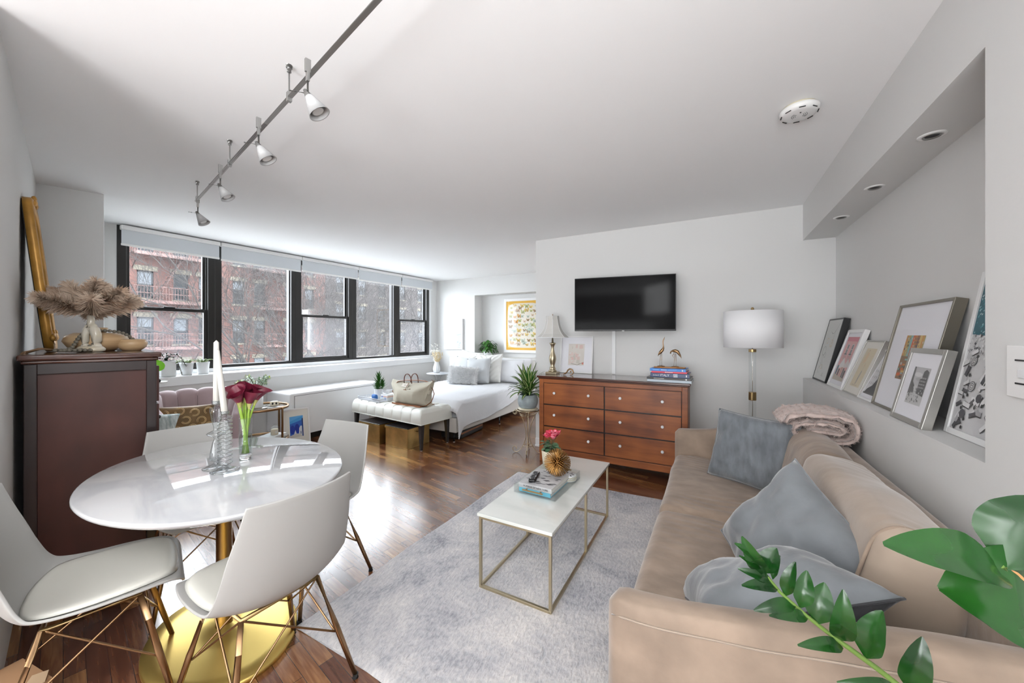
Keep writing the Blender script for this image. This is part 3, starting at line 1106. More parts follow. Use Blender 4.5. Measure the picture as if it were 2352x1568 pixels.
fire_escape(15.4, 19.2, [-2.3, 0.62, 3.5, 6.4], -1, 'rust painted fire escape behind the branches in the second window')

# ---- bare street trees
def tree(name, label, base, height, seed, spread=1.0, depth=6, lean=(0, 0), r0=0.14, group='bare winter trees outside the windows'):
    rnd = random.Random(seed)
    b = MB()
    def branch(p, d, L, r, lev):
        n = 4 if lev > 2 else 6
        pts, rs = [p], [r]
        dd = d.copy()
        steps = 5 if lev < 3 else 4
        for i in range(steps):
            dd = (dd + Vector((rnd.uniform(-1, 1), rnd.uniform(-1, 1), rnd.uniform(-0.45, 0.75))) * (0.13 + 0.035 * lev)).normalized()
            p = p + dd * (L / steps)
            pts.append(p)
            rs.append(r * (1 - 0.6 * (i + 1) / steps))
        b.tube(pts, rs, n, 0, caps=False)
        if lev >= depth:
            return
        k = rnd.choice((3, 4)) if lev < depth - 1 else 3
        if lev == 0:
            k = 5
        for i in range(k):
            f = rnd.uniform(0.35, 1.0) if i else 1.0
            idx = min(len(pts) - 2, int(f * (len(pts) - 1)))
            q = pts[idx].lerp(pts[idx + 1], f * (len(pts) - 1) - idx if i else 1.0)
            a = rnd.uniform(0, 2 * PI)
            x, y, z = frame_from(dd)
            ang = rnd.uniform(0.35, 0.85) * spread
            nd = (z * math.cos(ang) + (x * math.cos(a) + y * math.sin(a)) * math.sin(ang) + Vector((0, 0, 0.12))).normalized()
            branch(q, nd, L * rnd.uniform(0.62, 0.82), max(0.006, r * rnd.uniform(0.42, 0.58)), lev + 1)
    d = Vector((lean[0], lean[1], 1)).normalized()
    branch(Vector((0, 0, 0)), d, height * 0.40, r0, 0)
    o = b.build(name, 'bark', loc=base, normals=False)
    return tag(o, label, 'tree', group)
tree('bare_tree', 'slim bare tree rising low before the brick facade in the first window', (-22.0, 9.2, -9), 15.5, 3, 0.9, 6, (0, 0.10), 0.10)
tree('bare_tree', 'bare tree with dense dark twigs filling the second window', (-19.0, 10.4, -9), 18, 11, 1.1, 6, (0.02, 0.03), 0.13)
tree('bare_tree', 'smaller bare tree close to the glass of the second window', (-13.5, 7.9, -9), 14, 21, 1.1, 6, (0, -0.02), 0.09)
tree('bare_tree', 'bare tree whose forked branches fill the middle window', (-18.0, 13.2, -9), 18, 31, 1.1, 6, (0, 0), 0.12)
tree('bare_tree', 'bare tree with crossing branches in the fourth window', (-16.0, 16.8, -9), 17, 41, 1.15, 6, (0, -0.08), 0.12)
tree('bare_tree', 'bare tree furthest right behind the last window', (-19.0, 22.5, -9), 18, 51, 1.15, 6, (0, -0.1), 0.12)
tree('bare_tree', 'distant bare tree between the two brick buildings', (-25.0, 19.0, -9), 19, 61, 1.1, 6, (0, 0), 0.13)
tree('bare_tree', 'distant bare tree before the greyish building', (-28.0, 28.5, -9), 19, 71, 1.1, 6, (0, 0), 0.13)

# ================================================================== FURNITURE HELPERS
def rbox(b, c, d, rad=0.04, cuts=8, amp=0.0, sc=6.0, seed=0.0, puff=0.0, m=None, mi=0, crease=None):
    """rounded, slightly lumpy block (cushions, upholstery)"""
    t = bmesh.new()
    bmesh.ops.create_cube(t, size=2)
    bmesh.ops.subdivide_edges(t, edges=t.edges, cuts=cuts, use_grid_fill=True)
    hx, hy, hz = d[0] / 2, d[1] / 2, d[2] / 2
    c = Vector(c)
    vm = {}
    for v in t.verts:
        p = v.co.copy()
        # denser samples near the edges
        q = Vector([math.copysign(abs(a) ** 0.75, a) for a in p])
        q = Vector((q.x * hx, q.y * hy, q.z * hz))
        k = Vector((max(-hx + rad, min(hx - rad, q.x)), max(-hy + rad, min(hy - rad, q.y)), max(-hz + rad, min(hz - rad, q.z))))
        e = q - k
        if e.length > 1e-6:
            q = k + e.normalized() * min(rad, e.length if e.length > rad * 0.999 else rad)
        if puff:
            ux, uy, uz = q.x / hx, q.y / hy, q.z / hz
            q.z += math.copysign(puff, uz) * max(0, 1 - ux * ux) * max(0, 1 - uy * uy) * (abs(uz) > 0.3)
            q.y += math.copysign(puff * 0.5, uy) * max(0, 1 - ux * ux) * max(0, 1 - uz * uz) * (abs(uy) > 0.3)
            q.x += math.copysign(puff * 0.5, ux) * max(0, 1 - uy * uy) * max(0, 1 - uz * uz) * (abs(ux) > 0.3)
        if amp:
            nn = q.normalized()
            q += nn * (nz(q, sc, seed) * amp)
        if crease:
            q.z += crease(q) if q.z > 0 else 0
        if m is not None:
            q = m @ q
        vm[v] = b.bm.verts.new(c + q)
    for f in t.faces:
        nf = b.bm.faces.new([vm[v] for v in f.verts])
        nf.smooth = True
        nf.material_index = mi
    t.free()

def smooth_all(o):
    for p in o.data.polygons:
        p.use_smooth = True
    return o

# ================================================================== DINING TABLE
TB = Vector((-1.925, 0.842, 0))
t = T('dining_table', 'oval white marble dining table on a brass pedestal', 'table', TB, R(-8.3))
b = MB()
b.lathe([(0, 0.715), (0.90, 0.715), (0.965, 0.724), (0.99, 0.733), (1.0, 0.742), (0.995, 0.748), (0.985, 0.75), (0, 0.75)], n=96, sx=0.592, sy=0.4455)
b.build('tabletop', 'marble', t)
b = MB(); b.lathe([(0.0, 0.035), (0.033, 0.035), (0.030, 0.08), (0.029, 0.70), (0.06, 0.715), (0, 0.715)], n=32); b.build('pole', 'brass', t)
b = MB()
b.lathe([(0, 0), (1.0, 0), (1.0, 0.012), (0.985, 0.020), (0.8, 0.022), (0.4, 0.028), (0.15, 0.040), (0.09, 0.060), (0, 0.062)], n=96, sx=0.355, sy=0.268)
b.build('base', 'gold', t)

# ================================================================== DINING CHAIRS
def shell_fn(inset=0.0, lift=0.0):
    prof = [(0.236, 0.418), (0.226, 0.440), (0.19, 0.452), (0.10, 0.444), (0.0, 0.432), (-0.09, 0.428), (-0.150, 0.442), (-0.192, 0.485), (-0.218, 0.56), (-0.236, 0.65), (-0.250, 0.735), (-0.262, 0.820)]
    hw = [0.145, 0.178, 0.205, 0.226, 0.232, 0.232, 0.230, 0.224, 0.215, 0.205, 0.190, 0.176]
    curl = [0.000, 0.004, 0.012, 0.026, 0.040, 0.054, 0.062, 0.066, 0.062, 0.052, 0.040, 0.028]
    n = len(prof) - 1
    def at(t):
        x = t * n
        i = min(int(x), n - 1)
        f = x - i
        def cr(arr):
            p0 = arr[max(i - 1, 0)]; p1 = arr[i]; p2 = arr[i + 1]; p3 = arr[min(i + 2, n)]
            return 0.5 * ((2 * p1) + (-p0 + p2) * f + (2 * p0 - 5 * p1 + 4 * p2 - p3) * f * f + (-p0 + 3 * p1 - 3 * p2 + p3) * f ** 3)
        y = cr([p[0] for p in prof]); z = cr([p[1] for p in prof])
        return y, z, cr(hw), cr(curl)
    def fn(u, v):
        y, z, w_, c_ = at(v)
        y2, z2, _, _ = at(min(1, v + 0.09)); y1, z1, _, _ = at(max(0, v - 0.09))
        d = Vector((0, y2 - y1, z2 - z1)).normalized()
        nn = Vector((0, d.z, -d.y))      # towards the sitter
        s_ = (u * 2 - 1)
        off = nn * (c_ * abs(s_) ** 2.3)
        return Vector((s_ * w_, y, z)) + off
    return fn

def make_chair():
    t = T('dining_chair', '', 'chair')
    fn = shell_fn()
    b = MB(); b.grid(fn, 22, 44)
    b.build('seat_shell', 'shell', t, solid=0.009, bevel=0.0025, normals=True)
    # loose pad
    b = MB()
    def pad(u, v, side):
        a = (u * 2 - 1); c = v * 2 - 1
        # rounded outline
        r = max(abs(a), abs(c))
        k = 1.0
        L = (abs(a) ** 3.2 + abs(c) ** 3.2) ** (1 / 3.2)
        if L > 1e-6:
            k = r / L
        a2, c2 = a * k, c * k
        edge = (1 - r ** 4)
        base = fn(0.5 + a2 * 0.455, 0.09 + (c2 + 1) / 2 * 0.47)
        return base + Vector((0, 0.0, 0.008 + (0.024 * edge ** 0.5 if side else 0)))
    b.grid(lambda u, v: pad(u, v, 1), 20, 20)
    b.grid(lambda u, v: pad(u, v, 0), 20, 20)
    bmesh.ops.remove_doubles(b.bm, verts=b.bm.verts, dist=0.0005)
    b.build('seat_pad', 'cushion', t)
    # mount under the seat
    b = MB()
    b.tube([(-0.13, 0.12, 0.412), (0.13, 0.12, 0.412), (0.13, -0.10, 0.405), (-0.13, -0.10, 0.405)], 0.008, 8, closed=True)
    b.build('seat_mount', 'brass', t)
    tops = [(-0.13, 0.12, 0.412), (0.13, 0.12, 0.412), (0.13, -0.10, 0.405), (-0.13, -0.10, 0.405)]
    feet = [(-0.215, 0.215, 0.012), (0.215, 0.215, 0.012), (0.215, -0.215, 0.012), (-0.215, -0.215, 0.012)]
    for i in range(4):
        a, c = Vector(tops[i]), Vector(feet[i])
        b = MB(); b.tube([a, a.lerp(c, 0.5), c], [0.0085, 0.0105, 0.0085], 12)
        l_ = b.build('leg', 'bronze', t)
        b = MB(); b.cyl(c + Vector((0, 0, -0.012)), c + Vector((0, 0, 0.004)), 0.012, 0.0115, 12); b.build('rubber_foot', 'rubber', l_)
    mids = [Vector(tops[i]).lerp(Vector(feet[i]), 0.55) for i in range(4)]
    for i in range(4):
        j = (i + 1) % 4
        b = MB()
        cdir = (Vector((0, 0, 0.0)))
        for p, q in ((i, j), (j, i)):
            m_ = mids[p]
            top = Vector(tops[q])
            inner = m_.lerp(Vector((0, 0, m_.z)), 0.05)
            b.tube([m_, inner, inner.lerp(top, 0.06), top.lerp(inner, 0.04), top], 0.0036, 6)
        b.build('wire_brace', 'bronze', t)
    return t
ch = make_chair()
def chair_at(o, x, y, face, label):
    """face = world direction the sitter looks to"""
    o.location = (x, y, 0)
    o.rotation_euler = (0, 0, math.atan2(face[1], face[0]) - PI / 2)
    o['label'] = label
    o['group'] = 'white shell chairs around the oval table'
chair_at(ch, -1.455, 0.775, (-1, 0.03), 'white shell chair nearest the rug, its plain back turned to the camera')
c2 = dup(ch); chair_at(c2, -1.965, 0.455, (0.30, 0.95), 'white shell chair at lower left against the left wall, whole seat pad showing')
c3 = dup(ch); chair_at(c3, -2.40, 0.94, (0.98, -0.17), 'white shell chair between the dark chest and the marble table')
c4 = dup(ch); chair_at(c4, -1.92, 1.245, (0.06, -1.0), 'white shell chair on the far side of the table, beside the bare floor')

# ================================================================== THINGS ON THE DINING TABLE
TZ = 0.751
def taper(t, base, h, lean=(0, 0), r0=0.0135, r1=0.0105):
    b = MB()
    a = Vector(base)
    c = a + Vector((lean[0], lean[1], h))
    b.tube([a, a.lerp(c, 0.01), a.lerp(c, 0.965), c], [r0 * 0.85, r0, r1, 0.0015], 6)
    return b
t = T('glass_candlestick', 'tall clear glass candlestick with tapered bulbs, left of the ringed one', 'candlestick', (-1.948, 0.822, TZ))
b = MB()
b.lathe([(0, 0), (0.050, 0.0), (0.052, 0.004), (0.030, 0.014), (0.010, 0.022), (0.007, 0.030), (0.024, 0.038), (0.027, 0.044), (0.022, 0.075), (0.014, 0.115), (0.008, 0.132),
         (0.012, 0.140), (0.034, 0.150), (0.036, 0.155), (0.030, 0.160), (0.009, 0.170), (0.010, 0.180), (0.018, 0.215), (0.026, 0.258), (0.024, 0.268), (0.010, 0.272), (0.009, 0.276), (0.016, 0.283), (0.018, 0.300), (0.0155, 0.300), (0.0145, 0.286), (0, 0.284)], n=28)
b.build('holder', 'crystal', t)
tag(taper(None, (0, 0, 0), 0.285).build('taper_candle', 'candle', loc=(-1.948, 0.822, TZ + 0.284)), 'ivory taper candle standing straight in the left glass candlestick', 'candle', 'ivory taper candles')
t = T('glass_candlestick', 'clear glass candlestick made of stacked rings, right of the bulbed one', 'candlestick', (-1.868, 0.820, TZ))
b = MB()
pr_ = [(0, 0), (0.050, 0.0), (0.053, 0.004), (0.030, 0.014), (0.010, 0.022)]
z = 0.028
for k in range(13):
    pr_ += [(0.009, z), (0.026, z + 0.006), (0.0275, z + 0.0085), (0.026, z + 0.011)]
    z += 0.0165
pr_ += [(0.009, z), (0.014, z + 0.006), (0.017, z + 0.02), (0.0145, z + 0.02), (0.0135, z + 0.006), (0, z + 0.005)]
b.lathe(pr_, n=28)
b.build('holder', 'crystal', t)
tag(taper(None, (0, 0, 0), 0.285, (-0.026, -0.020)).build('taper_candle', 'candle', loc=(-1.868, 0.820, TZ + z + 0.006)), 'ivory taper candle leaning left in the ringed glass candlestick', 'candle', 'ivory taper candles')

t = T('flower_vase', 'slim clear glass cylinder vase of burgundy calla lilies on the marble table', 'vase', (-1.964, 0.947, TZ))
b = MB()
b.lathe([(0, 0), (0.0255, 0), (0.027, 0.003), (0.027, 0.196), (0.0262, 0.198), (0.0252, 0.196), (0.0252, 0.030), (0.020, 0.026), (0, 0.026)], n=32)
b.build('glass_cylinder', 'clear', t)
b = MB(); b.lathe([(0, 0.002), (0.0245, 0.002), (0.0245, 0.024), (0, 0.024)], n=24); b.build('solid_base', 'solidglass', t)
b = MB(); b.lathe([(0, 0.032), (0.0248, 0.032), (0.0248, 0.118), (0, 0.118)], n=28); b.build('water', 'water', t)
rnd = random.Random(5)
CL = Vector((-1.964, 0.947, TZ))
for k in range(9):
    a = 2 * PI * k / 9 + 0.3
    rr = 0.016 if k < 8 else 0.0
    p0 = Vector((math.cos(a + 2.4) * 0.012, math.sin(a + 2.4) * 0.012, 0.030))
    p1 = Vector((math.cos(a) * rr, math.sin(a) * rr, 0.19))
    sp = 0.034 if k % 2 else 0.020
    if k == 8:
        sp = 0.0
    p2 = Vector((math.cos(a) * sp, math.sin(a) * sp, 0.240 + 0.014 * (k % 3)))
    f = T('calla_lily', 'burgundy calla lily with a green stem in the slim glass vase', 'flower', CL, 0, 'calla lilies in the glass vase')
    b = MB(); b.tube([p0, p0.lerp(p1, 0.5), p1, p1.lerp(p2, 0.55) + Vector((0, 0, 0.003)), p2], [0.0042, 0.0045, 0.0045, 0.0042, 0.0048], 8)
    b.build('stem', 'callastem', f)
    d = (p2 - p1).normalized()
    x, y, dz_ = frame_from((d + Vector((0, 0, 0.25))).normalized())
    out = Vector((math.cos(a), math.sin(a), 0))
    b = MB()
    def petal(u, v, x=x, y=y, dz_=dz_, p2=p2, out=out, k=k):
        th = u * 2 * PI
        dirv = x * math.cos(th) + y * math.sin(th)
        o_ = max(0.0, dirv.dot(out))
        rad = 0.0050 + 0.026 * v ** 1.3 + 0.030 * o_ ** 3 * v ** 2.6 + 0.005 * math.sin(2 * th + k * 1.7) * v * v
        hgt = 0.080 * v + 0.026 * (0.5 - 0.5 * dirv.dot(out)) * v ** 2 + 0.010 * math.sin(th + k * 2.1) * v ** 3 - 0.012 * max(0, v - 0.8) * 3
        return p2 + dz_ * hgt + dirv * rad
    b.grid(petal, 16, 9, mi=lambda u, v: 1 if v < 0.30 else 0, cu=True)
    b.build('spathe', ['calla', 'calla_base'], f)

# ================================================================== TALL CHEST
ca = Vector((-0.976, 0.216, 0))          # along the wall
cb = Vector((0.216, 0.976, 0))           # away from the wall
CR = math.atan2(ca.y, ca.x) - PI         # local +X points from far end towards the room end
c0 = Vector((-2.83, 0.43, 0))            # room-end corner at the wall
t = T('chest_of_drawers', 'tall dark espresso wooden chest of drawers, its panelled side towards the table', 'chest of drawers', c0 + ca * 0.45 + cb * 0.225, math.atan2(-ca.y, -ca.x))
b = MB(); b.box2((-0.45, -0.225, 0.09), (0.435, 0.225, 1.205)); b.build('body', 'espresso', t)
b = MB()
b.box((0.440, 0, 1.18), (0.018, 0.372, 0.05)); b.box((0.440, 0, 0.13), (0.018, 0.372, 0.08)); b.box((0.4365, 0, 0.65), (0.004, 0.372, 1.0), 1)
b.build('side_panel', ['espresso_frame', 'espresso'], t, bevel=0.003)
for y in (-0.205, 0.205):
    b = MB(); b.box((0.440, y, 0.602), (0.024, 0.04, 1.204)); b.build('corner_post', 'espresso_frame', t, bevel=0.003)
    b = MB(); b.box((-0.43, y, 0.045), (0.04, 0.04, 0.09)); b.build('foot', 'espresso_frame', t, bevel=0.003)
b = MB()
b.box2((-0.475, -0.245, 1.222), (0.475, 0.245, 1.25)); b.box2((-0.46, -0.235, 1.205), (0.46, 0.235, 1.222))
b.build('top', 'walnut_dark', t, bevel=0.008, segs=3)
for k in range(5):
    b = MB(); b.box((-0.005, 0.232, 0.21 + k * 0.215), (0.83, 0.016, 0.20)); d_ = b.build('drawer', 'espresso', t, bevel=0.003)
    for x in (-0.25, 0.25):
        b = MB(); b.ball((x, 0.252, 0.21 + k * 0.215), 0.012, 8); b.build('knob', 'black', d_)
def CH(a, c, z=1.2505):
    """a = distance from the room-end edge along the wall, c = distance from the wall"""
    return c0 + ca * a + cb * c + Vector((0, 0, z))

# gilded mirror leaning on the wall
mc = CH(0.555, 0.045, 1.2505)
t = T('gilded_mirror', 'gilded wooden mirror leaning on the left wall on top of the dark chest', 'mirror', mc, math.atan2(-ca.y, -ca.x))
# local: X along the wall (towards the room), Y away from wall, Z up ; lean towards -Y
lean = Matrix.Rotation(R(5.4), 4, 'X')
def LN(p):
    return (lean @ Vector(p))
b = MB()
ol = []
hw_, hh_ = 0.20, 0.85
for i in range(40):
    a = 2 * PI * i / 40
    ol.append((hw_ * math.copysign(abs(math.cos(a)) ** 0.45, math.cos(a)), hh_ / 2 + hh_ / 2 * math.copysign(abs(math.sin(a)) ** 0.35, math.sin(a))))
n = len(ol)
def ringpts(k, y):
    return [b.bm.verts.new(LN((p[0] * k, y, hh_ / 2 + (p[1] - hh_ / 2) * (1 - (1 - k) * 0.55)))) for p in ol]
r1 = ringpts(1.0, 0.0); r2 = ringpts(1.0, 0.030); r2b = ringpts(0.95, 0.037); r3 = ringpts(0.88, 0.026); r3b = ringpts(0.85, 0.036); r4 = ringpts(0.80, 0.030); r5 = ringpts(0.78, 0.010)
for p, q in ((r1, r2), (r2, r2b), (r2b, r3), (r3, r3b), (r3b, r4), (r4, r5)):
    b.bridge(p, q, smooth=True)
b.bridge(r5, r1)
b.build('frame', 'goldleaf', t)
b = MB(); b.poly([LN((p[0] * 0.79, 0.014, hh_ / 2 + (p[1] - hh_ / 2) * 0.885)) for p in ol]); b.build('glass', 'mirror', t)
b = MB(); b.prism([LN((p[0] * 0.97, -0.004, hh_ / 2 + (p[1] - hh_ / 2) * 0.98)) for p in ol], LN((0, 0.004, 0))); b.build('backing', 'mirror_back', t)
for sx, zc in ((0, hh_ + 0.005), (-0.13, 0.10), (0.13, 0.10)):
    b = MB()
    for k in range(7):
        a = k / 6 * 2 - 1
        b.ball(LN((sx + a * 0.055, 0.035, zc - abs(a) * 0.030 + 0.006 * math.cos(k * 2.2))), (0.015, 0.012, 0.020), 8)
    b.build('carved_ornament', 'goldleaf', t)

# marbled vase with two bodies and pampas
vp = CH(0.27, 0.210)
t = T('pampas_vase', 'cream marbled double-bodied ceramic vase holding pampas on the dark chest', 'vase', vp, math.atan2(-ca.y, -ca.x) + R(55))
b = MB()
b.lathe([(0, 0), (0.048, 0.0), (0.060, 0.008), (0.062, 0.018), (0.050, 0.030), (0.030, 0.036), (0, 0.038)], n=32, sx=1.0, sy=0.75)
b.tube([(-0.024, 0, 0.030), (-0.026, 0, 0.060), (-0.025, 0, 0.100), (-0.018, 0, 0.125), (-0.004, 0, 0.145)], [0.017, 0.016, 0.0155, 0.0165, 0.014], 18)
b.tube([(0.024, 0, 0.028), (0.026, 0, 0.060), (0.024, 0, 0.095), (0.016, 0, 0.125), (0.004, 0, 0.148)], [0.021, 0.020, 0.022, 0.021, 0.016], 18)
b.tube([(0, 0, 0.135), (0, 0, 0.150), (0.0, 0, 0.165), (0, 0, 0.198), (0, 0, 0.204)], [0.022, 0.0185, 0.0155, 0.0150, 0.0175], 20)
b.ball((-0.025, 0, 0.034), (0.0175, 0.0175, 0.016), 16); b.ball((0.025, 0, 0.034), (0.022, 0.022, 0.018), 16)
b.ball((-0.008, 0, 0.136), (0.021, 0.0165, 0.022), 16); b.ball((0.008, 0, 0.138), (0.021, 0.0175, 0.022), 16)
o = b.build('ceramic_body', 'vase_marble', t, normals=True)
rnd = random.Random(12)
b = MB(); bs = MB()
top = Vector((0, 0, 0.195))
def plume(a, tilt, L, seed):
    L *= 1.22
    tilt *= 0.82
    r_ = random.Random(seed)
    d = Vector((math.cos(a) * math.sin(tilt), math.sin(a) * math.sin(tilt), math.cos(tilt)))
    pts = []
    p = top.copy()
    dd = d.copy()
    for i in range(12):
        pts.append(p.copy())
        dd = (dd + Vector((d.x * 0.05, d.y * 0.04, -0.035))).normalized()
        p = p + dd * L / 11
    bs.tube(pts[:5], 0.0014, 5)
    for k in range(1500):
        f = r_.uniform(0.16, 1.0)
        i = min(10, int(f * 11))
        q = pts[i].lerp(pts[i + 1], f * 11 - i)
        td = (pts[i + 1] - pts[i]).normalized()
        x, y, z_ = frame_from(td)
        th = r_.uniform(0, 2 * PI)
        fl = (1 - abs(f - 0.45) * 1.2) * 0.060 + 0.022
        od = (td * r_.uniform(0.5, 1.1) + (x * math.cos(th) + y * math.sin(th)) * r_.uniform(0.5, 1.0) + Vector((0, 0, -0.12))).normalized()
        e = q + od * fl * r_.uniform(0.35, 1.2) + Vector((0, 0, -0.006 * r_.random()))
        m_ = q.lerp(e, 0.55) + Vector((0, 0, 0.006))
        w_ = od.cross(Vector((0, 0, 1))).normalized() * 0.0007
        mi = 0
        v = [b.bm.verts.new(c_) for c_ in (q - w_, q + w_, m_ + w_ * 1.5, e, m_ - w_ * 1.5)]
        b.face(v, mi)
for k, (a, tl, L) in enumerate([(0.0, 1.15, 0.21), (0.6, 0.85, 0.20), (1.3, 1.0, 0.17), (2.1, 0.9, 0.19), (2.8, 1.2, 0.24), (3.4, 1.05, 0.23), (4.0, 0.8, 0.19), (4.7, 1.0, 0.17), (5.4, 1.15, 0.20), (0.2, 0.35, 0.17), (2.9, 0.55, 0.18), (1.7, 0.2, 0.15), (4.2, 0.4, 0.16), (3.1, 1.35, 0.17)]):
    plume(a + math.pi * 0.0, tl, L, 100 + k)
tt = T('pampas_bunch', 'fluffy tan pampas grass plumes spreading from the cream vase', 'dried grass', vp, math.atan2(-ca.y, -ca.x) + R(0))
b.build('plumes', 'pampas', tt, normals=False)
bs.build('stalks', 'jute', tt)

# light wooden bowls
t = tag(MB().build('tmp', 'bowlwood'), 'x', 'x'); bpy.data.objects.remove(t)
b = MB()
b.lathe([(0, 0), (0.07, 0.0), (0.115, 0.025), (0.135, 0.058), (0.125, 0.088), (0.09, 0.106), (0.08, 0.107), (0.075, 0.098), (0.0, 0.035)], n=40)
tag(b.build('wooden_bowl', 'bowlwood', loc=CH(0.42, 0.235)), 'round light wood bowl behind the cream vase on the dark chest', 'bowl')
b = MB()
b.lathe([(0, 0), (0.035, 0.0), (0.040, 0.006), (0.045, 0.028), (0.041, 0.030), (0.036, 0.010), (0, 0.010)], n=28)
tag(b.build('wooden_dish', 'bowlwood', loc=CH(0.42, 0.235, 1.2505 + 0.108)), 'small flat wooden dish on top of the round wood bowl', 'dish')
b = MB()
b.lathe([(0, 0), (0.04, 0.0), (0.062, 0.02), (0.070, 0.045), (0.060, 0.066), (0.045, 0.070), (0.0, 0.03)], n=32)
tag(b.build('wooden_bowl', 'bowlwood', loc=CH(0.36, 0.375)), 'smaller pale wood bowl right of the cream vase on the chest', 'bowl')
# bead strand with tassel
t = T('bead_strand', 'strand of grey wooden beads draped over the wood bowl, with a tassel', 'bead garland', CH(0.42, 0.235), math.atan2(-ca.y, -ca.x))
path = []
# local: x towards the room end, y away from wall
key = [(0.200, -0.150, 0.012), (0.190, -0.11, 0.012), (0.165, -0.090, 0.030), (0.135, -0.070, 0.078), (0.095, -0.045, 0.115), (0.075, 0.0, 0.120), (0.070, 0.05, 0.118), (0.075, 0.095, 0.110), (0.090, 0.125, 0.090), (0.095, 0.150, 0.060)]
key2 = [(0.165, -0.145, 0.012), (0.190, -0.09, 0.012), (0.180, -0.05, 0.014), (0.17, -0.02, 0.040), (0.150, 0.005, 0.060)]
key3 = [(0.195, -0.12, 0.012), (0.200, -0.08, 0.012), (0.205, -0.045, 0.012), (0.208, -0.015, 0.012)]
def along(key, step):
    out = []
    pts = [Vector(k) for k in key]
    acc = 0
    for i in range(len(pts) - 1):
        L = (pts[i + 1] - pts[i]).length
        while acc <= L:
            out.append(pts[i].lerp(pts[i + 1], acc / L))
            acc += step
        acc -= L
    return out
for kk in (key, key2, key3):
    for p in along(kk, 0.0185):
        b = MB(); b.ball((0, 0, 0), (0.0100, 0.0100, 0.0095), 10)
        o = b.build('bead', 'bead', t, loc=p)
b = MB()
r_ = random.Random(3)
for k in range(60):
    a = r_.uniform(-1, 1); c = r_.uniform(-1, 1)
    b.tube([(0.185 + c * 0.006, -0.14 + a * 0.006, 0.016), (0.20 + c * 0.012, -0.20 + a * 0.008, 0.020 + r_.uniform(0, 0.006)), (0.225 + c * 0.014, -0.245 + a * 0.006, 0.004 + c * 0.006), (0.245 + c * 0.016, -0.255 + a * 0.010, -0.012 + a * 0.006)], 0.0016, 4)
b.build('tassel', 'jute', t)

# cardboard box at the very corner of the floor
t = T('cardboard_box', 'brown cardboard box with open taped flap at the bottom left floor corner', 'box', (-2.085, 0.300, 0), R(8))
b = MB(); b.box2((-0.13, -0.075, 0), (0.085, 0.055, 0.16)); b.build('carton', 'cardboard', t)
b = MB(); b.prism([(0.087, -0.02, 0.163), (0.095, 0.035, 0.163), (0.04, 0.062, 0.163), (0.02, 0.03, 0.163)], (0, 0, 0.003)); b.build('flap', 'tape', t)

# ================================================================== RUG
b = MB()
def rugtop(u, v):
    x = -1.69 + 1.62 * u
    y = 1.015 + 2.215 * v
    e = min(u, 1 - u, v, 1 - v)
    lift = 0.0
    if v < 0.02 and u < 0.25:
        lift = 0.010 * math.sin(u * 30)
    return Vector((x + 0.006 * math.sin(v * 14), y + 0.010 * math.sin(u * 9), 0.012 * smoothstep(0, 0.012, e) + 0.001 + max(0, lift) * 0.3))
b.grid(rugtop, 90, 120)
b.box2((-1.685, 1.02, 0.0005), (-0.075, 3.225, 0.002))
tag(b.build('area_rug', 'rug'), 'distressed pale grey pile rug under the coffee table', 'rug')

# ================================================================== COFFEE TABLE
cx0, cx1, cy0, cy1 = -1.095, -0.668, 1.628, 2.742
t = T('coffee_table', 'rectangular white marble coffee table on a slim brass box frame', 'table', ((cx0 + cx1) / 2, (cy0 + cy1) / 2, 0.012))
lx, ly = (cx1 - cx0) / 2, (cy1 - cy0) / 2
b = MB(); b.box2((-lx, -ly, 0.378), (lx, ly, 0.394)); b.build('marble_top', 'marble2', t, bevel=0.002)
fr = 0.014
b = MB()
a_, c_ = lx - 0.008, ly - 0.008
for x in (-a_ + fr / 2, a_ - fr / 2):
    for z in (fr / 2, 0.371):
        b.box((x, 0, z), (fr, 2 * c_, fr))
for y in (-c_ + fr / 2, c_ - fr / 2):
    for z in (fr / 2, 0.371):
        b.box((0, y, z), (2 * a_ - 2 * fr, fr, fr))
b.build('rails', 'champagne', t, bevel=0.001)
for x in (-a_ + fr / 2, a_ - fr / 2):
    for y in (-c_ + fr / 2, 0.02, c_ - fr / 2):
        b = MB(); b.box((x, y, 0.189), (fr, fr, 0.35)); b.build('leg', 'champagne', t, bevel=0.001)
CT = 0.4065
# acrylic tray with its handle
TR = Vector((-0.905, 2.145, CT + 0.001))
trz = R(-2)
t = T('acrylic_tray', 'clear acrylic tray with a brass bar handle on the coffee table', 'tray', TR, trz)
b = MB()
w2, l2, h2, th = 0.135, 0.20, 0.052, 0.004
b.box2((-w2, -l2, 0), (w2, l2, th))
b.box2((-w2, -l2, th), (-w2 + th, l2, h2)); b.box2((w2 - th, -l2, th), (w2, l2, h2))
b.box2((-w2 + th, -l2, th), (w2 - th, -l2 + th, h2)); b.box2((-w2 + th, l2 - th, th), (w2 - th, l2, h2))
b.build('tray_body', 'acrylic', t)
for sy in (-1, 1):
    b = MB()
    b.box((0, sy * (l2 + 0.020), 0.036), (0.130, 0.008, 0.008))
    for x in (-0.045, 0.045):
        b.box((x, sy * (l2 + 0.010), 0.036), (0.008, 0.020, 0.006))
    b.build('bar_handle', 'brass', t, bevel=0.001)
b = MB()
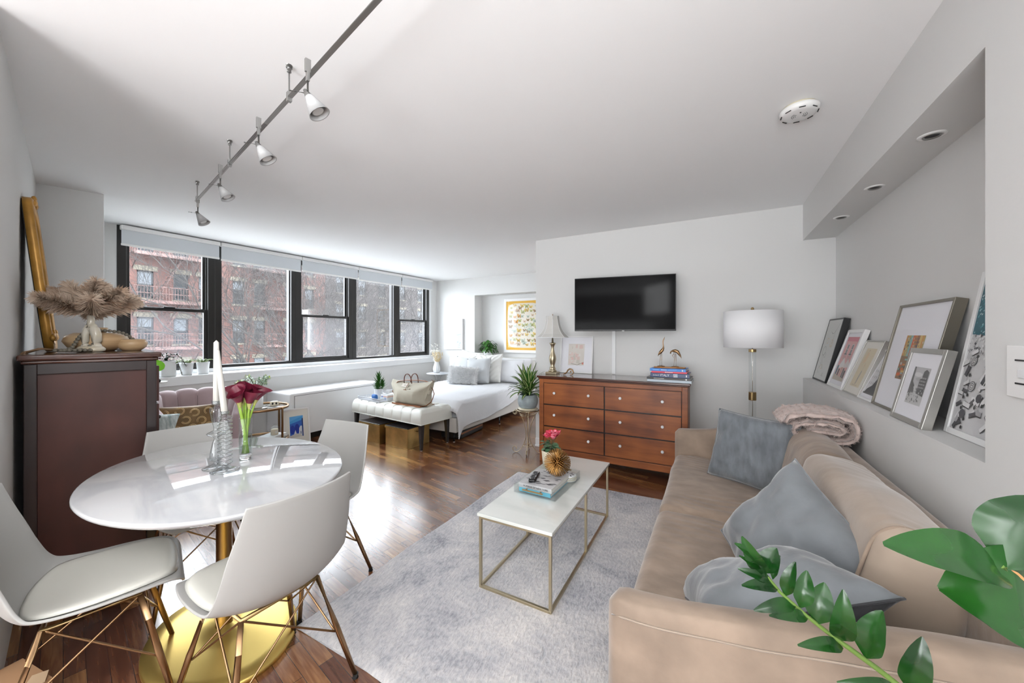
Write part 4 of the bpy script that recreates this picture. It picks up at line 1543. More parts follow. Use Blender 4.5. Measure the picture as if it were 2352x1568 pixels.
def book(b, c, d, rz=0.0, soft=False):
    """cover (slot 0) and pages (slot 1), spine on local -Y, thickness d[2]"""
    c = Vector(c)
    rot = Matrix.Rotation(rz, 3, 'Z')
    tk = 0.0022
    def bb(off, dd, mi):
        b.box(c + rot @ Vector(off), dd, mi, rz=rz)
    bb((0, 0, tk / 2), (d[0], d[1], tk), 0)
    bb((0, 0, d[2] - tk / 2), (d[0], d[1], tk), 0)
    bb((0, -d[1] / 2 + tk / 2, d[2] / 2), (d[0], tk, d[2] - 2 * tk), 0)
    bb((0, 0.0005, d[2] / 2), (d[0] - 0.006, d[1] - 0.006, d[2] - 2 * tk - 0.0002), 1)
def TRL(x, y, z):
    return TR + Matrix.Rotation(trz, 3, 'Z') @ Vector((x, y, z))
t = T('book', 'turquoise book at the bottom of the acrylic tray on the coffee table', 'book', TRL(-0.008, -0.045, 0.0045), trz)
b = MB(); book(b, (0, 0, 0), (0.205, 0.265, 0.024)); b.build('cover_and_pages', ['bk_cyan', 'paper'], t)
t = T('book', 'grey photo book under the remote and spiky ball, black capitals on its spine', 'book', TRL(-0.006, -0.042, 0.029), trz)
b = MB(); book(b, (0, 0, 0), (0.215, 0.27, 0.026)); b.build('cover_and_pages', ['bk_grey', 'paper'], t)
text('spine_title', 'HUMANS OF NEW YORK', 0.0145, 'ink', t, axes((0.005, -0.1362, 0.013), (1, 0, 0), (0, 0, 1), (0, -1, 0)), scale_x=1.0)
b = MB()
rr_ = random.Random(8)
for k in range(26):   # dark street photo printed on the cover
    x = -0.09 + rr_.random() * 0.18
    y = -0.11 + rr_.random() * 0.22
    s_ = rr_.uniform(0.010, 0.035)
    b.poly([(x - s_, y, 0.0263 + k * 0.00001), (x, y - s_ * 0.3, 0.0263 + k * 0.00001), (x + s_ * 0.9, y + s_ * 0.2, 0.0263 + k * 0.00001), (x + s_ * 0.2, y + s_ * 0.5, 0.0263 + k * 0.00001)], k % 3)
b.build('cover_photo', [flat((0.05, 0.05, 0.06)), flat((0.20, 0.20, 0.21)), flat((0.66, 0.65, 0.64))], t, normals=False)
BT = 0.029 + 0.0265
# remote
t = T('remote_control', 'black remote control lying on the grey photo book', 'remote control', TRL(-0.060, -0.075, BT + 0.0005), trz + R(14))
b = MB(); rbox(b, (0, 0, 0.009), (0.042, 0.150, 0.017), 0.007, 8); b.build('casing', 'black', t)
b = MB()
for i in range(3):
    for j in range(9):
        if j == 4 and i == 1:
            continue
        b.box((-0.012 + i * 0.012, -0.055 + j * 0.0135, 0.0185), (0.008, 0.0062, 0.0024), (i + j) % 5 == 0)
b.build('buttons', [flat((0.10, 0.10, 0.11)), flat((0.55, 0.55, 0.55))], t, bevel=0.0006)
# spiky ball
SP = TRL(0.045, 0.035, BT + 0.083)
t = T('urchin_ornament', 'copper gold spiky ball ornament on the books in the tray', 'ornament', SP)
b = MB(); b.ball((0, 0, 0), 0.017, 14); b.build('core', 'urchin', t)
b = MB()
n = 460
for k in range(n):
    zz = 1 - 2 * (k + 0.5) / n
    ph = k * PI * (3 - math.sqrt(5))
    r_ = math.sqrt(1 - zz * zz)
    d = Vector((r_ * math.cos(ph), r_ * math.sin(ph), zz))
    L = 0.084 + 0.002 * math.sin(k * 7.3)
    b.tube([d * 0.015, d * L], [0.0012, 0.0016], 5)
o = b.build('spikes', 'urchin', t); o['kind'] = 'stuff'
# stack of coasters and a folded lattice card beside the ball
for k in range(5):
    b = MB(); b.lathe([(0, 0), (0.050, 0), (0.052, 0.003), (0.050, 0.006), (0, 0.006)], n=36)
    o = b.build('coaster', 'ceramic_cream' if k % 2 else 'ceramic', loc=TRL(0.078 + 0.002 * (k % 2), 0.135 , 0.0047 + k * 0.0066))
    tag(o, ['lowest round cream coaster of the stack beside the spiky ball', 'second lowest round coaster of the stack beside the spiky ball', 'middle round coaster in the stack beside the spiky ball',
            'second highest round coaster beside the spiky ball', 'top round coaster with black drawing beside the spiky ball'][k], 'coaster', 'coaster stack in the tray')
    if k == 4:
        b = MB()
        for q in range(7):
            a = q * 0.9
            b.poly([(0.035 * math.cos(a), 0.035 * math.sin(a), 0.0062), (0.040 * math.cos(a + 0.3), 0.040 * math.sin(a + 0.3), 0.0062), (0.012 * math.cos(a + 0.8), 0.012 * math.sin(a + 0.8), 0.0062)])
        b.build('line_drawing', 'ink', o, normals=False)
# potted cyclamen
PC = Vector((-1.015, 2.46, CT))
t = T('potted_cyclamen', 'red flowered cyclamen in a round cream pot at the far end of the coffee table', 'potted plant', PC)
b = MB(); b.lathe([(0, 0), (0.052, 0), (0.060, 0.006), (0.068, 0.085), (0.071, 0.118), (0.0685, 0.120), (0.065, 0.114), (0.062, 0.10), (0, 0.10)], n=40); b.build('pot', 'ceramic_cream', t)
b = MB(); b.lathe([(0.0, 0.104), (0.063, 0.102)], n=24); b.build('soil', 'soil', t)
rnd = random.Random(2)
b = MB()
for k in range(34):
    a = rnd.uniform(0, 2 * PI); r_ = rnd.uniform(0.0, 0.045)
    base = Vector((math.cos(a) * r_ * 0.5, math.sin(a) * r_ * 0.5, 0.108))
    h = rnd.uniform(0.015, 0.065)
    tip = Vector((math.cos(a) * (r_ + 0.018), math.sin(a) * (r_ + 0.018), 0.108 + h))
    b.tube([base, tip], 0.0012, 4)
    d = Vector((math.cos(a), math.sin(a), rnd.uniform(-0.35, 0.35)))
    b.blade(tip - d * 0.008, d, rnd.uniform(0.035, 0.05), rnd.uniform(0.034, 0.046), 0, fold=0.2, shape=0.1, droop=0.5, n=6)
b.build('foliage', 'cyc_leaf', t, normals=False)
b = MB()
for k in range(13):
    a = k * 2.4; r_ = 0.034 * math.sqrt(k / 13)
    top = Vector((0.010 + math.cos(a) * r_ * 1.3, math.sin(a) * r_ * 1.2, 0.20 + 0.03 * rnd.random()))
    b.tube([(0.0, 0, 0.105), (0.004, 0, 0.15), top], 0.0013, 4, 2)
    for p in range(6):
        an = p * PI / 3 + k
        d = Vector((math.cos(an) * 0.7, math.sin(an) * 0.7, 0.75))
        b.blade(top, d, 0.042, 0.034, 1 if (k in (1, 5) or rnd.random() < 0.12) else 0, fold=0.3, shape=0.3, n=5, droop=-0.3 if p % 2 else 0.4)
b.build('blooms', ['red', 'pinkpetal', 'stem_brown'], t, normals=False)

# ================================================================== SOFA
SX0, SX1, SY0, SY1 = -0.262, 0.672, 1.025, 3.235
t = T('sofa', 'taupe velvet three-seat sofa against the right wall', 'sofa', (0.2, 2.13, 0.0))
off = Vector((-0.2, -2.13, 0))
def armfn(yc, th, x0, x1, za, zb, zbot, seed):
    def fn(u, v):
        # u along x, v round the section (starting bottom inner, closed)
        x = x0 + (x1 - x0) * u
        zt = za + (zb - za) * smoothstep(0.0, 1.0, u) 
        # front edge rounding
        k = 1.0
        e = min(u / 0.045, 1.0)
        k = math.sin(e * PI / 2) ** 0.6 if e < 1 else 1.0
        hw = th / 2 * (0.35 + 0.65 * k)
        ztt = zt - (1 - k) * 0.03
        a = v * 2 * PI
        # superellipse section: mostly straight sides, round top
        m_ = 0.35
        cy = math.copysign(abs(math.cos(a)) ** m_, math.cos(a))
        cz = math.sin(a)
        zz = (zbot + ztt) / 2 + (ztt - zbot) / 2 * math.copysign(abs(cz) ** 0.55, cz)
        if cz > 0:
            hw2 = hw * (1 + 0.06 * math.sin(PI * u))
        else:
            hw2 = hw
        y = yc + hw2 * cy * (1.0 if cz < 0.9 else 1.0)
        n_ = nz((x, y, zz), 7, seed) * 0.004
        return Vector((x, y + n_, zz)) + off
    return fn
def arm(name, yc, seed):
    b = MB()
    f = armfn(yc, 0.105, SX0, SX1, 0.612, 0.745, 0.075, seed)
    g = b.grid(f, 40, 44, cv=True)
    b.face(g[0][::-1]); b.face(g[-1])
    o = b.build(name, 'velvet', t)
    b2 = MB()
    s_ = 1 if yc > 2 else -1
    pts = []
    for i in range(30):
        u = 0.015 + i / 29 * 0.97
        p = f(u, 0.5 - 0.135 if s_ < 0 else 0.135)
        pts.append(p + Vector((0, s_ * 0.002, 0)))
    b2.tube(pts, 0.0022, 6)
    b2.build('piped_seam', 'velvet2', o)
arm('armrest', SY0 + 0.0525, 1.0)
arm('armrest', SY1 - 0.0525, 2.0)
b = MB()
rbox(b, Vector((0.615, 2.13, 0.41)) + off, (0.115, 2.10, 0.665), 0.05, 12, amp=0.006, sc=4)
b.build('back', 'velvet', t)
b = MB(); b.box(Vector((0.18, 2.13, 0.165)) + off, (0.80, 2.02, 0.17)); b.build('base_frame', 'velvet', t, bevel=0.02)
for x in (-0.18, 0.58):
    for y in (1.12, 3.14):
        b = MB(); b.cyl(Vector((x, y, 0.0)) + off, Vector((x, y, 0.085)) + off, 0.014, 0.022, 14); b.build('foot', 'blackmetal', t)
def seat_crease(seed):
    def f(q):
        return 0.0045 * math.sin(q.y * 115 + q.x * 18 + 9 * nz((q.x, q.y, 0), 3, seed) + seed) * max(0, nz((q.x * 1.2, q.y * 1.6, 1), 2.3, seed + 4) + 0.22) * smoothstep(0.0, 0.1, 0.32 - abs(q.x))
    return f
for yc, ln, sd in ((1.605, 1.03, 1.7), (2.635, 1.02, 5.1)):
    b = MB()
    rbox(b, Vector((0.075, yc, 0.338)) + off, (0.665, ln, 0.185), 0.05, 64, amp=0.008, sc=5, seed=sd, puff=0.010, crease=seat_crease(sd))
    b.build('seat_cushion', 'velvet', t)
def backrot(y, lean, twist=0):
    return Matrix.Rotation(R(lean), 3, 'Y') @ Matrix.Rotation(R(twist), 3, 'X')
b = MB(); rbox(b, Vector((0.455, 2.615, 0.600)) + off, (0.21, 1.00, 0.40), 0.085, 40, amp=0.016, sc=5, seed=3, puff=0.02, crease=seat_crease(3), m=Matrix.Rotation(R(13), 3, 'Y'))
b.build('back_cushion', 'velvet', t)
b = MB(); rbox(b, Vector((0.445, 1.735, 0.605)) + off, (0.225, 0.78, 0.41), 0.055, 44, amp=0.022, sc=5, seed=8, puff=0.022, crease=seat_crease(11), m=Matrix.Rotation(R(15), 3, 'Y') @ Matrix.Rotation(R(3), 3, 'Z'))
o = b.build('back_cushion', 'velvet2', t)
b = MB()
mm_ = Matrix.Rotation(R(15), 3, 'Y') @ Matrix.Rotation(R(3), 3, 'Z')
pts = []
for k in range(40):
    a = 2 * PI * k / 40
    pts.append(Vector((0.445, 1.735, 0.605)) + off + mm_ @ Vector((0.119 * math.copysign(abs(math.cos(a)) ** 0.4, math.cos(a)), -0.348 + 0.003 * math.sin(5 * a), 0.212 * math.copysign(abs(math.sin(a)) ** 0.4, math.sin(a)))))
b.tube(pts, 0.005, 8, closed=True)
b.build('end_seam', 'velvet', o)

# throw pillows
def throw(name, label, cat, loc, rz, lean, w_, h_, th, m_, seed, group=None, roll=0, wr=0.012, pipe=None, mtx=None, back=False):
    b = pillow_mesh(w_, h_, th, seed, wr, 30, back=back)
    mt = mtx if mtx is not None else Matrix.Rotation(R(rz), 4, 'Z') @ Matrix.Rotation(R(lean), 4, 'X') @ Matrix.Rotation(R(roll), 4, 'Y')
    for v in b.bm.verts:
        v.co = mt @ v.co
    o = b.build(name, m_, loc=loc)
    if pipe:
        b2 = MB()
        pts = []
        for k in range(80):
            s_ = k / 80 * 4
            e = int(s_); f = s_ - e
            a, c = [(-1 + 2 * f, -1), (1, -1 + 2 * f), (1 - 2 * f, 1), (-1, 1 - 2 * f)][e]
            x = a * w_ / 2 * (1 - 0.10 * (1 - abs(c) ** 2) * a * a * 0.6)
            z = c * h_ / 2 * (1 - 0.10 * (1 - abs(a) ** 2) * c * c * 0.6)
            pts.append(mt @ Vector((x, 0, z)))
        b2.tube(pts, 0.0035, 6, closed=True)
        b2.build('piping', pipe, o)
    tag(o, label, cat, group)
    return o
throw('throw_pillow', 'rumpled blue-grey pillow at the far end of the sofa, below the pink blanket', 'pillow', (0.205, 2.68, 0.640), -25, -16, 0.45, 0.43, 0.21, 'grey_linen', 3.3, 'grey pillows on the sofa', roll=3, wr=0.030, pipe='grey_velvet')
throw('throw_pillow', 'grey velvet pillow standing with one peaked corner against the near back cushion', 'pillow', (0.235, 1.600, 0.605), 0, 0, 0.44, 0.44, 0.20, 'grey_velvet', 6.1, 'grey pillows on the sofa', wr=0.026, pipe='grey_velvet', mtx=orient((-0.74, -0.52, 0.42), (0.25, -0.35, 1)))
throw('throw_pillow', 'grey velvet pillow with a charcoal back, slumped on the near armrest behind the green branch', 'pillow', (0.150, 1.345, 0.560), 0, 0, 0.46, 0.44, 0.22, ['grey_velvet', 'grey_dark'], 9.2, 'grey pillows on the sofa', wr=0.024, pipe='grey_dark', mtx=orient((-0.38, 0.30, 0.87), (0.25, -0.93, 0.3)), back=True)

# folded blush fur blanket
t = T('folded_blanket', 'folded blush faux fur blanket rolled on the far corner of the sofa back', 'blanket', (0.520, 2.74, 0.752))
b = MB()
path = [(-0.06, 0.045), (-0.02, 0.052), (0.03, 0.050), (0.075, 0.045), (0.090, 0.060), (0.075, 0.078), (0.02, 0.083), (-0.05, 0.080), (-0.095, 0.070), (-0.110, 0.045), (-0.095, 0.020), (-0.05, 0.012), (0.03, 0.010), (0.10, 0.012), (0.135, 0.035), (0.140, 0.070), (0.120, 0.105), (0.05, 0.118), (-0.05, 0.118), (-0.12, 0.105), (-0.150, 0.070)]
pp = [Vector((p[0] * 1.12, 0, p[1] * 1.30 - 0.004)) for p in path]
th_ = 0.040
rows = []
m_ = len(pp)
def nrm(i):
    d = (pp[min(i + 1, m_ - 1)] - pp[max(i - 1, 0)]).normalized()
    return Vector((d.z, 0, -d.x))
def blk(u, v):
    # u round the flattened ribbon outline, v across depth
    s_ = u * 2
    back = s_ > 1
    q = (2 - s_) if back else s_
    x = q * (m_ - 1)
    i = min(int(x), m_ - 2)
    f = x - i
    p = pp[i].lerp(pp[i + 1], f)
    nn = nrm(i).lerp(nrm(min(i + 1, m_ - 1)), f)
    y = (v - 0.5) * 0.30
    rr = (th_ / 2) * (1 - 0.55 * abs(2 * v - 1) ** 6)
    w_ = nz((p.x, y, p.z), 28, 3 if back else 8) * 0.008
    return p + nn * ((-1 if back else 1) * rr + w_) + Vector((0, y + nz((p.x * 20, 1, p.z * 20), 1, 4) * 0.012, w_))
g = b.grid(blk, 110, 26, cu=True)
# close both ends of the ribbon edges
for e in (0, -1):
    n_ = len(g)
    for i in range(n_ // 2 - 1):
        b.face([g[i][e], g[i + 1][e], g[n_ - 2 - i][e], g[n_ - 1 - i][e]], 0, True)
r_ = random.Random(4)
b.bm.verts.ensure_lookup_table()
b.bm.normal_update()
vs = list(b.bm.verts)
for k in range(42000):
    v = r_.choice(vs)
    p = v.co + Vector((r_.uniform(-1, 1), r_.uniform(-1, 1), r_.uniform(-1, 1))) * 0.006
    c = Vector((p.x * 0.0, 0, 0.06))
    d = Vector((r_.uniform(-0.6, 0.6), r_.uniform(-1.3, 0.5), r_.uniform(-0.6, 0.5)))
    d = (d + v.normal * 0.3 if v.normal.length else d).normalized()
    w_ = d.cross(Vector((r_.uniform(-1, 1), r_.uniform(-1, 1), 1))).normalized() * 0.0011
    e = p + d * r_.uniform(0.006, 0.016)
    b.face([b.bm.verts.new(p - w_), b.bm.verts.new(p + w_), b.bm.verts.new(e)], 0)
b.build('fur_folds', 'fur_pink', t, normals=False)

# ================================================================== FLOOR LAMP
FL = Vector((0.300, 3.80, 0))
t = T('floor_lamp', 'brass and clear glass floor lamp with a white drum shade, behind the sofa', 'floor lamp', FL)
b = MB(); b.lathe([(0, 0), (0.14, 0), (0.14, 0.018), (0.13, 0.024), (0, 0.024)], n=48); b.build('base', 'brass', t)
b = MB(); b.cyl((0, 0, 0.02), (0, 0, 1.56), 0.0065, n=16); b.build('pole', 'brass', t)
b = MB(); b.lathe([(0.027, 0.10), (0.027, 1.20)], n=28); b.build('glass_column', 'clear', t)
for z0_, z1_, r_ in ((1.200, 1.225, 0.029), (0.785, 0.855, 0.029), (0.08, 0.12, 0.029)):
    b = MB(); b.lathe([(0, z0_), (r_, z0_), (r_, z1_), (0, z1_)], n=32, smooth=False); b.build('collar', 'brass', t, bevel=0.002)
b = MB(); b.ball((0, 0, 1.572), (0.013, 0.013, 0.016), 16); b.build('finial', 'brass', t)
b = MB()
b.lathe([(0.217, 1.240), (0.217, 1.552)], n=72)
b.build('drum_shade', 'lampshade', t, solid=0.003)
b = MB()
for k in range(3):
    a = 2 * PI * k / 3
    b.tube([(0, 0, 1.54), (math.cos(a) * 0.215, math.sin(a) * 0.215, 1.54)], 0.002, 6)
b.build('shade_spider', 'brass', t)

# ================================================================== DRESSER
DX0, DX1, DY0, DY1, DZ = -1.665, -0.172, 3.62, 4.093, 0.915
dc = Vector(((DX0 + DX1) / 2, (DY0 + DY1) / 2, 0))
t = T('dresser', 'wide cherry-stained wooden dresser with six drawers under the television', 'dresser', dc)
W2, D2 = (DX1 - DX0) / 2, (DY1 - DY0) / 2
b = MB()
b.box2((-W2 + 0.030, -D2 + 0.035, 0.09), (W2 - 0.030, D2 - 0.005, 0.885))
b.build('body', 'walnut', t)
b = MB()
b.box2((-W2, -D2, 0.893), (W2, D2, 0.915)); b.box2((-W2 + 0.012, -D2 + 0.010, 0.880), (W2 - 0.012, D2, 0.893))
b.build('top', 'walnut_dark', t, bevel=0.006, segs=3)
b = MB()
for sx in (-1, 1):
    x0_ = sx * (W2 - 0.048)
    b.box((x0_, -D2 + 0.027, 0.485), (0.048, 0.024, 0.79))
    b.box((x0_, -D2 + 0.045, 0.045), (0.045, 0.045, 0.09)); b.box((x0_, D2 - 0.045, 0.045), (0.045, 0.045, 0.09))
b.box((0, -D2 + 0.027, 0.861), (2 * W2 - 0.144, 0.018, 0.040)); b.box((0, -D2 + 0.030, 0.122), (2 * W2 - 0.144, 0.026, 0.064))
b.build('face_frame', 'walnut', t, bevel=0.003)
b = MB(); b.box2((-W2 + 0.07, -D2 + 0.031, 0.15), (W2 - 0.07, -D2 + 0.0345, 0.845)); b.build('gap_shade_sheet', 'black', t)  # black sheet behind the drawers stands in for shade between them
rows_ = [(0.618, 0.836), (0.388, 0.606), (0.162, 0.376)]
cols_ = [(-1.588 - dc.x, -0.946 - dc.x), (-0.934 - dc.x, -0.250 - dc.x)]
for (za, zb) in rows_:
    for ci, (xa, xb) in enumerate(cols_):
        b = MB(); b.box2((xa, -D2 + 0.017, za), (xb, -D2 + 0.031, zb)); d_ = b.build('drawer', 'walnut', t, bevel=0.002)
        L = xb - xa
        for x in ((xa + 0.125, xb - 0.150) if ci == 0 else (xa + 0.150, xb - 0.155)):
            b = MB()
            zc = (za + zb) / 2 + 0.012
            b.tube([(x, -D2 + 0.017, zc), (x, -D2 + 0.008, zc), (x, -D2 + 0.006, zc), (x, -D2 - 0.006, zc), (x, -D2 - 0.009, zc)], [0.006, 0.006, 0.013, 0.014, 0.010], 18)
            b.build('knob', 'ceramic', d_)

# ---- television
t = T('television', 'black flat television mounted on the grey wall above the dresser', 'television', (-0.796, 3.815, 1.665), math.atan2(0.150, 0.968))
TW, TH = 0.980, 0.552
b = MB(); b.box((0, 0.012, 0), (TW, 0.028, TH)); b.box((0, 0.04, -0.02), (TW * 0.7, 0.04, TH * 0.6)); b.build('housing', 'black', t, bevel=0.004)
b = MB(); b.box((0, -0.0025, 0.004), (TW - 0.014, 0.001, TH - 0.022)); b.build('screen', 'screen', t)
b = MB(); b.box((0, -0.004, -TH / 2 + 0.000), (0.024, 0.006, 0.010)); b.build('badge', flat((0.50, 0.50, 0.50)), t)
b = MB()
b.box((0, 0.075, 0), (0.22, 0.015, 0.22)); b.tube([(0, 0.08, 0), (0.12, 0.16, 0), (0.02, 0.27, 0)], 0.018, 8)
b.build('wall_bracket', 'black', t)
text('brand_mark', 'LG', 0.009, 'ink_white', t, axes((0, -0.0075, -TH / 2 + 0.0), (1, 0, 0), (0, 0, 1), (0, -1, 0)))
b = MB(); b.box2((-0.975, 4.095, 0.918), (-0.935, 4.1095, 1.46)); tag(b.build('cable_cover', 'trim', bevel=0.004), 'white vertical cable cover on the wall below the television', 'cable cover')

# ---- table lamp on the dresser
t = T('table_lamp', 'brass table lamp with an ivory bell shade at the left end of the dresser', 'table lamp', (-1.570, 3.84, DZ))
b = MB(); b.box((0, 0, 0.013), (0.125, 0.125, 0.026)); b.build('plinth_or_gap_shade', 'champagne', t, bevel=0.004)
b = MB()
b.lathe([(0, 0.026), (0.044, 0.026), (0.046, 0.040), (0.034, 0.050), (0.030, 0.056), (0.036, 0.064), (0.030, 0.072), (0.022, 0.090), (0.030, 0.120), (0.038, 0.150), (0.040, 0.175), (0.036, 0.200), (0.024, 0.235), (0.018, 0.270),
         (0.017, 0.300), (0.026, 0.325), (0.037, 0.340), (0.034, 0.346), (0.012, 0.350), (0.008, 0.40), (0, 0.40)], n=36)
b.build('turned_body', 'champagne', t)
b = MB()
prof = [(0.070, 0.645), (0.073, 0.60), (0.085, 0.545), (0.105, 0.49), (0.135, 0.445), (0.172, 0.413), (0.180, 0.408)]
b.lathe(prof, n=8, smooth=False, rz=PI / 8)
b.build('bell_shade', 'lampshade2', t, solid=0.003)
b = MB()
for k in range(8):
    a = PI / 8 + 2 * PI * k / 8
    b.tube([(math.cos(a) * (r0 + 0.0015), math.sin(a) * (r0 + 0.0015), z0) for r0, z0 in prof], 0.0018, 5)
b.tube([(math.cos(PI / 8 + 2 * PI * k / 8) * 0.181, math.sin(PI / 8 + 2 * PI * k / 8) * 0.181, 0.408) for k in range(8)], 0.003, 6, closed=True)
b.build('shade_trim', 'lampshade', t)
b = MB(); b.tube([(0, 0, 0.39), (0, 0, 0.655), (0, 0, 0.665)], [0.003, 0.003, 0.007], 8); b.build('finial_rod', 'bronze', t)

# ---- small bronze gymnast sculpture
b = MB()
b.tube([(-0.075, 0, 0.006), (-0.045, 0.0, 0.012), (-0.015, 0, 0.030), (0.000, 0, 0.055), (0.020, 0, 0.068), (0.045, 0, 0.060), (0.060, 0, 0.030), (0.045, 0, 0.008), (0.022, 0, 0.006)], [0.003, 0.006, 0.007, 0.009, 0.010, 0.009, 0.007, 0.006, 0.004], 10)
b.tube([(0.000, 0.01, 0.055), (-0.012, 0.02, 0.035), (-0.03, 0.02, 0.010), (-0.055, 0.02, 0.005)], [0.005, 0.005, 0.004, 0.003], 8)
b.ball((0.030, -0.008, 0.040), 0.010, 10)
tag(b.build('bronze_figurine', 'bronze', loc=(-1.375, 3.80, DZ + 0.0005), rz=R(8)), 'small bronze arched figurine on the dresser beside the table lamp', 'figurine')

# ---- books and crane sculpture
BX = -0.350
zb_ = DZ + 0.001
specs = [('bk_silver', 0.375, 0.27, 0.022, 'silver-blue book at the bottom of the dresser stack', 0.0), ('bk_black', 0.370, 0.265, 0.020, 'thin black book second from bottom of the dresser stack', -0.004),
         ('bk_navy', 0.330, 0.25, 0.040, 'thick navy book titled Italy in the dresser stack', 0.004), ('bk_red', 0.300, 0.235, 0.015, 'thin crimson book in the dresser stack above the navy one', 0.0), ('bk_blue', 0.305, 0.24, 0.024, 'bright blue book topping the dresser stack under the cranes', -0.008)]
for mt_, w_, d_, h_, lb, dx in specs:
    t = T('book', lb, 'book', (BX + dx, 3.70 + d_ / 2 - 0.06, zb_), R(-1.5 + dx * 200), 'books stacked on the dresser')
    b = MB(); book(b, (0, 0, 0), (w_, d_, h_)); b.build('cover_and_pages', [mt_, 'paper'], t, bevel=0.0015 if h_ > 0.03 else 0)
    fy = -d_ / 2 - 0.0006
    if mt_ == 'bk_navy':
        text('spine_title', 'ITALY', 0.030, 'ink_white', t, axes((-0.040, fy, h_ / 2 - 0.001), (1, 0, 0), (0, 0, 1), (0, -1, 0)))
        text('spine_subtitle', 'the best of', 0.019, 'ink_white', t, axes((-0.117, fy, h_ / 2 - 0.001), (1, 0, 0), (0, 0, 1), (0, -1, 0)), scale_x=0.62, shear=0.3)
        b = MB()
        b.poly([(0.032, fy, 0.005), (0.068, fy, 0.005), (0.068, fy, 0.035), (0.032, fy, 0.035)], 0)
        for q in range(4):
            b.poly([(0.034 + q * 0.008, fy - 0.0003, 0.007 + (q % 2) * 0.010), (0.042 + q * 0.008, fy - 0.0003, 0.007 + (q % 2) * 0.010), (0.042 + q * 0.008, fy - 0.0003, 0.022 + (q % 2) * 0.010), (0.034 + q * 0.008, fy - 0.0003, 0.022 + (q % 2) * 0.010)], 1 + q % 2)
        b.build('spine_picture', [flat((0.55, 0.66, 0.75)), flat((0.62, 0.42, 0.42)), flat((0.30, 0.45, 0.62))], t, normals=False)
        b = MB(); b.box((0.140, fy, h_ / 2), (0.009, 0.0006, 0.018)); b.build('publisher_mark', 'ink_white', t)
    if mt_ == 'bk_blue':
        b = MB(); b.box((-0.10, fy, h_ / 2), (0.055, 0.0004, 0.0035), 1); b.box((-0.03, fy, h_ / 2), (0.05, 0.0004, 0.0045), 0); b.box((0.04, fy, h_ / 2), (0.075, 0.0004, 0.0030), 1); b.box((0.125, fy, h_ / 2), (0.011, 0.0004, 0.012), 0)
        b.build('spine_title', ['ink_white', flat((0.35, 0.62, 0.90))], t)
    if mt_ == 'bk_red':
        b = MB()
        for q in range(9):
            b.box((-0.03 + q * 0.0075, fy, h_ / 2), (0.0048, 0.0004, 0.0070))
        b.build('spine_title', 'ink_white', t)
    if mt_ == 'bk_black':
        b = MB()
        for q in range(12):
            b.box((-0.12 + q * 0.0075, fy, h_ / 2), (0.0045, 0.0004, 0.0050))
        b.box((0.150, fy, h_ / 2), (0.013, 0.0004, 0.011))
        b.build('spine_title', 'ink_white', t)
    zb_ += h_ + 0.0006
t = T('crane_sculpture', 'two bronze cranes on a wood board, standing on the dresser books', 'sculpture', (BX - 0.005, 3.735, zb_))
b = MB()
b.prism([(-0.135, -0.03, 0), (-0.05, -0.045, 0), (0.06, -0.042, 0), (0.13, -0.02, 0), (0.14, 0.025, 0), (0.05, 0.045, 0), (-0.08, 0.042, 0), (-0.14, 0.012, 0)], (0, 0, 0.011))
b.build('wood_board', 'orangecover', t, bevel=0.003)
def crane(nm, x, up):
    g = MB()
    z0 = 0.011
    g.lathe([(0, 0), (0.036, 0), (0.033, 0.006), (0.010, 0.010), (0, 0.011)], (x, 0, z0), 24)
    g.tube([(x - 0.012, 0.004, z0 + 0.008), (x - 0.008, 0.004, z0 + 0.06), (x - 0.003, 0.003, z0 + 0.125)], 0.0021, 8)
    g.tube([(x + 0.008, -0.004, z0 + 0.008), (x + 0.007, -0.004, z0 + 0.06), (x + 0.006, -0.003, z0 + 0.125)], 0.0021, 8)
    if up:
        g.tube([(x - 0.028, 0, z0 + 0.098), (x - 0.020, 0, z0 + 0.115), (x - 0.004, 0, z0 + 0.135), (x + 0.012, 0, z0 + 0.155), (x + 0.020, 0, z0 + 0.172), (x + 0.0205, 0, z0 + 0.195), (x + 0.0175, 0, z0 + 0.225), (x + 0.0185, 0, z0 + 0.242), (x + 0.024, 0, z0 + 0.256), (x + 0.034, 0, z0 + 0.280)],
               [0.001, 0.007, 0.014, 0.014, 0.009, 0.0045, 0.0038, 0.0045, 0.0045, 0.0008], 12)
        g.tube([(x - 0.028, 0.008, z0 + 0.096), (x - 0.012, 0.012, z0 + 0.125), (x + 0.006, 0.010, z0 + 0.152)], [0.001, 0.006, 0.003], 8)
    else:
        g.tube([(x + 0.055, 0, z0 + 0.078), (x + 0.040, 0, z0 + 0.110), (x + 0.020, 0, z0 + 0.142), (x + 0.000, 0, z0 + 0.150), (x - 0.020, 0, z0 + 0.150), (x - 0.036, 0, z0 + 0.142), (x - 0.042, 0, z0 + 0.128), (x - 0.036, 0, z0 + 0.122)],
               [0.001, 0.009, 0.015, 0.016, 0.010, 0.006, 0.006, 0.002], 12)
        g.tube([(x - 0.012, 0, z0 + 0.140), (x - 0.014, 0, z0 + 0.120), (x - 0.024, 0, z0 + 0.105), (x - 0.012, 0, z0 + 0.085)], [0.003, 0.003, 0.0028, 0.001], 8)
    return g.build(nm, 'bronze', t)
crane('upright_crane', -0.075, True)
crane('bowed_crane', 0.048, False)

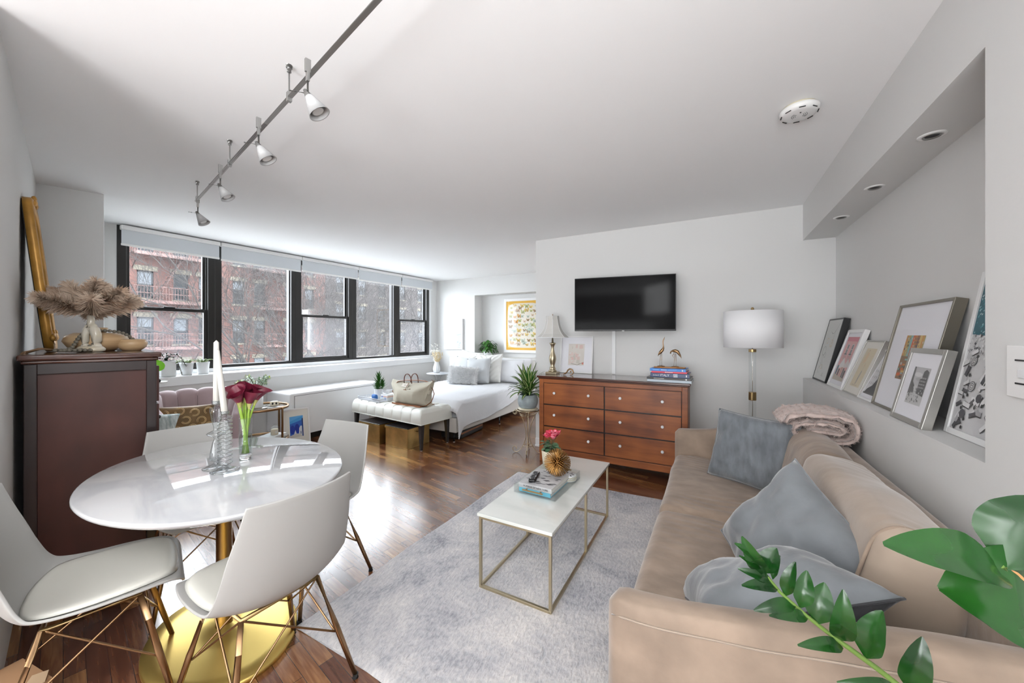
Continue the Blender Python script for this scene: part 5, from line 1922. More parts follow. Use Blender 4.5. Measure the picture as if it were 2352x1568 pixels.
# ================================================================== CEILING FITTINGS
t = T('smoke_detector', 'round white smoke detector with dark vents on the ceiling', 'smoke detector', (0.385, 2.345, H))
b = MB(); b.lathe([(0, -0.0), (0.070, -0.0), (0.070, -0.010), (0, -0.010)], n=48); b.build('mounting_ring', 'ceramic_cream', t)
b = MB(); b.lathe([(0, -0.010), (0.078, -0.010), (0.083, -0.014), (0.083, -0.026), (0.074, -0.038), (0.060, -0.043), (0.0, -0.043)], n=56); b.build('cap', 'white', t)
b = MB()
for k in range(8):
    a = 2 * PI * k / 8
    b.box((math.cos(a) * 0.0745, math.sin(a) * 0.0745, -0.0375), (0.007, 0.026, 0.004), m=Matrix.Rotation(a, 3, 'Z') @ Matrix.Rotation(R(36), 3, 'Y'))
for r0 in (0.018, 0.025, 0.032):
    for s0 in (0, PI):
        b.tube([(math.cos(s0 - 0.7 + q * 0.2) * r0, math.sin(s0 - 0.7 + q * 0.2) * r0, -0.0435) for q in range(8)], 0.0009, 4)
b.ball((0.0, -0.03, -0.043), 0.004, 8)
b.build('vent_slots', 'black', t)
for k, (x, y) in enumerate([(0.812, 2.217), (0.809, 2.836), (0.803, 3.436)]):
    t = T('recessed_light', ['recessed halogen light nearest the camera under the right soffit', 'middle recessed halogen light under the right soffit', 'recessed halogen light under the right soffit nearest the television wall'][k], 'ceiling light', (x, y, 2.185), 0, 'recessed lights in the display niche')
    b = MB(); b.lathe([(0.028, 0.0), (0.028, -0.004), (0.036, -0.006), (0.045, -0.002), (0.045, 0)], n=36); b.build('trim_ring', 'white', t)
    b = MB(); b.lathe([(0.022, -0.001), (0.0275, -0.0075), (0.0285, -0.001)], n=30); b.build('inner_ring', 'steel', t)
    b = MB(); b.lathe([(0, -0.0012), (0.024, -0.0016)], n=24); b.build('bulb_face', 'black', t)
for k, (x, y) in enumerate([(-3.72, 6.28), (-3.10, 6.28)]):
    t = T('recessed_light', ['tiny recessed light left of the pair in the bedroom niche', 'tiny recessed light right of the pair in the bedroom niche'][k], 'ceiling light', (x, y, 2.15), 0, 'recessed lights in the bedroom niche')
    b = MB(); b.lathe([(0.028, 0.0), (0.030, -0.006), (0.045, -0.002), (0.045, 0)], n=24); b.build('trim_ring', 'white', t)
    b = MB(); b.lathe([(0, -0.0015), (0.028, -0.002)], n=20); b.build('bulb_face', 'black', t)

# ---- track lighting
TZc = 2.36
tA, tB = Vector((-3.44, 1.322, TZc)), Vector((-0.35, 0.68, TZc))
td = (tB - tA).normalized()
t = T('track_rail', 'long brushed steel lighting rail hung diagonally below the ceiling', 'track rail', (tA + tB) / 2)
o0 = -(tA + tB) / 2
b = MB()
x, y, z = frame_from(td)
for s_ in (-1, 1):
    b.tube([tA + o0 + x * s_ * 0.0042, tB + o0 + x * s_ * 0.0042], 0.0052, 8)
b.build('rail', 'steel', t)
for px_, py_ in ((-1.600, 0.930), (-2.520, 1.130), (-3.400, 1.318)):
    p = Vector((px_, py_, 0))
    f = (p - Vector((tA.x, tA.y, 0))).dot(Vector((td.x, td.y, 0)))
    q = tA + td * f
    b = MB()
    b.cyl(Vector((q.x, q.y, H - 0.012)) + o0, Vector((q.x, q.y, H)) + o0, 0.013, n=20)
    b.cyl(Vector((q.x, q.y, H - 0.030)) + o0, Vector((q.x, q.y, H - 0.012)) + o0, 0.009, n=16)
    b.cyl(Vector((q.x, q.y, TZc)) + o0, Vector((q.x, q.y, H - 0.01)) + o0, 0.0035, n=10)
    b.box(Vector((q.x, q.y, TZc + 0.004)) + o0, (0.018, 0.018, 0.040), rz=math.atan2(td.y, td.x))
    b.build('standoff', 'steel', t, bevel=0.001)
spots = [(-1.354, 0.866), (-1.925, 0.985), (-2.662, 1.144), (-3.408, 1.320)]
lab = ['nearest cone spotlight on the ceiling rail, its bulb face showing', 'second nearest cone spotlight on the ceiling rail', 'third cone spotlight along the ceiling rail, above the first window', 'farthest cone spotlight at the end of the ceiling rail']
def spot_thing(i):
    x_, y_ = spots[i]
    t = T('track_spotlight', lab[i], 'spotlight', (x_, y_, TZc), 0, 'cone spotlights on the rail')
    rz_ = math.atan2(td.y, td.x)
    b = MB()
    b.box((0, 0, 0.006), (0.012, 0.020, 0.050), rz=rz_)
    b.box((0, 0, -0.036), (0.014, 0.011, 0.034), rz=rz_)
    b.build('clamp', 'steel', t, bevel=0.001)
    b = MB(); b.cyl((0, 0, -0.05), (0, 0, -0.088), 0.004, n=10); b.build('stem', 'steel', t)
    ax = Vector((0.38, 0.36, -0.85)).normalized()
    a0 = Vector((-0.010, -0.006, -0.085))
    xx, yy, zz_ = frame_from(ax)
    b = MB()
    r0 = b.ring(a0, xx, yy, 0.006, 28); r1 = b.ring(a0 + ax * 0.030, xx, yy, 0.0155, 28)
    b.bridge(r0, r1); b.face(r0)
    b.build('cone_cap', 'steel', t)
    b = MB()
    r1 = b.ring(a0 + ax * 0.028, xx, yy, 0.0150, 36); r2 = b.ring(a0 + ax * 0.100, xx, yy, 0.0400, 36); r3 = b.ring(a0 + ax * 0.098, xx, yy, 0.0375, 36); r4 = b.ring(a0 + ax * 0.060, xx, yy, 0.024, 36)
    b.bridge(r1, r2); b.bridge(r2, r3); b.bridge(r3, r4)
    b.build('frosted_cone', 'frost', t)
    b = MB(); c_ = b.ring(a0 + ax * 0.086, xx, yy, 0.025, 30); c2_ = b.ring(a0 + ax * 0.072, xx, yy, 0.019, 30); c3_ = b.ring(a0 + ax * 0.090, xx, yy, 0.021, 30)
    b.bridge(c_, c2_); b.face(c2_); b.bridge(c_, c3_); b.face(c3_, 1)
    b.build('bulb', ['steel', 'white'], t)
    b = MB(); b.cyl(a0 + Vector((0, 0, -0.012)), a0 + Vector((-0.034, -0.020, -0.006)), 0.0022, n=8); b.cyl(a0 + Vector((-0.030, -0.018, -0.0067)), a0 + Vector((-0.048, -0.028, -0.0035)), 0.0035, n=8); b.build('aiming_lever', 'steel', t)
    return t
for i in range(4):
    spot_thing(i)

# ---- light switch panel
t = T('switch_panel', 'white wall switch plate at the right edge of the picture', 'light switch', (0.6995, 1.440, 1.247))
b = MB(); b.box((-0.004, 0, 0), (0.008, 0.13, 0.135)); b.build('plate', 'white', t, bevel=0.002)
b = MB()
for z in (0.030, -0.030):
    b.box((-0.0088, -0.005, z), (0.002, 0.070, 0.004))
b.build('slots', 'rubber', t)
b = MB(); b.box((-0.0095, -0.012, -0.004), (0.003, 0.060, 0.022)); b.build('rocker', 'ceramic', t, bevel=0.001)

# ================================================================== BENCH AT THE FOOT OF THE BED
bx = Vector((-3.611, 3.568, 0))
BRZ = math.atan2(-0.115, 0.993)
def BL(x, y, z=0.0):
    return bx + Matrix.Rotation(BRZ, 3, 'Z') @ Vector((x, y, z))
t = T('tufted_bench', 'ivory tufted leather bench with dark tapered legs at the foot of the bed', 'bench', bx, BRZ)
b = MB()
def bench_top(u, v):
    x = (u * 2 - 1); y = (v * 2 - 1)
    # seat block unfolded: u along length, v over the front, top and back
    return None
L2, W2b, zt, zb0 = 0.695, 0.25, 0.462, 0.315
nx_, ny_ = 8, 3
def padz(x, y):
    ux = (x / L2 + 1) / 2 * nx_; uy = (y / W2b + 1) / 2 * ny_
    fx = abs(math.sin(PI * ux)); fy = abs(math.sin(PI * uy))
    return 0.024 * (fx * fy) ** 0.28
rr2 = 0.035
def bt(u, v):
    # v: 0 bottom front .. 1 bottom back
    x = (u * 2 - 1) * L2
    s_ = v * 4
    ex = 1 - max(0, (abs(x) - (L2 - rr2)) / rr2) ** 2
    if s_ < 1:
        z = zb0 + (zt - rr2 - zb0) * s_; y = -W2b
        y -= 0.013 * abs(math.sin(PI * (x / L2 + 1) / 2 * nx_)) ** 0.3 * math.sin(PI * min(1, s_))
    elif s_ < 3:
        q = (s_ - 1) / 2
        y = (-1 + 2 * q) * W2b
        d = max(0, abs(y) - (W2b - rr2)) / rr2
        z = zt - rr2 * (1 - math.sqrt(max(0, 1 - d * d))) * 1.0 + padz(x, y) * (1 - d * d)
    else:
        z = zt - rr2 - (zt - rr2 - zb0) * (s_ - 3); y = W2b
    z = z if ex > 0.999 else zb0 + (z - zb0) * (0.80 + 0.20 * math.sqrt(max(0, ex)))
    return Vector((x, y, z))
g = b.grid(bt, 192, 64)
b.face(g[0][::-1]); b.face(g[-1])
b.build('seat', 'leather_white', t)
b = MB()
for i in range(1, nx_):
    for j in range(1, ny_):
        b.ball(((i / nx_ * 2 - 1) * L2, (j / ny_ * 2 - 1) * W2b, zt - 0.002), (0.011, 0.011, 0.006), 10)
o = b.build('tufting_buttons', 'leather_white', t)
b = MB(); b.box((0, 0, zb0 - 0.006), (2 * L2 + 0.01, 2 * W2b + 0.01, 0.010)); b.build('welt', 'leather_white', t, bevel=0.003)
for sx in (-1, 1):
    for sy in (-1, 1):
        b = MB()
        x_, y_ = sx * (L2 - 0.045), sy * (W2b - 0.045)
        top = [(x_ - 0.026, y_ - 0.026, 0.308), (x_ + 0.026, y_ - 0.026, 0.308), (x_ + 0.026, y_ + 0.026, 0.308), (x_ - 0.026, y_ + 0.026, 0.308)]
        bo = [(x_ + sx * 0.006 + a * 0.013, y_ + sy * 0.006 + c * 0.013, 0.006) for a, c in ((-1, -1), (1, -1), (1, 1), (-1, 1))]
        A = [b.bm.verts.new(p) for p in top]; C_ = [b.bm.verts.new(p) for p in bo]
        b.face(A); b.face(C_[::-1])
        for i in range(4):
            b.face([A[i], C_[i], C_[(i + 1) % 4], A[(i + 1) % 4]])
        l_ = b.build('leg', 'blackmetal', t)
        b = MB(); b.cyl((x_ + sx * 0.006, y_ + sy * 0.006, 0), (x_ + sx * 0.006, y_ + sy * 0.006, 0.007), 0.012, n=14); b.build('foot_glide', 'white', l_)

def gold_box(label, x, y, w_, d_, h_, rz):
    t = T('storage_box', label, 'storage box', (x, y, 0), rz, 'gold storage boxes under the bench')
    b = MB(); b.box((0, 0, h_ / 2), (w_, d_, h_)); b.build('box_body', 'goldbox', t, bevel=0.004)
    b = MB()
    b.box((0, 0, h_ + 0.004), (w_ + 0.012, d_ + 0.012, 0.010)); 
    b.build('lid', 'blackmetal', t, bevel=0.003)
    b = MB()
    for sy in (-1, 1):
        b.box((0, sy * (d_ / 2 + 0.007), h_ - 0.010), (w_ + 0.012, 0.003, 0.020))
    for sx in (-1, 1):
        b.box((sx * (w_ / 2 + 0.007), 0, h_ - 0.010), (0.003, d_ + 0.012, 0.020))
    b.build('lid_band', 'goldbox', t)
    b = MB()
    for z in (0.020, h_ - 0.030):
        for k in range(14):
            b.ball((-w_ / 2 + 0.02 + k * (w_ - 0.04) / 13, -d_ / 2 - 0.001, z), 0.0028, 6)
        for k in range(12):
            b.ball((w_ / 2 + 0.001, -d_ / 2 + 0.02 + k * (d_ - 0.04) / 11, z), 0.0028, 6)
    b.build('rivets', 'brass', t)
    b = MB(); b.tube([(w_ / 2 + 0.004, -0.05, h_ - 0.045), (w_ / 2 + 0.018, -0.045, h_ - 0.05), (w_ / 2 + 0.018, 0.045, h_ - 0.05), (w_ / 2 + 0.004, 0.05, h_ - 0.045)], 0.005, 8); b.build('handle', 'bronze', t)
    return t
gold_box('front gold metal storage box with dark lid, nearest the right bench leg', -3.335, 3.425, 0.385, 0.36, 0.238, R(-3.0))
gold_box('gold metal storage box with dark lid under the left half of the bench', -3.80, 3.44, 0.40, 0.38, 0.238, R(-5.0))

# ---- tray and things on it
TY = BL(-0.36, -0.055, 0.4805)
t = T('lattice_tray', 'silver latticework tray standing on the left of the bench', 'tray', TY, BRZ - R(2))
b = MB(); b.box((0, 0, 0.004), (0.50, 0.33, 0.008)); b.build('tray_base', 'lace', t)
b = MB()
for sx, sy, L_ in ((0, -1, 0.50), (0, 1, 0.50), (-1, 0, 0.33), (1, 0, 0.33)):
    for z in (0.009, 0.042):
        b.box((sx * 0.248, sy * 0.163, z), (L_ if sx == 0 else 0.005, 0.005 if sx == 0 else L_, 0.006))
    n_ = int(L_ / 0.012)
    for k in range(n_ + 1):
        f = -L_ / 2 + L_ * k / n_
        b.box((sx * 0.248 if sx else f, sy * 0.163 if sy else f, 0.026), (0.0035, 0.0035, 0.032))
b.build('lattice_rim', 'lace', t)
for sx in (-1, 1):
    for sy in (-1, 1):
        pass
def tray_pt(x, y, z=0.0085):
    return TY + Matrix.Rotation(BRZ - R(2), 3, 'Z') @ Vector((x, y, z))
t = T('potted_succulent', 'spiky green succulent in a white pot on the lattice tray', 'potted plant', tray_pt(-0.035, 0.01))
b = MB(); b.lathe([(0, 0), (0.044, 0), (0.058, 0.11), (0.062, 0.13), (0.058, 0.132), (0.054, 0.118), (0, 0.118)], n=12, smooth=False); b.build('pot', 'ceramic', t)
b = MB(); b.lathe([(0.0, 0.121), (0.055, 0.119)], n=18); b.build('soil', 'soil', t)
rnd = random.Random(6)
b = MB()
for (ox_, oy_, hh, rr3, nn_) in ((0, 0, 0.18, 0.115, 50), (0.07, 0.0, 0.11, 0.085, 30), (-0.045, 0.02, 0.05, 0.08, 24), (0.01, -0.03, 0.04, 0.085, 24)):
    for k in range(nn_):
        a = k * 2.39996
        f = k / nn_
        z = 0.125 + hh * f * 0.85
        tilt = 1.35 - 1.05 * f
        d = Vector((math.cos(a) * math.sin(tilt), math.sin(a) * math.sin(tilt), math.cos(tilt)))
        b.blade(Vector((ox_, oy_, z)), d, rr3 * (1.15 - 0.2 * f), 0.024, 0, fold=0.35, shape=-0.2, n=4, droop=-0.25)
b.build('leaves', 'leaf', t, normals=False)
b = MB(); rbox(b, (0, 0, 0.040), (0.092, 0.05, 0.078), 0.022, 8, amp=0.004, sc=20)
tag(b.build('blue_pouch', 'blueobj', loc=tray_pt(0.065, -0.115), rz=BRZ), 'small blue fabric pouch leaning on the white succulent pot', 'pouch')
b = MB()
b.box((0, 0, 0.020), (0.15, 0.10, 0.038)); b.box((0.01, 0, 0.0475), (0.13, 0.10, 0.016), 1); b.box((0.0, 0, 0.0645), (0.14, 0.09, 0.018), 2); b.box((-0.03, -0.051, 0.0475), (0.03, 0.001, 0.012), 3); b.box((0.03, -0.0505, 0.022), (0.03, 0.001, 0.026), 3)
tag(b.build('cosmetic_boxes', [flat((0.66, 0.72, 0.76)), flat((0.60, 0.40, 0.34)), flat((0.74, 0.76, 0.77)), flat((0.10, 0.24, 0.62))], loc=tray_pt(0.155, 0.01), rz=BRZ, bevel=0.001), 'little stack of pale boxes with blue marks on the tray beside the bag', 'boxes')
b = MB(); rbox(b, (0, 0, 0.024), (0.125, 0.085, 0.042), 0.018, 8, amp=0.003, sc=20)
o = tag(b.build('white_pouch', 'linen', loc=tray_pt(0.10, 0.065, 0.0835), rz=BRZ + 0.3), 'white and grey zipped pouch on top of the pale boxes on the tray', 'pouch')

# ---- canvas holdall
BGc = BL(0.29, -0.03, 0.4805)
t = T('canvas_holdall', 'stone canvas weekend bag with tan leather straps on the bench', 'bag', BGc, BRZ + R(3))
b = MB()
def bag(u, v):
    # u along length, v around the section
    x = (u * 2 - 1)
    e = abs(x) ** 5
    Lh = 0.345
    a = v * 2 * PI
    cx_ = math.cos(a); sx_ = math.sin(a)
    # end flares: the top stays long (gusset corner), bottom shorter
    top = smoothstep(-0.2, 1.0, sx_)
    X = x * Lh * (0.86 + 0.20 * top)
    hw = 0.135 * (1 - 0.85 * top ** 1.5) + 0.004
    hw *= (1 - 0.45 * e * (1 - top))
    Y = hw * math.copysign(abs(cx_) ** 0.7, cx_)
    H_ = 0.285 + 0.035 * abs(x) ** 2 * (1 if x > 0 else 0.2) - 0.015 * math.sin(PI * u)
    Zz = H_ / 2 + H_ / 2 * math.copysign(abs(sx_) ** 0.75, sx_)
    k = nz((X, Y, Zz), 9, 5) * 0.016 * (0.3 + 0.7 * (1 - top))
    # sag fold at the right end
    sag = 0.045 * smoothstep(0.35, 1.0, x) * math.sin(PI * min(1, max(0, Zz / H_))) 
    Y = Y * (1 - 0.35 * smoothstep(0.4, 1.0, abs(x)) * math.sin(PI * min(1, max(0, Zz / H_)))) + math.copysign(k, cx_)
    X -= math.copysign(sag, x) if x > 0 else -sag * 0.3
    return Vector((X, Y, max(0.0, Zz)))
g = b.grid(bag, 44, 44, cv=True)
b.face(g[0][::-1]); b.face(g[-1])
b.build('bag_body', 'canvas', t)
b = MB()
b.box((0.0, 0, 0.004), (0.50, 0.25, 0.006))
for y in (-0.139,):
    b.box((0.02, -0.1335, 0.012), (0.50, 0.004, 0.022))
b.tube([(0.22, -0.13, 0.012), (0.29, -0.06, 0.016), (0.31, 0.0, 0.05), (0.36, -0.02, 0.10), (0.375, -0.01, 0.16), (0.345, 0, 0.21), (0.315, 0, 0.235)], [0.012, 0.016, 0.016, 0.017, 0.017, 0.015, 0.012], 6, flat_ratio=0.3)
b.tube([(-0.30, -0.02, 0.08), (-0.335, -0.03, 0.14), (-0.315, -0.03, 0.21), (-0.24, -0.02, 0.275), (-0.15, 0, 0.292), (0.05, 0.04, 0.300), (0.16, 0.05, 0.295), (0.27, 0.03, 0.285)], [0.014, 0.017, 0.017, 0.017, 0.016, 0.018, 0.018, 0.010], 6, flat_ratio=0.3)
b.build('shoulder_strap', 'tan', t)
for s_, dx in ((-1, 0.0), (1, 0.05)):
    b = MB()
    pts = []
    for k in range(13):
        a = PI * k / 12
        pts.append((-0.055 + dx - math.cos(a) * 0.068, s_ * (0.030 + 0.010 * math.sin(a)), 0.262 + 0.118 * math.sin(a) ** 0.8))
    b.tube(pts, 0.0062, 8)
    b.build('carry_handle', 'tan_dark', t)
b = MB()
b.tube([(-0.20, -0.092, 0.182), (-0.10, -0.098, 0.192), (-0.03, -0.098, 0.196)], 0.0042, 6)
b.tube([(-0.19, -0.094, 0.186), (-0.196, -0.104, 0.162), (-0.19, -0.106, 0.148)], 0.0045, 6)
b.tube([(0.01, -0.098, 0.200), (0.06, -0.098, 0.205)], 0.0040, 6)
b.build('zip_pull', 'tan_dark', t)
b = MB()
b.box((-0.02, -0.112, 0.155), (0.052, 0.006, 0.085)); b.tube([(-0.02, -0.110, 0.195), (-0.01, -0.09, 0.235), (0.0, -0.06, 0.275)], 0.004, 6)
b.build('luggage_tag', 'tan', t, bevel=0.004)
b = MB(); b.box((-0.065, -0.067, 0.240), (0.11, 0.004, 0.050), m=Matrix.Rotation(R(-38), 3, 'X')); b.build('leather_patch', flat((0.62, 0.58, 0.50)), t, bevel=0.003)
text('monogram', 'ELT', 0.018, 'ink', t, axes((-0.060, -0.0705, 0.2415), (1, 0, 0), (0, 0.61, 0.79), (0, -0.79, 0.61)))
b = MB(); b.ball((0.305, -0.03, 0.175), (0.030, 0.012, 0.030), 12); b.build('snap_tab', 'canvas', t)
b = MB(); b.tube([(0.325, 0, 0.325), (0.345, -0.005, 0.318), (0.360, -0.005, 0.306)], 0.006, 6); b.build('zip_end', 'tan_dark', t)

# ================================================================== BED
BXL, BXR, BYF, BYH = -4.38, -2.815, 3.72, 6.0
bc = Vector(((BXL + BXR) / 2, (BYF + BYH) / 2, 0))
t = T('upholstered_bed', 'cream upholstered bed frame with a low headboard and white mattress', 'bed', bc)
hx, hy = (BXR - BXL) / 2, (BYH - BYF) / 2
b = MB()
b.box2((-hx, -hy, 0.125), (hx, -hy + 0.06, 0.31)); b.box2((hx - 0.05, -hy + 0.06, 0.125), (hx, hy, 0.31)); b.box2((-hx, -hy + 0.06, 0.125), (-hx + 0.05, hy, 0.31)); b.box2((-hx + 0.05, -hy + 0.06, 0.13), (hx - 0.05, hy, 0.20))
b.build('side_rails', 'bedfab', t, bevel=0.012, segs=3)
b = MB(); rbox(b, (-0.17, hy + 0.045, 0.515), (1.90, 0.085, 0.79), 0.03, 8); b.build('headboard', 'linen_cream', t)
b = MB(); rbox(b, (0, 0.02, 0.335), (2 * hx - 0.12, 2 * hy - 0.16, 0.27), 0.05, 10); b.build('mattress', 'linen', t)
for x, y in ((hx - 0.06, -hy + 0.04), (-hx + 0.06, -hy + 0.04), (hx - 0.04, 0.0), (-hx + 0.04, 0.0), (hx - 0.06, hy - 0.06), (-hx + 0.06, hy - 0.06)):
    b = MB(); b.cyl((x, y, 0.005), (x, y, 0.128), 0.014, 0.020, 12); l_ = b.build('leg', 'black', t)
    b = MB(); b.cyl((x, y, 0), (x, y, 0.006), 0.015, n=12); b.build('foot_glide', 'white', l_)
# quilted duvet draped over the right side
b = MB()
def duvet(u, v):
    # u across (left edge .. right hem), v along foot .. head
    y = -hy - 0.004 + (2 * hy - 0.35) * v
    drop = 0.235 + 0.06 * (1 - v) ** 2 - 0.13 * smoothstep(0.35, 1.0, v)
    Wt = 2 * hx - 0.10
    tot = 0.16 + Wt + drop
    s_ = u * tot
    zt_ = 0.505 + 0.018 * nz((s_ * 2, y * 2, 0), 1, 2)
    if s_ < 0.16:
        x = -hx + 0.02 - 0.0; z = zt_ - 0.16 + s_
        z = zt_ - (0.16 - s_)
    elif s_ < 0.16 + Wt:
        q = s_ - 0.16
        x = -hx + 0.02 + q * (2 * hx - 0.0) / Wt
        z = zt_
        e = min(q, Wt - q)
        if e < 0.08:
            z -= 0.03 * (1 - e / 0.08) ** 2
    else:
        q = s_ - 0.16 - Wt
        f = q / drop
        x = hx + 0.022 + 0.028 * math.sin(min(1, f * 1.3) * PI / 2) + 0.012 * math.sin(y * 9) * f
        z = zt_ - 0.03 - q
    # foot edge droops over the footboard
    if v < 0.045:
        z -= (0.045 - v) / 0.045 * 0.115
        y += 0.0
    if u > 0.55:
        # scalloped side: rises towards the head
        pass
    rib = 0.0036 * math.sin((s_ * 1.0 + 0.35 * y) * 240)
    w_ = 0.010 * nz((x, y, z), 5, 9)
    nx = 1 if s_ > 0.16 + Wt else 0
    return Vector((x + nx * (rib + w_), y + (-0.012 if v < 0.02 else 0), z + (0 if nx else rib + w_ * 0.6)))
b.grid(duvet, 300, 60)
tag(b.build('quilted_duvet', 'linen', loc=bc, solid=0.012), 'white ribbed quilt draped over the bed and its right side', 'duvet')

# ---- pillows on the bed
def bp(name, label, x, y, z, rz, lean, w_, h_, th, m_, seed, group, roll=0, wr=0.010, fur=0, ribs=False, n_=24):
    b = pillow_mesh(w_, h_, th, seed, wr, n_)
    if ribs:
        for v in b.bm.verts:
            if v.co.y < 0:
                d = abs(v.co.x) * 0.9 - v.co.z
                v.co.y += -0.006 * math.sin(d * 75)
    mt = Matrix.Rotation(R(rz), 4, 'Z') @ Matrix.Rotation(R(lean), 4, 'X') @ Matrix.Rotation(R(roll), 4, 'Y')
    if fur:
        r_ = random.Random(seed)
        vs = [v for v in b.bm.verts]
        b.bm.normal_update()
        for k in range(fur):
            v = r_.choice(vs)
            nn = Vector((v.co.x * 0.3, -1 if v.co.y < 0 else 1, v.co.z * 0.3)).normalized()
            p = v.co + Vector((r_.uniform(-1, 1), 0, r_.uniform(-1, 1))) * 0.012
            d = (nn * 0.8 + Vector((r_.uniform(-0.5, 0.5) + v.co.x * 2.2, 0, r_.uniform(-0.9, 0.3) + v.co.z * 1.5))).normalized()
            e = p + d * r_.uniform(0.03, 0.062)
            s_ = Vector((r_.uniform(-1, 1), 0, r_.uniform(-1, 1))).normalized() * 0.003
            b.face([b.bm.verts.new(p - s_), b.bm.verts.new(p + s_), b.bm.verts.new(e)], 0)
    for v in b.bm.verts:
        v.co = mt @ v.co
    o = b.build(name, m_, loc=(x, y, z), normals=not fur)
    return tag(o, label, 'pillow', group)
G = 'pillows piled on the bed'
zb = 0.53
bp('bed_pillow', 'plain white sleeping pillow furthest right on the bed, near the headboard', -3.14, 5.85, zb + 0.20, 2, -14, 0.68, 0.44, 0.17, 'linen', 1, G)
bp('bed_pillow', 'plain white sleeping pillow in front of the rightmost one', -3.20, 5.70, zb + 0.19, 5, -18, 0.62, 0.42, 0.16, 'linen', 2, G)
bp('bed_pillow', 'white pleated chevron cushion at the back left of the bed pile', -3.98, 5.66, zb + 0.255, -6, -16, 0.56, 0.56, 0.17, 'linen_cream', 3, G, roll=6, ribs=True, n_=40)
bp('bed_pillow', 'white pleated chevron cushion at the back, right of the other pleated one', -3.50, 5.56, zb + 0.235, 4, -18, 0.54, 0.52, 0.17, 'linen_cream', 4, G, roll=-3, ribs=True, n_=40)
bp('bed_pillow', 'pale grey linen cushion with peaked corners at the left front of the bed', -3.93, 5.42, zb + 0.205, -4, -20, 0.47, 0.47, 0.16, 'linen_grey', 5, G, roll=3)
bp('bed_pillow', 'pale grey linen cushion with peaked corners right of the furry one', -3.58, 5.36, zb + 0.200, 8, -20, 0.46, 0.46, 0.16, 'linen_grey', 6, G, roll=-4)
bp('fur_cushion', 'fluffy white fur lumbar cushion at the very front of the bed pile', -3.78, 5.18, zb + 0.135, 3, -14, 0.56, 0.29, 0.17, 'fur_white', 7, G, fur=8000, roll=2)

# ---- bedside pedestal table with its vase
t = T('bedside_table', 'small round silver pedestal table between the window wall and the bed', 'table', (-4.68, 5.62, 0))
b = MB(); b.lathe([(0, 0.600), (0.19, 0.600), (0.225, 0.606), (0.225, 0.618), (0.215, 0.622), (0, 0.622)], n=44); b.build('tabletop', 'lace', t)
b = MB(); b.lathe([(0, 0), (0.14, 0), (0.13, 0.014), (0.03, 0.03), (0.016, 0.06), (0.014, 0.46), (0.02, 0.48), (0, 0.50)], n=28); b.build('pedestal', 'lace', t)
b = MB()
for k in range(4):
    a = PI / 2 * k + 0.4
    b.tube([(math.cos(a) * 0.015, math.sin(a) * 0.015, 0.47), (math.cos(a) * 0.05, math.sin(a) * 0.05, 0.50), (math.cos(a) * 0.045, math.sin(a) * 0.045, 0.54), (math.cos(a) * 0.08, math.sin(a) * 0.08, 0.575), (math.cos(a) * 0.12, math.sin(a) * 0.12, 0.598)], 0.006, 6)
b.build('scroll_brackets', 'lace', t)
t = T('dried_flower_vase', 'white fluted vase of dried yellow and white blooms on the bedside table', 'vase', (-4.70, 5.60, 0.6225))
b = MB()
pf = [(0, 0), (0.045, 0), (0.062, 0.03), (0.070, 0.07), (0.062, 0.12), (0.046, 0.17), (0.036, 0.21), (0.038, 0.225), (0.032, 0.224), (0.030, 0.20), (0, 0.18)]
n_ = 48
prev = None
for r_, z_ in pf:
    if r_ < 1e-6:
        cur = [b.bm.verts.new((0, 0, z_))]
    else:
        cur = [b.bm.verts.new(((r_ * (1 + 0.05 * math.cos(12 * 2 * PI * i / n_))) * math.cos(2 * PI * i / n_), (r_ * (1 + 0.05 * math.cos(12 * 2 * PI * i / n_))) * math.sin(2 * PI * i / n_), z_)) for i in range(n_)]
    if prev is not None:
        if len(prev) == 1:
            for i in range(n_):
                b.face([prev[0], cur[(i + 1) % n_], cur[i]], 0, True)
        elif len(cur) == 1:
            for i in range(n_):
                b.face([prev[i], prev[(i + 1) % n_], cur[0]], 0, True)
        else:
            b.bridge(prev, cur)
    prev = cur
b.build('fluted_vase', 'ceramic', t)
rnd = random.Random(9)
b = MB(); bw = MB()
for k in range(60):
    a = rnd.uniform(0, 2 * PI); r_ = rnd.uniform(0, 0.09); h_ = rnd.uniform(0.24, 0.46)
    (bw if k % 3 == 0 else b).tube([(0, 0, 0.18), (math.cos(a) * r_ * 0.5, math.sin(a) * r_ * 0.5, h_ * 0.7), (math.cos(a) * r_, math.sin(a) * r_, h_)], 0.0012, 4)
for k in range(560):
    a = rnd.uniform(0, 2 * PI); r_ = 0.105 * math.sqrt(rnd.random()); h_ = rnd.uniform(0.215, 0.46)
    wh = h_ > 0.40 or rnd.random() < 0.25
    if h_ > 0.44:
        h_ += rnd.uniform(0, 0.12)
    q = (bw if wh else b)
    s_ = 0.30 + 0.7 * smoothstep(0.2, 0.34, h_)
    q.ball((math.cos(a) * r_ * s_ + (0.02 if not wh else -0.02), math.sin(a) * r_ * s_, h_), rnd.uniform(0.005, 0.010), 5)
b.build('yellow_blooms', 'driedyellow', t); bw.build('white_blooms', 'driedwhite', t)

# low case pushed under the bed
t = T('storage_case', 'flat black storage case with a tan edge pushed under the bed', 'storage case', (-3.02, 4.15, 0), R(4))
b = MB(); rbox(b, (0, 0, 0.055), (0.30, 0.62, 0.105), 0.025, 8); b.build('case_body', 'black', t)
b = MB(); b.box((0.150, 0, 0.075), (0.006, 0.56, 0.022)); b.build('edge_strip', 'tan', t, bevel=0.002)

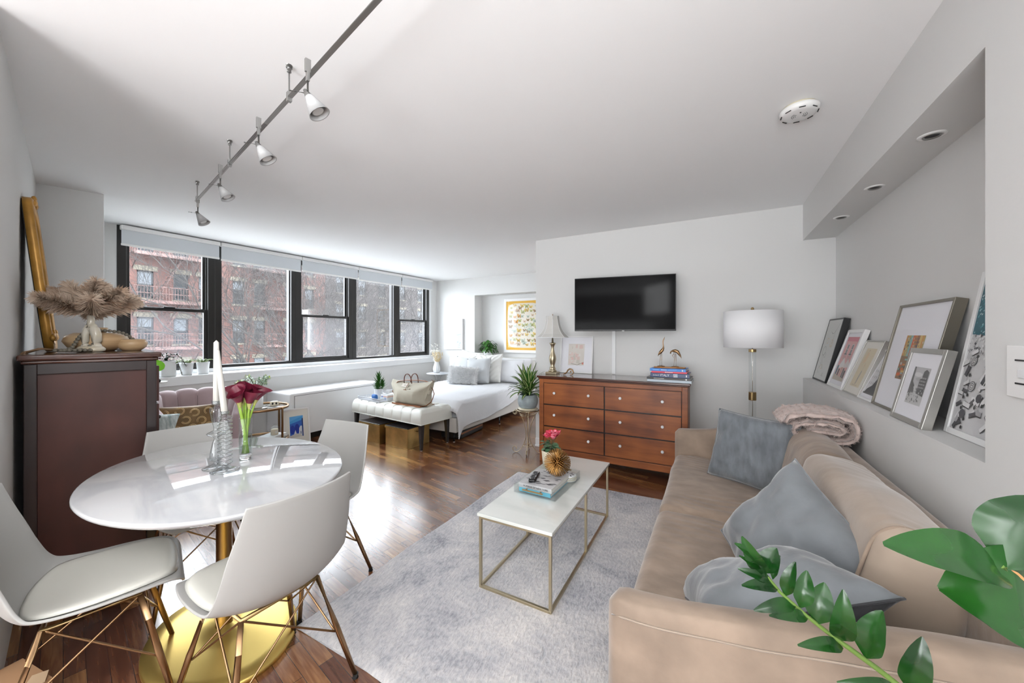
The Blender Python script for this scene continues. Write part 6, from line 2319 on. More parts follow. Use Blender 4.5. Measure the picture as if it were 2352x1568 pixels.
# ================================================================== PICTURES
def picture(name, label, cat, w_, h_, depth, bord, mat_m, frame_m, matw, art, mtx, group=None, glass=True, lip=0.004):
    """picture built in its own XZ plane (front = -Y), bottom centre at the origin, then placed by mtx"""
    t = T(name, label, cat, mtx.translation, 0, group)
    rot = mtx.to_3x3().to_4x4()
    def fin(b, nm, m_, par=t, bevel=0):
        for v in b.bm.verts:
            v.co = rot @ v.co
        return b.build(nm, m_, par, bevel=bevel)
    b = MB()
    W_, hh = w_ / 2, h_
    for (x0, z0, x1, z1) in ((-W_, 0, -W_ + bord, hh), (W_ - bord, 0, W_, hh), (-W_ + bord, 0, W_ - bord, bord), (-W_ + bord, hh - bord, W_ - bord, hh)):
        b.box2((x0, 0, z0), (x1, depth, z1))
    fin(b, 'frame', frame_m, bevel=0.0015)
    iw, ih = W_ - bord, hh - 2 * bord
    y0 = lip + 0.002
    b = MB(); b.box2((-iw, y0, bord), (iw, min(depth - 0.001, y0 + 0.004), hh - bord)); fin(b, 'mat_board', mat_m)
    b = MB()
    aw, ah = iw - matw[0], ih / 2 - matw[1]
    cz = bord + ih / 2
    mats = art(b, aw, ah, cz, y0 - 0.0006)
    for v in b.bm.verts:
        v.co = rot @ v.co
    b.build('print', mats, t, normals=False)
    if glass:
        b = MB(); b.box2((-iw, lip - 0.002, bord), (iw, lip - 0.001, hh - bord)); fin(b, 'glass', 'frame_glass')
    return t

class Art:
    """flat coloured patches, later ones laid a hair in front"""
    def __init__(s, b, aw, ah, cz, y):
        s.b, s.aw, s.ah, s.cz, s.y = b, aw, ah, cz, y
        s.k = 0
        s.mats = []
    def mi(s, c):
        m = flat(c)
        if m not in s.mats:
            s.mats.append(m)
        return s.mats.index(m)
    def P(s, pts, c):
        y = s.y - s.k * 0.000004
        s.k += 1
        s.b.poly([(p[0] * s.aw, y, s.cz + p[1] * s.ah) for p in pts], s.mi(c))
    def R(s, x0, y0, x1, y1, c):
        s.P([(x0, y0), (x1, y0), (x1, y1), (x0, y1)], c)
    def E(s, x, y, rx, ry, c, n=16, a0=0, a1=2 * PI, rot=0):
        pts = []
        for i in range(n):
            a = a0 + (a1 - a0) * i / (n if a1 - a0 > 6.2 else n - 1)
            px, py = math.cos(a) * rx, math.sin(a) * ry
            pts.append((x + px * math.cos(rot) - py * math.sin(rot), y + px * math.sin(rot) + py * math.cos(rot)))
        s.P(pts, c)
    def L(s, pts, w_, c):
        y = s.y - s.k * 0.000004
        s.k += 1
        for i in range(len(pts) - 1):
            a = Vector((pts[i][0] * s.aw, pts[i][1] * s.ah)); d = Vector((pts[i + 1][0] * s.aw, pts[i + 1][1] * s.ah))
            e = d - a
            if e.length < 1e-6:
                continue
            n = Vector((-e.y, e.x)).normalized() * w_ / 2
            ex = e.normalized() * w_ * 0.3
            a = a - ex; d = d + ex
            s.b.poly([(a.x + n.x, y, s.cz + a.y + n.y), (a.x - n.x, y, s.cz + a.y - n.y), (d.x - n.x, y, s.cz + d.y - n.y), (d.x + n.x, y, s.cz + d.y + n.y)], s.mi(c))

def wallpic(x, y, z, rz=0):
    return Matrix.Translation((x, y, z)) @ Matrix.Rotation(rz, 4, 'Z')
def leanpic(x, y, z, rz, lean):
    return Matrix.Translation((x, y, z)) @ Matrix.Rotation(rz, 4, 'Z') @ Matrix.Rotation(-R(lean), 4, 'X')

def art_sea(b, aw, ah, cz, y):
    A = Art(b, aw, ah, cz, y)
    A.R(-1, -1, 1, 1, (0.60, 0.64, 0.67))
    A.P([(-1, -0.12), (1, 0.05), (1, -1), (-1, -1)], (0.46, 0.52, 0.56))
    A.P([(-1, -0.14), (-0.2, -0.13), (1, 0.02), (1, -0.02), (-0.2, -0.17), (-1, -0.2)], (0.36, 0.40, 0.43))
    r = random.Random(1)
    for k in range(90):
        x, yy = r.uniform(-0.95, 0.9), r.uniform(-0.95, -0.25)
        s = r.uniform(0.03, 0.12)
        A.P([(x - s, yy), (x, yy - 0.02), (x + s, yy + 0.03), (x, yy + 0.05)], r.choice([(0.76, 0.78, 0.80), (0.45, 0.52, 0.60), (0.30, 0.36, 0.44), (0.60, 0.62, 0.72)]))
    return A.mats
picture('framed_print', 'white framed pale seascape print hanging on the bedroom wall left of the niche', 'picture', 0.46, 0.62, 0.045, 0.022, 'whiteframe', 'whiteframe', (0, 0), art_sea, wallpic(-4.69, 6.102, 1.065))
def art_butterfly(b, aw, ah, cz, y):
    A = Art(b, aw, ah, cz, y)
    A.R(-1, -1, 1, 1, (0.74, 0.42, 0.045))
    pts = []
    for i in range(40):
        a = 2 * PI * i / 40
        pts.append((0.86 * math.copysign(abs(math.cos(a)) ** 0.35, math.cos(a)), 0.88 * math.copysign(abs(math.sin(a)) ** 0.35, math.sin(a))))
    A.P([(p[0] * 1.08, p[1] * 1.03) for p in pts], (0.72, 0.67, 0.57))
    r = random.Random(23)
    cols = [(0.66, 0.30, 0.04), (0.60, 0.40, 0.08), (0.44, 0.45, 0.16), (0.62, 0.45, 0.30), (0.35, 0.22, 0.10), (0.45, 0.52, 0.42), (0.70, 0.50, 0.12)]
    for i in range(7):
        for j in range(9):
            x = -0.72 + i * 0.24 + r.uniform(-0.07, 0.07); yy = -0.76 + j * 0.19 + r.uniform(-0.05, 0.05)
            s = r.uniform(0.06, 0.105)
            c = r.choice(cols); a = r.uniform(-0.7, 0.7)
            asp = aw / ah
            for sg in (-1, 1):
                A.E(x + sg * s * 0.7, yy + s * 0.35 * asp, s * 0.75, s * 0.55 * asp, c, 10, rot=a + sg * 0.6)
                A.E(x + sg * s * 0.5, yy - s * 0.45 * asp, s * 0.5, s * 0.40 * asp, tuple(q * 0.75 for q in c), 10, rot=a - sg * 0.5)
            A.E(x, yy, s * 0.12, s * 0.8 * asp, (0.12, 0.08, 0.04), 8, rot=a * 0.3)
    for k in range(22):
        A.E(0.25 + r.uniform(-0.2, 0.2), -0.05 + r.uniform(-0.2, 0.12), 0.035, 0.03, (0.40, 0.50, 0.42), 8)
    return A.mats
picture('framed_print', 'large white framed yellow butterfly print in the bedroom niche', 'picture', 0.86, 1.055, 0.05, 0.052, 'whiteframe', 'whiteframe', (0.0, 0.0), art_butterfly, wallpic(-3.21, 6.366, 1.012))

def art_blush(b, aw, ah, cz, y):
    A = Art(b, aw, ah, cz, y)
    A.R(-1, -1, 1, 1, (0.66, 0.62, 0.57))
    r = random.Random(4)
    for k in range(30):
        x0 = r.uniform(-0.95, 0.5); y0 = r.uniform(-0.95, 0.6); w_ = r.uniform(0.1, 0.6); h_ = r.uniform(0.05, 0.4)
        A.P([(x0, y0), (min(0.97, x0 + w_), y0 + 0.03), (min(0.97, x0 + w_ * 0.9), min(0.97, y0 + h_)), (x0 + 0.03, min(0.97, y0 + h_ * 0.9))], r.choice([(0.66, 0.50, 0.46), (0.70, 0.56, 0.52), (0.56, 0.53, 0.47), (0.70, 0.66, 0.62), (0.72, 0.46, 0.44)]))
    A.L([(-0.6, -0.85), (0.2, -0.95), (0.95, -0.70)], 0.004, (0.12, 0.10, 0.09))
    A.R(0.75, -0.9, 0.95, -0.72, (0.60, 0.20, 0.16))
    return A.mats
picture('framed_print', 'white framed blush abstract print leaning on the wall behind the table lamp', 'picture', 0.385, 0.425, 0.022, 0.014, 'matboard', 'whiteframe', (0.085, 0.075), art_blush, leanpic(-1.375, 4.035, DZ + 0.002, 0, 9))

def art_santorini(b, aw, ah, cz, y):
    A = Art(b, aw, ah, cz, y)
    A.R(-1, -1, 1, 1, (0.03, 0.13, 0.52))
    A.P([(-1, 0.55), (1, 0.95), (1, 1), (-1, 1)], (0.12, 0.42, 0.78))
    A.P([(-1, 0.30), (1, 0.60), (1, 0.95), (-1, 0.55)], (0.06, 0.33, 0.72))
    A.E(-0.62, -0.25, 0.34, 0.42, (0.015, 0.05, 0.38), 20)
    A.E(0.05, -0.20, 0.36, 0.45, (0.012, 0.04, 0.34), 20)
    A.P([(-0.45, -0.75), (-0.20, -0.30), (0.0, -0.75)], (0.72, 0.74, 0.78))
    A.P([(0.30, -1), (0.36, -0.2), (0.58, 0.02), (0.80, 0.0), (0.86, -1)], (0.66, 0.70, 0.76))
    A.R(0.55, -0.75, 0.68, -0.5, (0.10, 0.16, 0.30))
    A.R(0.80, -1, 1, 0.72, (0.015, 0.05, 0.20))
    A.P([(-1, -1), (0.86, -1), (0.5, -0.72), (-0.2, -0.66), (-1, -0.80)], (0.60, 0.57, 0.52))
    return A.mats
picture('framed_print', 'white framed blue dome seaside print standing on the floor against the convector cover', 'picture', 0.315, 0.445, 0.022, 0.020, 'matcream', 'whiteframe', (0.060, 0.075), art_santorini, leanpic(-4.475, 2.735, 0.003, R(82), 6.5))

# ---- the row on the right ledge; each leans back on the niche wall and faces the room (-X)
LZ = 0.969
def ledge(label, yc, w_, h_, xf, depth, bord, matm, frm, matw, art, rz=0.0, lip=0.004, lean=None):
    """xf = x of the foot of the front face; leans so the top back edge meets the niche wall"""
    ang = math.degrees(math.asin(max(0.02, min(0.6, (0.924 - xf - depth) / h_)))) if lean is None else lean
    m = Matrix.Translation((xf, yc, LZ + 0.001)) @ Matrix.Rotation(R(-90) + rz, 4, 'Z') @ Matrix.Rotation(-R(ang), 4, 'X')
    return picture('framed_print', label, 'picture', w_, h_, depth, bord, matm, frm, matw, art, m, 'framed pictures leaning along the right ledge', lip=lip)
def art_line(b, aw, ah, cz, y):
    A = Art(b, aw, ah, cz, y)
    A.R(-1, -1, 1, 1, (0.66, 0.66, 0.64))
    k = (0.05, 0.05, 0.05); g = (0.62, 0.36, 0.08)
    def curve(fn, w_=0.0025, c=k, n=18):
        A.L([fn(i / n) for i in range(n + 1)], w_, c)
    curve(lambda t_: (-0.2 + 0.9 * t_, 0.62 + 0.25 * t_ * t_ - 0.12 * math.sin(PI * t_)))
    curve(lambda t_: (0.35 + 0.04 * math.sin(4 * t_), 0.65 - 0.45 * t_))
    for cx_, cy_, rx, ry, c in ((-0.35, 0.30, 0.14, 0.09, g), (0.30, 0.22, 0.20, 0.12, g), (0.32, 0.20, 0.09, 0.06, g), (-0.45, -0.05, 0.22, 0.15, k), (-0.2, -0.18, 0.12, 0.08, k), (-0.25, -0.58, 0.15, 0.07, g)):
        curve(lambda t_: (cx_ + rx * math.cos(2 * PI * t_) * (1 + 0.15 * math.sin(3 * t_)), cy_ + ry * math.sin(2 * PI * t_)), c=c)
    curve(lambda t_: (-0.5 + 0.5 * t_ * t_, -0.15 - 0.5 * t_))
    curve(lambda t_: (-0.55 + 0.12 * math.sin(7 * t_), -0.45 - 0.35 * t_))
    curve(lambda t_: (0.15 + 0.2 * t_, -0.82 - 0.06 * math.sin(9 * t_)))
    return A.mats
ledge('black framed line drawing at the far left of the right ledge', 3.905, 0.40, 0.525, 0.765, 0.040, 0.012, 'matboard', 'black', (0, 0), art_line, lip=0.001)
def art_pinkhouse(b, aw, ah, cz, y):
    A = Art(b, aw, ah, cz, y)
    A.R(-1, -1, 1, 1, (0.70, 0.40, 0.40))
    A.R(-1, 0.80, 1, 1, (0.62, 0.22, 0.26))
    for x in (-0.35, 0.45):
        A.R(x - 0.17, 0.15, x + 0.17, 0.68, (0.60, 0.58, 0.55)); A.R(x - 0.11, 0.18, x + 0.11, 0.64, (0.10, 0.11, 0.12)); A.R(x - 0.015, 0.18, x + 0.015, 0.64, (0.6, 0.58, 0.55)); A.R(x - 0.11, 0.42, x + 0.11, 0.45, (0.6, 0.58, 0.55))
        for q in range(7):
            A.R(x - 0.24 + q * 0.08, 0.0, x - 0.225 + q * 0.08, 0.22, (0.06, 0.06, 0.07))
        A.R(x - 0.26, 0.20, x + 0.26, 0.23, (0.06, 0.06, 0.07)); A.R(x - 0.26, -0.03, x + 0.26, 0.01, (0.45, 0.42, 0.40))
    A.P([(-0.6, -0.3), (-0.2, 0.05), (0.3, -0.25), (0.2, -0.4), (-0.6, -0.45)], (0.72, 0.70, 0.68))
    A.P([(0.2, -0.3), (0.6, 0.0), (1.0, -0.2), (1.0, -0.35), (0.2, -0.4)], (0.66, 0.62, 0.60))
    for x, c in ((-0.75, (0.05, 0.20, 0.24)), (-0.35, (0.10, 0.09, 0.09)), (0.05, (0.55, 0.36, 0.28)), (0.45, (0.16, 0.17, 0.16)), (0.75, (0.10, 0.10, 0.11))):
        A.R(x - 0.12, -0.88, x + 0.14, -0.42 + 0.1 * math.sin(x * 7), c)
    A.P([(-1, -1), (1, -1), (1, -0.86), (-0.2, -0.80), (-1, -0.72)], (0.50, 0.44, 0.38))
    return A.mats
ledge('white framed print of a pink house front, second from left on the ledge', 3.470, 0.345, 0.435, 0.764, 0.030, 0.024, 'matboard', 'whiteframe', (0.030, 0.030), art_pinkhouse)
def art_pale(b, aw, ah, cz, y):
    A = Art(b, aw, ah, cz, y)
    A.R(-1, -1, 1, 1, (0.66, 0.58, 0.42))
    A.P([(-0.5, 0.2), (-0.1, 0.30), (0.0, 0.75), (-0.4, 0.8), (-0.6, 0.5)], (0.70, 0.54, 0.36))
    A.E(-0.3, 0.88, 0.05, 0.03, (0.30, 0.14, 0.10))
    A.L([(0.05, 0.25), (0.1, -0.1), (0.0, -0.3)], 0.002, (0.4, 0.34, 0.26))
    A.P([(0.0, -0.15), (0.18, -0.2), (0.05, -0.85), (-0.12, -0.88), (-0.10, -0.5)], (0.38, 0.36, 0.33))
    A.E(0.12, 0.12, 0.07, 0.06, (0.60, 0.45, 0.28))
    A.P([(-0.6, -0.88), (0.4, -0.9), (0.5, -0.96), (-0.7, -0.95)], (0.56, 0.49, 0.36))
    return A.mats
ledge('pale silver framed print of a faint figure on cream, third on the ledge', 3.118, 0.300, 0.365, 0.766, 0.030, 0.008, 'matcream', 'silverframe', (0.060, 0.045), art_pale)
def art_silhouette(b, aw, ah, cz, y):
    A = Art(b, aw, ah, cz, y)
    A.R(-1, -1, 1, 1, (0.64, 0.64, 0.65))
    for k in range(12):
        A.R(-0.95 + (k % 4) * 0.3, -0.5 + (k // 4) * 0.32, -0.80 + (k % 4) * 0.3, -0.38 + (k // 4) * 0.32, (0.45, 0.45, 0.46))
    A.P([(-0.9, -1), (-0.7, -0.75), (-0.2, -0.55), (0.1, -0.1), (0.35, 0.25), (0.6, 0.5), (0.9, 0.45), (1, 0.2), (1, -1)], (0.07, 0.07, 0.075))
    A.E(0.62, 0.50, 0.20, 0.16, (0.06, 0.06, 0.06), 18)
    A.L([(0.3, 0.1), (-0.1, 0.0), (-0.2, 0.3)], 0.006, (0.06, 0.06, 0.06))
    A.R(-1, -1, 1, -0.92, (0.10, 0.10, 0.10))
    A.L([(0.9, 0.3), (0.95, 0.98)], 0.004, (0.1, 0.1, 0.1))
    return A.mats
ledge('small white framed black-and-white silhouette photo, fourth on the ledge behind the big frame', 2.865, 0.245, 0.318, 0.768, 0.026, 0.013, 'matboard', 'whiteframe', (0.024, 0.024), art_silhouette)
def art_harbour(b, aw, ah, cz, y):
    A = Art(b, aw, ah, cz, y)
    A.R(-1, -1, 1, 1, (0.26, 0.16, 0.09))
    r = random.Random(17)
    cols = [(0.56, 0.28, 0.08), (0.42, 0.34, 0.12), (0.24, 0.42, 0.40), (0.60, 0.14, 0.05), (0.50, 0.22, 0.06), (0.30, 0.14, 0.08), (0.62, 0.45, 0.16)]
    x = -1
    for k in range(9):
        w_ = 0.2 + r.random() * 0.06
        A.R(x, 0.05, min(1, x + w_), 1, cols[k % 7]); x += w_
        if x >= 1:
            break
    for k in range(70):
        x = r.uniform(-0.95, 0.9); yy = r.choice([0.9, 0.74, 0.58, 0.42, 0.26, 0.1])
        A.R(x, yy - 0.09, x + 0.05, yy, r.choice([(0.07, 0.05, 0.05), (0.10, 0.14, 0.15), (0.55, 0.50, 0.40)]))
    for k in range(60):
        x = r.uniform(-1, 0.75); yy = r.uniform(-1, 0.0); w_ = r.uniform(0.1, 0.4); h_ = r.uniform(0.03, 0.12)
        A.R(x, yy, min(1, x + w_), min(1, yy + h_), r.choice(cols + [(0.10, 0.08, 0.07), (0.14, 0.12, 0.11), (0.50, 0.48, 0.44), (0.12, 0.20, 0.17)]))
    A.R(0.55, -0.55, 0.95, -0.35, (0.70, 0.30, 0.04)); A.R(0.5, -0.75, 0.9, -0.62, (0.60, 0.60, 0.62))
    return A.mats
ledge('large pewter framed colourful harbour photo with wide white mat on the ledge', 2.485, 0.520, 0.545, 0.766, 0.040, 0.012, 'matboard', 'champframe', (0.155, 0.150), art_harbour, lip=0.008)
def art_street(b, aw, ah, cz, y):
    A = Art(b, aw, ah, cz, y)
    A.R(-1, -1, 1, 1, (0.52, 0.52, 0.52))
    A.R(-1, 0.0, 1, 1, (0.46, 0.46, 0.47))
    A.E(-0.3, 0.6, 0.5, 0.12, (0.60, 0.60, 0.60)); A.E(0.1, 0.35, 0.6, 0.1, (0.38, 0.38, 0.39))
    A.P([(-1, 1), (-0.8, 1), (-0.72, 0.2), (-0.4, 0.0), (-0.3, -0.4), (-1, -0.5)], (0.14, 0.14, 0.14))
    A.P([(0.05, -0.4), (0.05, 0.35), (0.25, 0.45), (0.28, 0.80), (0.55, 0.92), (0.9, 0.8), (0.95, -0.5)], (0.10, 0.10, 0.10))
    r = random.Random(6)
    for k in range(60):
        x = r.uniform(-0.95, 0.9); yy = r.uniform(-0.95, -0.1)
        s = r.uniform(0.03, 0.12)
        A.R(x, yy, min(1, x + s), yy + s * 0.9, r.choice([(0.06, 0.06, 0.06), (0.18, 0.18, 0.18), (0.45, 0.45, 0.45), (0.28, 0.28, 0.28)]))
    for k in range(24):
        A.R(0.12 + (k % 6) * 0.12, -0.1 + (k // 6) * 0.17, 0.17 + (k % 6) * 0.12, -0.02 + (k // 6) * 0.17, (0.55, 0.55, 0.55))
    return A.mats
ledge('silver framed black-and-white street photo with mat, in front of the large pewter frame', 2.205, 0.300, 0.325, 0.722, 0.030, 0.022, 'matboard', 'silverframe', (0.060, 0.060), art_street, lean=13)
def art_beach(b, aw, ah, cz, y):
    A = Art(b, aw, ah, cz, y)
    A.R(-1, -1, 1, 1, (0.58, 0.58, 0.59))
    A.P([(-1, 0.25), (1, 0.15), (1, 1), (-1, 1)], (0.02, 0.12, 0.16))
    r = random.Random(31)
    for k in range(260):
        x = r.uniform(-0.98, 0.95); yy = r.uniform(0.18, 0.98)
        s = r.uniform(0.008, 0.030)
        A.P([(x - s, yy), (x, yy - s * 0.4), (x + s, yy + s * 0.8), (x, yy + s * 0.9)], r.choice([(0.35, 0.55, 0.60), (0.60, 0.70, 0.72), (0.04, 0.22, 0.26), (0.10, 0.34, 0.38)]))
    for k in range(420):
        x = r.uniform(-0.98, 0.95); yy = r.uniform(0.0, 0.26) if k % 3 else r.uniform(-0.12, 0.1)
        s = r.uniform(0.008, 0.035)
        A.P([(x - s, yy), (x, yy - s * 0.8), (x + s, yy), (x, yy + s * 0.6)], r.choice([(0.05, 0.05, 0.06), (0.66, 0.66, 0.66), (0.30, 0.30, 0.31), (0.74, 0.74, 0.74)]))
    def umb(x, yy, s):
        asp = aw / ah
        for q in range(6):
            c = (0.05, 0.05, 0.06) if q % 2 == 0 else (0.70, 0.70, 0.70)
            A.E(x, yy, s * (1 - q / 6.5), s * asp * (1 - q / 6.5), c, 8, rot=0.3)
    def lounger(x, yy, s, a, c=(0.72, 0.72, 0.73)):
        asp = aw / ah
        def rr(px, py):
            return (x + (px * math.cos(a) - py * math.sin(a)), yy + (px * math.sin(a) + py * math.cos(a)) * asp)
        A.P([rr(-s * 1.05, -s * 0.6), rr(s * 1.05, -s * 0.6), rr(s * 1.05, -s * 0.2), rr(-s * 1.05, -s * 0.2)], (0.05, 0.05, 0.05))
        A.P([rr(-s, -s * 0.4), rr(s, -s * 0.4), rr(s, s * 0.4), rr(-s, s * 0.4)], c)
    for k in range(80):
        x = r.uniform(-0.97, 0.97); yy = r.uniform(-0.97, 0.02)
        c = r.choice([(0.72, 0.72, 0.73), (0.72, 0.72, 0.73), (0.10, 0.10, 0.11), (0.40, 0.40, 0.42)])
        lounger(x, yy, r.uniform(0.06, 0.10), r.uniform(-0.3, 1.3), c)
        if k % 2:
            A.E(x + 0.1, yy - 0.05, 0.03, 0.025, (0.05, 0.05, 0.05), 6)
    for x, yy, s in ((-0.72, -0.10, 0.085), (-0.62, -0.42, 0.095), (-0.15, -0.2, 0.10), (0.3, -0.5, 0.1), (0.0, -0.72, 0.1), (0.6, -0.15, 0.1), (0.75, -0.7, 0.1)):
        umb(x, yy, s)
    for x, yy, s in ((-0.70, -0.78, 0.085), (-0.35, -0.55, 0.08), (0.45, -0.85, 0.09)):
        A.E(x, yy, s, s * aw / ah, (0.09, 0.09, 0.10), 8)
    return A.mats
ledge('large white framed beach photo with teal sea and striped umbrellas, rightmost on the ledge', 1.845, 0.46, 0.62, 0.790, 0.030, 0.022, 'matboard', 'whiteframe', (0.0, 0.0), art_beach)

# ================================================================== BLUSH BARREL CHAIR
AC = Vector((-4.235, 1.635, 0))
t = T('channel_back_armchair', 'blush velvet barrel armchair with scalloped channels below the windows', 'armchair', AC, math.atan2(-0.12, 1.0))
# local +X is the front
RO, RI = 0.385, 0.265
A0, A1 = R(48), R(312)
NCH = 9
def ch_h(f):
    s_ = math.sin(PI * f)
    return 0.60 + 0.205 * smoothstep(0.0, 0.55, s_)
def chan(u, v):
    a = A0 + (A1 - A0) * u
    k = u * NCH
    bul = abs(math.sin(PI * k)) ** 0.45
    hgt = ch_h(u) + 0.030 * bul - 0.012
    rin = RI - 0.030 * bul
    rout = RO + 0.004 * bul
    # v: inner bottom -> inner top -> outer top -> outer bottom
    z0 = 0.30
    if v < 0.45:
        f = v / 0.45
        z = z0 + (hgt - 0.05 - z0) * f; r = rin + 0.035 * f * f
    elif v < 0.62:
        f = (v - 0.45) / 0.17
        an = PI * f
        rc = (rin + 0.035 + rout) / 2; rw = (rout - rin - 0.035) / 2
        r = rc - rw * math.cos(an); z = hgt - 0.05 + 0.05 * math.sin(an)
    else:
        f = (v - 0.62) / 0.38
        z = hgt - 0.05 - (hgt - 0.05 - 0.13) * f; r = rout - 0.05 * f * f
    e = min(u, 1 - u) * NCH
    if e < 0.25:
        q = math.sqrt(max(0, 1 - (1 - e / 0.25) ** 2))
        mid = (rin + rout) / 2
        r = mid + (r - mid) * (0.15 + 0.85 * q)
    return Vector((math.cos(a) * r, math.sin(a) * r, z))
b = MB()
g = b.grid(chan, 126, 44)
b.face(g[0][::-1]); b.face(g[-1])
b.build('channelled_back', 'pink', t)
b = MB()
for k in range(1, NCH):
    u = k / NCH
    b.tube([chan(u, v) * 1.0 for v in (0.05, 0.2, 0.35, 0.45, 0.5, 0.56)], 0.003, 5)
b.build('channel_seams', 'pinkpipe', t)
b = MB(); b.lathe([(0, 0.13), (0.30, 0.13), (0.325, 0.16), (0.325, 0.29), (0, 0.29)], n=48); b.build('seat_base', 'pink', t)
b = MB(); b.lathe([(0, 0.292), (0.235, 0.292), (0.262, 0.315), (0.270, 0.36), (0.262, 0.405), (0.235, 0.432), (0.12, 0.442), (0, 0.444)], (0.04, 0, 0), n=48); b.build('seat_cushion', 'pink', t)
b = MB(); b.tube([(0.04 + math.cos(2 * PI * k / 48) * 0.262, math.sin(2 * PI * k / 48) * 0.262, 0.412) for k in range(48)], 0.0035, 6, closed=True); b.build('seat_piping', 'pinkpipe', t)
for sx in (-1, 1):
    for sy in (-1, 1):
        b = MB(); b.cyl((sx * 0.22, sy * 0.22, 0), (sx * 0.19, sy * 0.19, 0.135), 0.010, 0.017, 12); b.build('leg', 'brass', t)
# gold patterned cushion
b = pillow_mesh(0.43, 0.27, 0.12, 4.2, 0.012, 26)
mt = orient((0.90, -0.30, 0.30), (0.0, 0.04, 1))
for v in b.bm.verts:
    v.co = mt @ v.co
o = tag(b.build('lumbar_pillow', 'goldfab', loc=AC + Vector((-0.03, -0.075, 0.565))), 'gold velvet lumbar pillow printed with rings, on the blush armchair', 'pillow')
b = MB()
rnd = random.Random(14)
for (rx, rz2) in ((-0.16, 0.065), (-0.06, 0.055), (0.045, 0.075), (0.15, 0.06), (-0.11, -0.02), (0.00, -0.01), (0.10, -0.015), (0.185, -0.03), (-0.17, -0.075), (-0.05, -0.085), (0.06, -0.095), (0.15, -0.10)):
    for r_ in (0.034, 0.026):
        pts = []
        for k in range(15):
            a = rnd.random() * 0 + 0.4 + rx * 9 + k / 14 * 5.4
            x, z = rx + math.cos(a) * r_, rz2 + math.sin(a) * r_
            ex = (1 - abs(x / 0.215) ** 2.4) * (1 - abs(z / 0.135) ** 2.4)
            if ex <= 0.02:
                continue
            pts.append(mt @ Vector((x, 0.060 * max(0.0, ex) ** 0.5 + 0.008, z)))
        if len(pts) > 3:
            b.tube(pts, 0.0022, 5)
b.build('ring_print', 'goldring', o)
# pouf with the leaf pillow
PF = Vector((-3.985, 1.165, 0))
t = T('pouf', 'round taupe pouf standing between the dark chest and the blush armchair', 'pouf', PF)
b = MB(); b.lathe([(0, 0), (0.15, 0), (0.165, 0.02), (0.168, 0.36), (0.155, 0.40), (0.10, 0.415), (0, 0.417)], n=40); b.build('upholstery', 'velvet', t)
throw('leaf_pillow', 'pale leaf-patterned pillow on the pouf beside the dark chest', 'pillow', (PF.x + 0.03, PF.y, 0.575), 0, 0, 0.42, 0.32, 0.14, 'leaffab', 5.5, None, wr=0.02, mtx=orient((0.75, -0.35, 0.55), (0, 0.1, 1)))

# ================================================================== PEDESTAL WITH LIME PLANT
PT = Vector((-4.76, 1.455, 0))
t = T('plant_pedestal', 'small round white marble pedestal table behind the dark chest', 'table', PT)
b = MB(); b.lathe([(0, 0.885), (0.135, 0.885), (0.14, 0.892), (0.138, 0.900), (0, 0.900)], n=40); b.build('tabletop', 'marble2', t)
b = MB(); b.lathe([(0, 0), (0.11, 0), (0.11, 0.012), (0.02, 0.02), (0.012, 0.05), (0.012, 0.885), (0, 0.885)], n=24); b.build('pole', 'brass', t)
t = T('lime_leaf_plant', 'lime green leaf in a clear glass jar, peeking out behind the dark chest', 'potted plant', PT + Vector((0, 0, 0.9005)))
b = MB(); b.lathe([(0, 0), (0.035, 0), (0.04, 0.01), (0.04, 0.07), (0.030, 0.09), (0.032, 0.10)], n=24); b.build('jar', 'clear', t)
b = MB()
b.tube([(0, 0, 0.01), (0.005, 0.0, 0.08), (0.0, 0.02, 0.14), (-0.01, 0.04, 0.185)], 0.003, 6, 1)
b.tube([(0, 0, 0.01), (-0.005, 0.0, 0.08), (0.01, -0.03, 0.12), (0.02, -0.06, 0.15)], 0.003, 6, 1)
def roundleaf(b, c, n, up, L, W, mi=0):
    m = orient(n, up)
    pts = []
    for i in range(7):
        row = []
        tt = i / 6
        for j in range(5):
            s_ = j / 4 * 2 - 1
            wv = math.sin(PI * min(1, (tt * 0.92 + 0.04)) ** 0.8) ** 0.7 * W / 2
            row.append(b.bm.verts.new(Vector(c) + (m @ Vector((s_ * wv, 0.10 * W * s_ * s_ - 0.05 * tt * L, (tt - 0.5) * L)))))
        pts.append(row)
    for i in range(6):
        for j in range(4):
            b.face([pts[i][j], pts[i][j + 1], pts[i + 1][j + 1], pts[i + 1][j]], mi, True)
roundleaf(b, (-0.005, 0.065, 0.155), (0.9, -0.3, 0.35), (0, -0.6, 1), 0.13, 0.10)
roundleaf(b, (0.03, -0.07, 0.12), (0.8, -0.4, 0.5), (0, 0.6, 1), 0.10, 0.08)
b.build('lime_leaf', ['leaf_lime', 'stem'], t, normals=False)

# ================================================================== POTS ON THE WINDOW LEDGE
def ledge_pt(y, o=0.06):
    return Vector((-5.15 + 0.0, y, 0.9005))
t = T('square_planter', 'square white planter with a dark trailing succulent on the window ledge', 'potted plant', Vector((-5.20, 1.735, 0.901)))
b = MB()
b.box((0, 0, 0.085), (0.13, 0.13, 0.17))
b.build('pot', 'ceramic', t, bevel=0.008)
b = MB(); b.box((0, 0, 0.1715), (0.112, 0.112, 0.003)); b.build('soil', 'soil', t)
b = MB(); rnd = random.Random(3)
def trail(b, pts, n, s_, mi=0, seed=1):
    r_ = random.Random(seed)
    P_ = [Vector(p) for p in pts]
    b.tube(P_, 0.003, 5, 1)
    for k in range(n):
        f = k / n * (len(P_) - 1)
        i = min(int(f), len(P_) - 2)
        p = P_[i].lerp(P_[i + 1], f - i)
        a = k * 2.4
        d = Vector((math.cos(a), math.sin(a), r_.uniform(-0.2, 0.7)))
        b.blade(p, d, s_ * r_.uniform(0.7, 1.1), s_ * 0.55, mi, fold=0.1, shape=0.1, n=3)
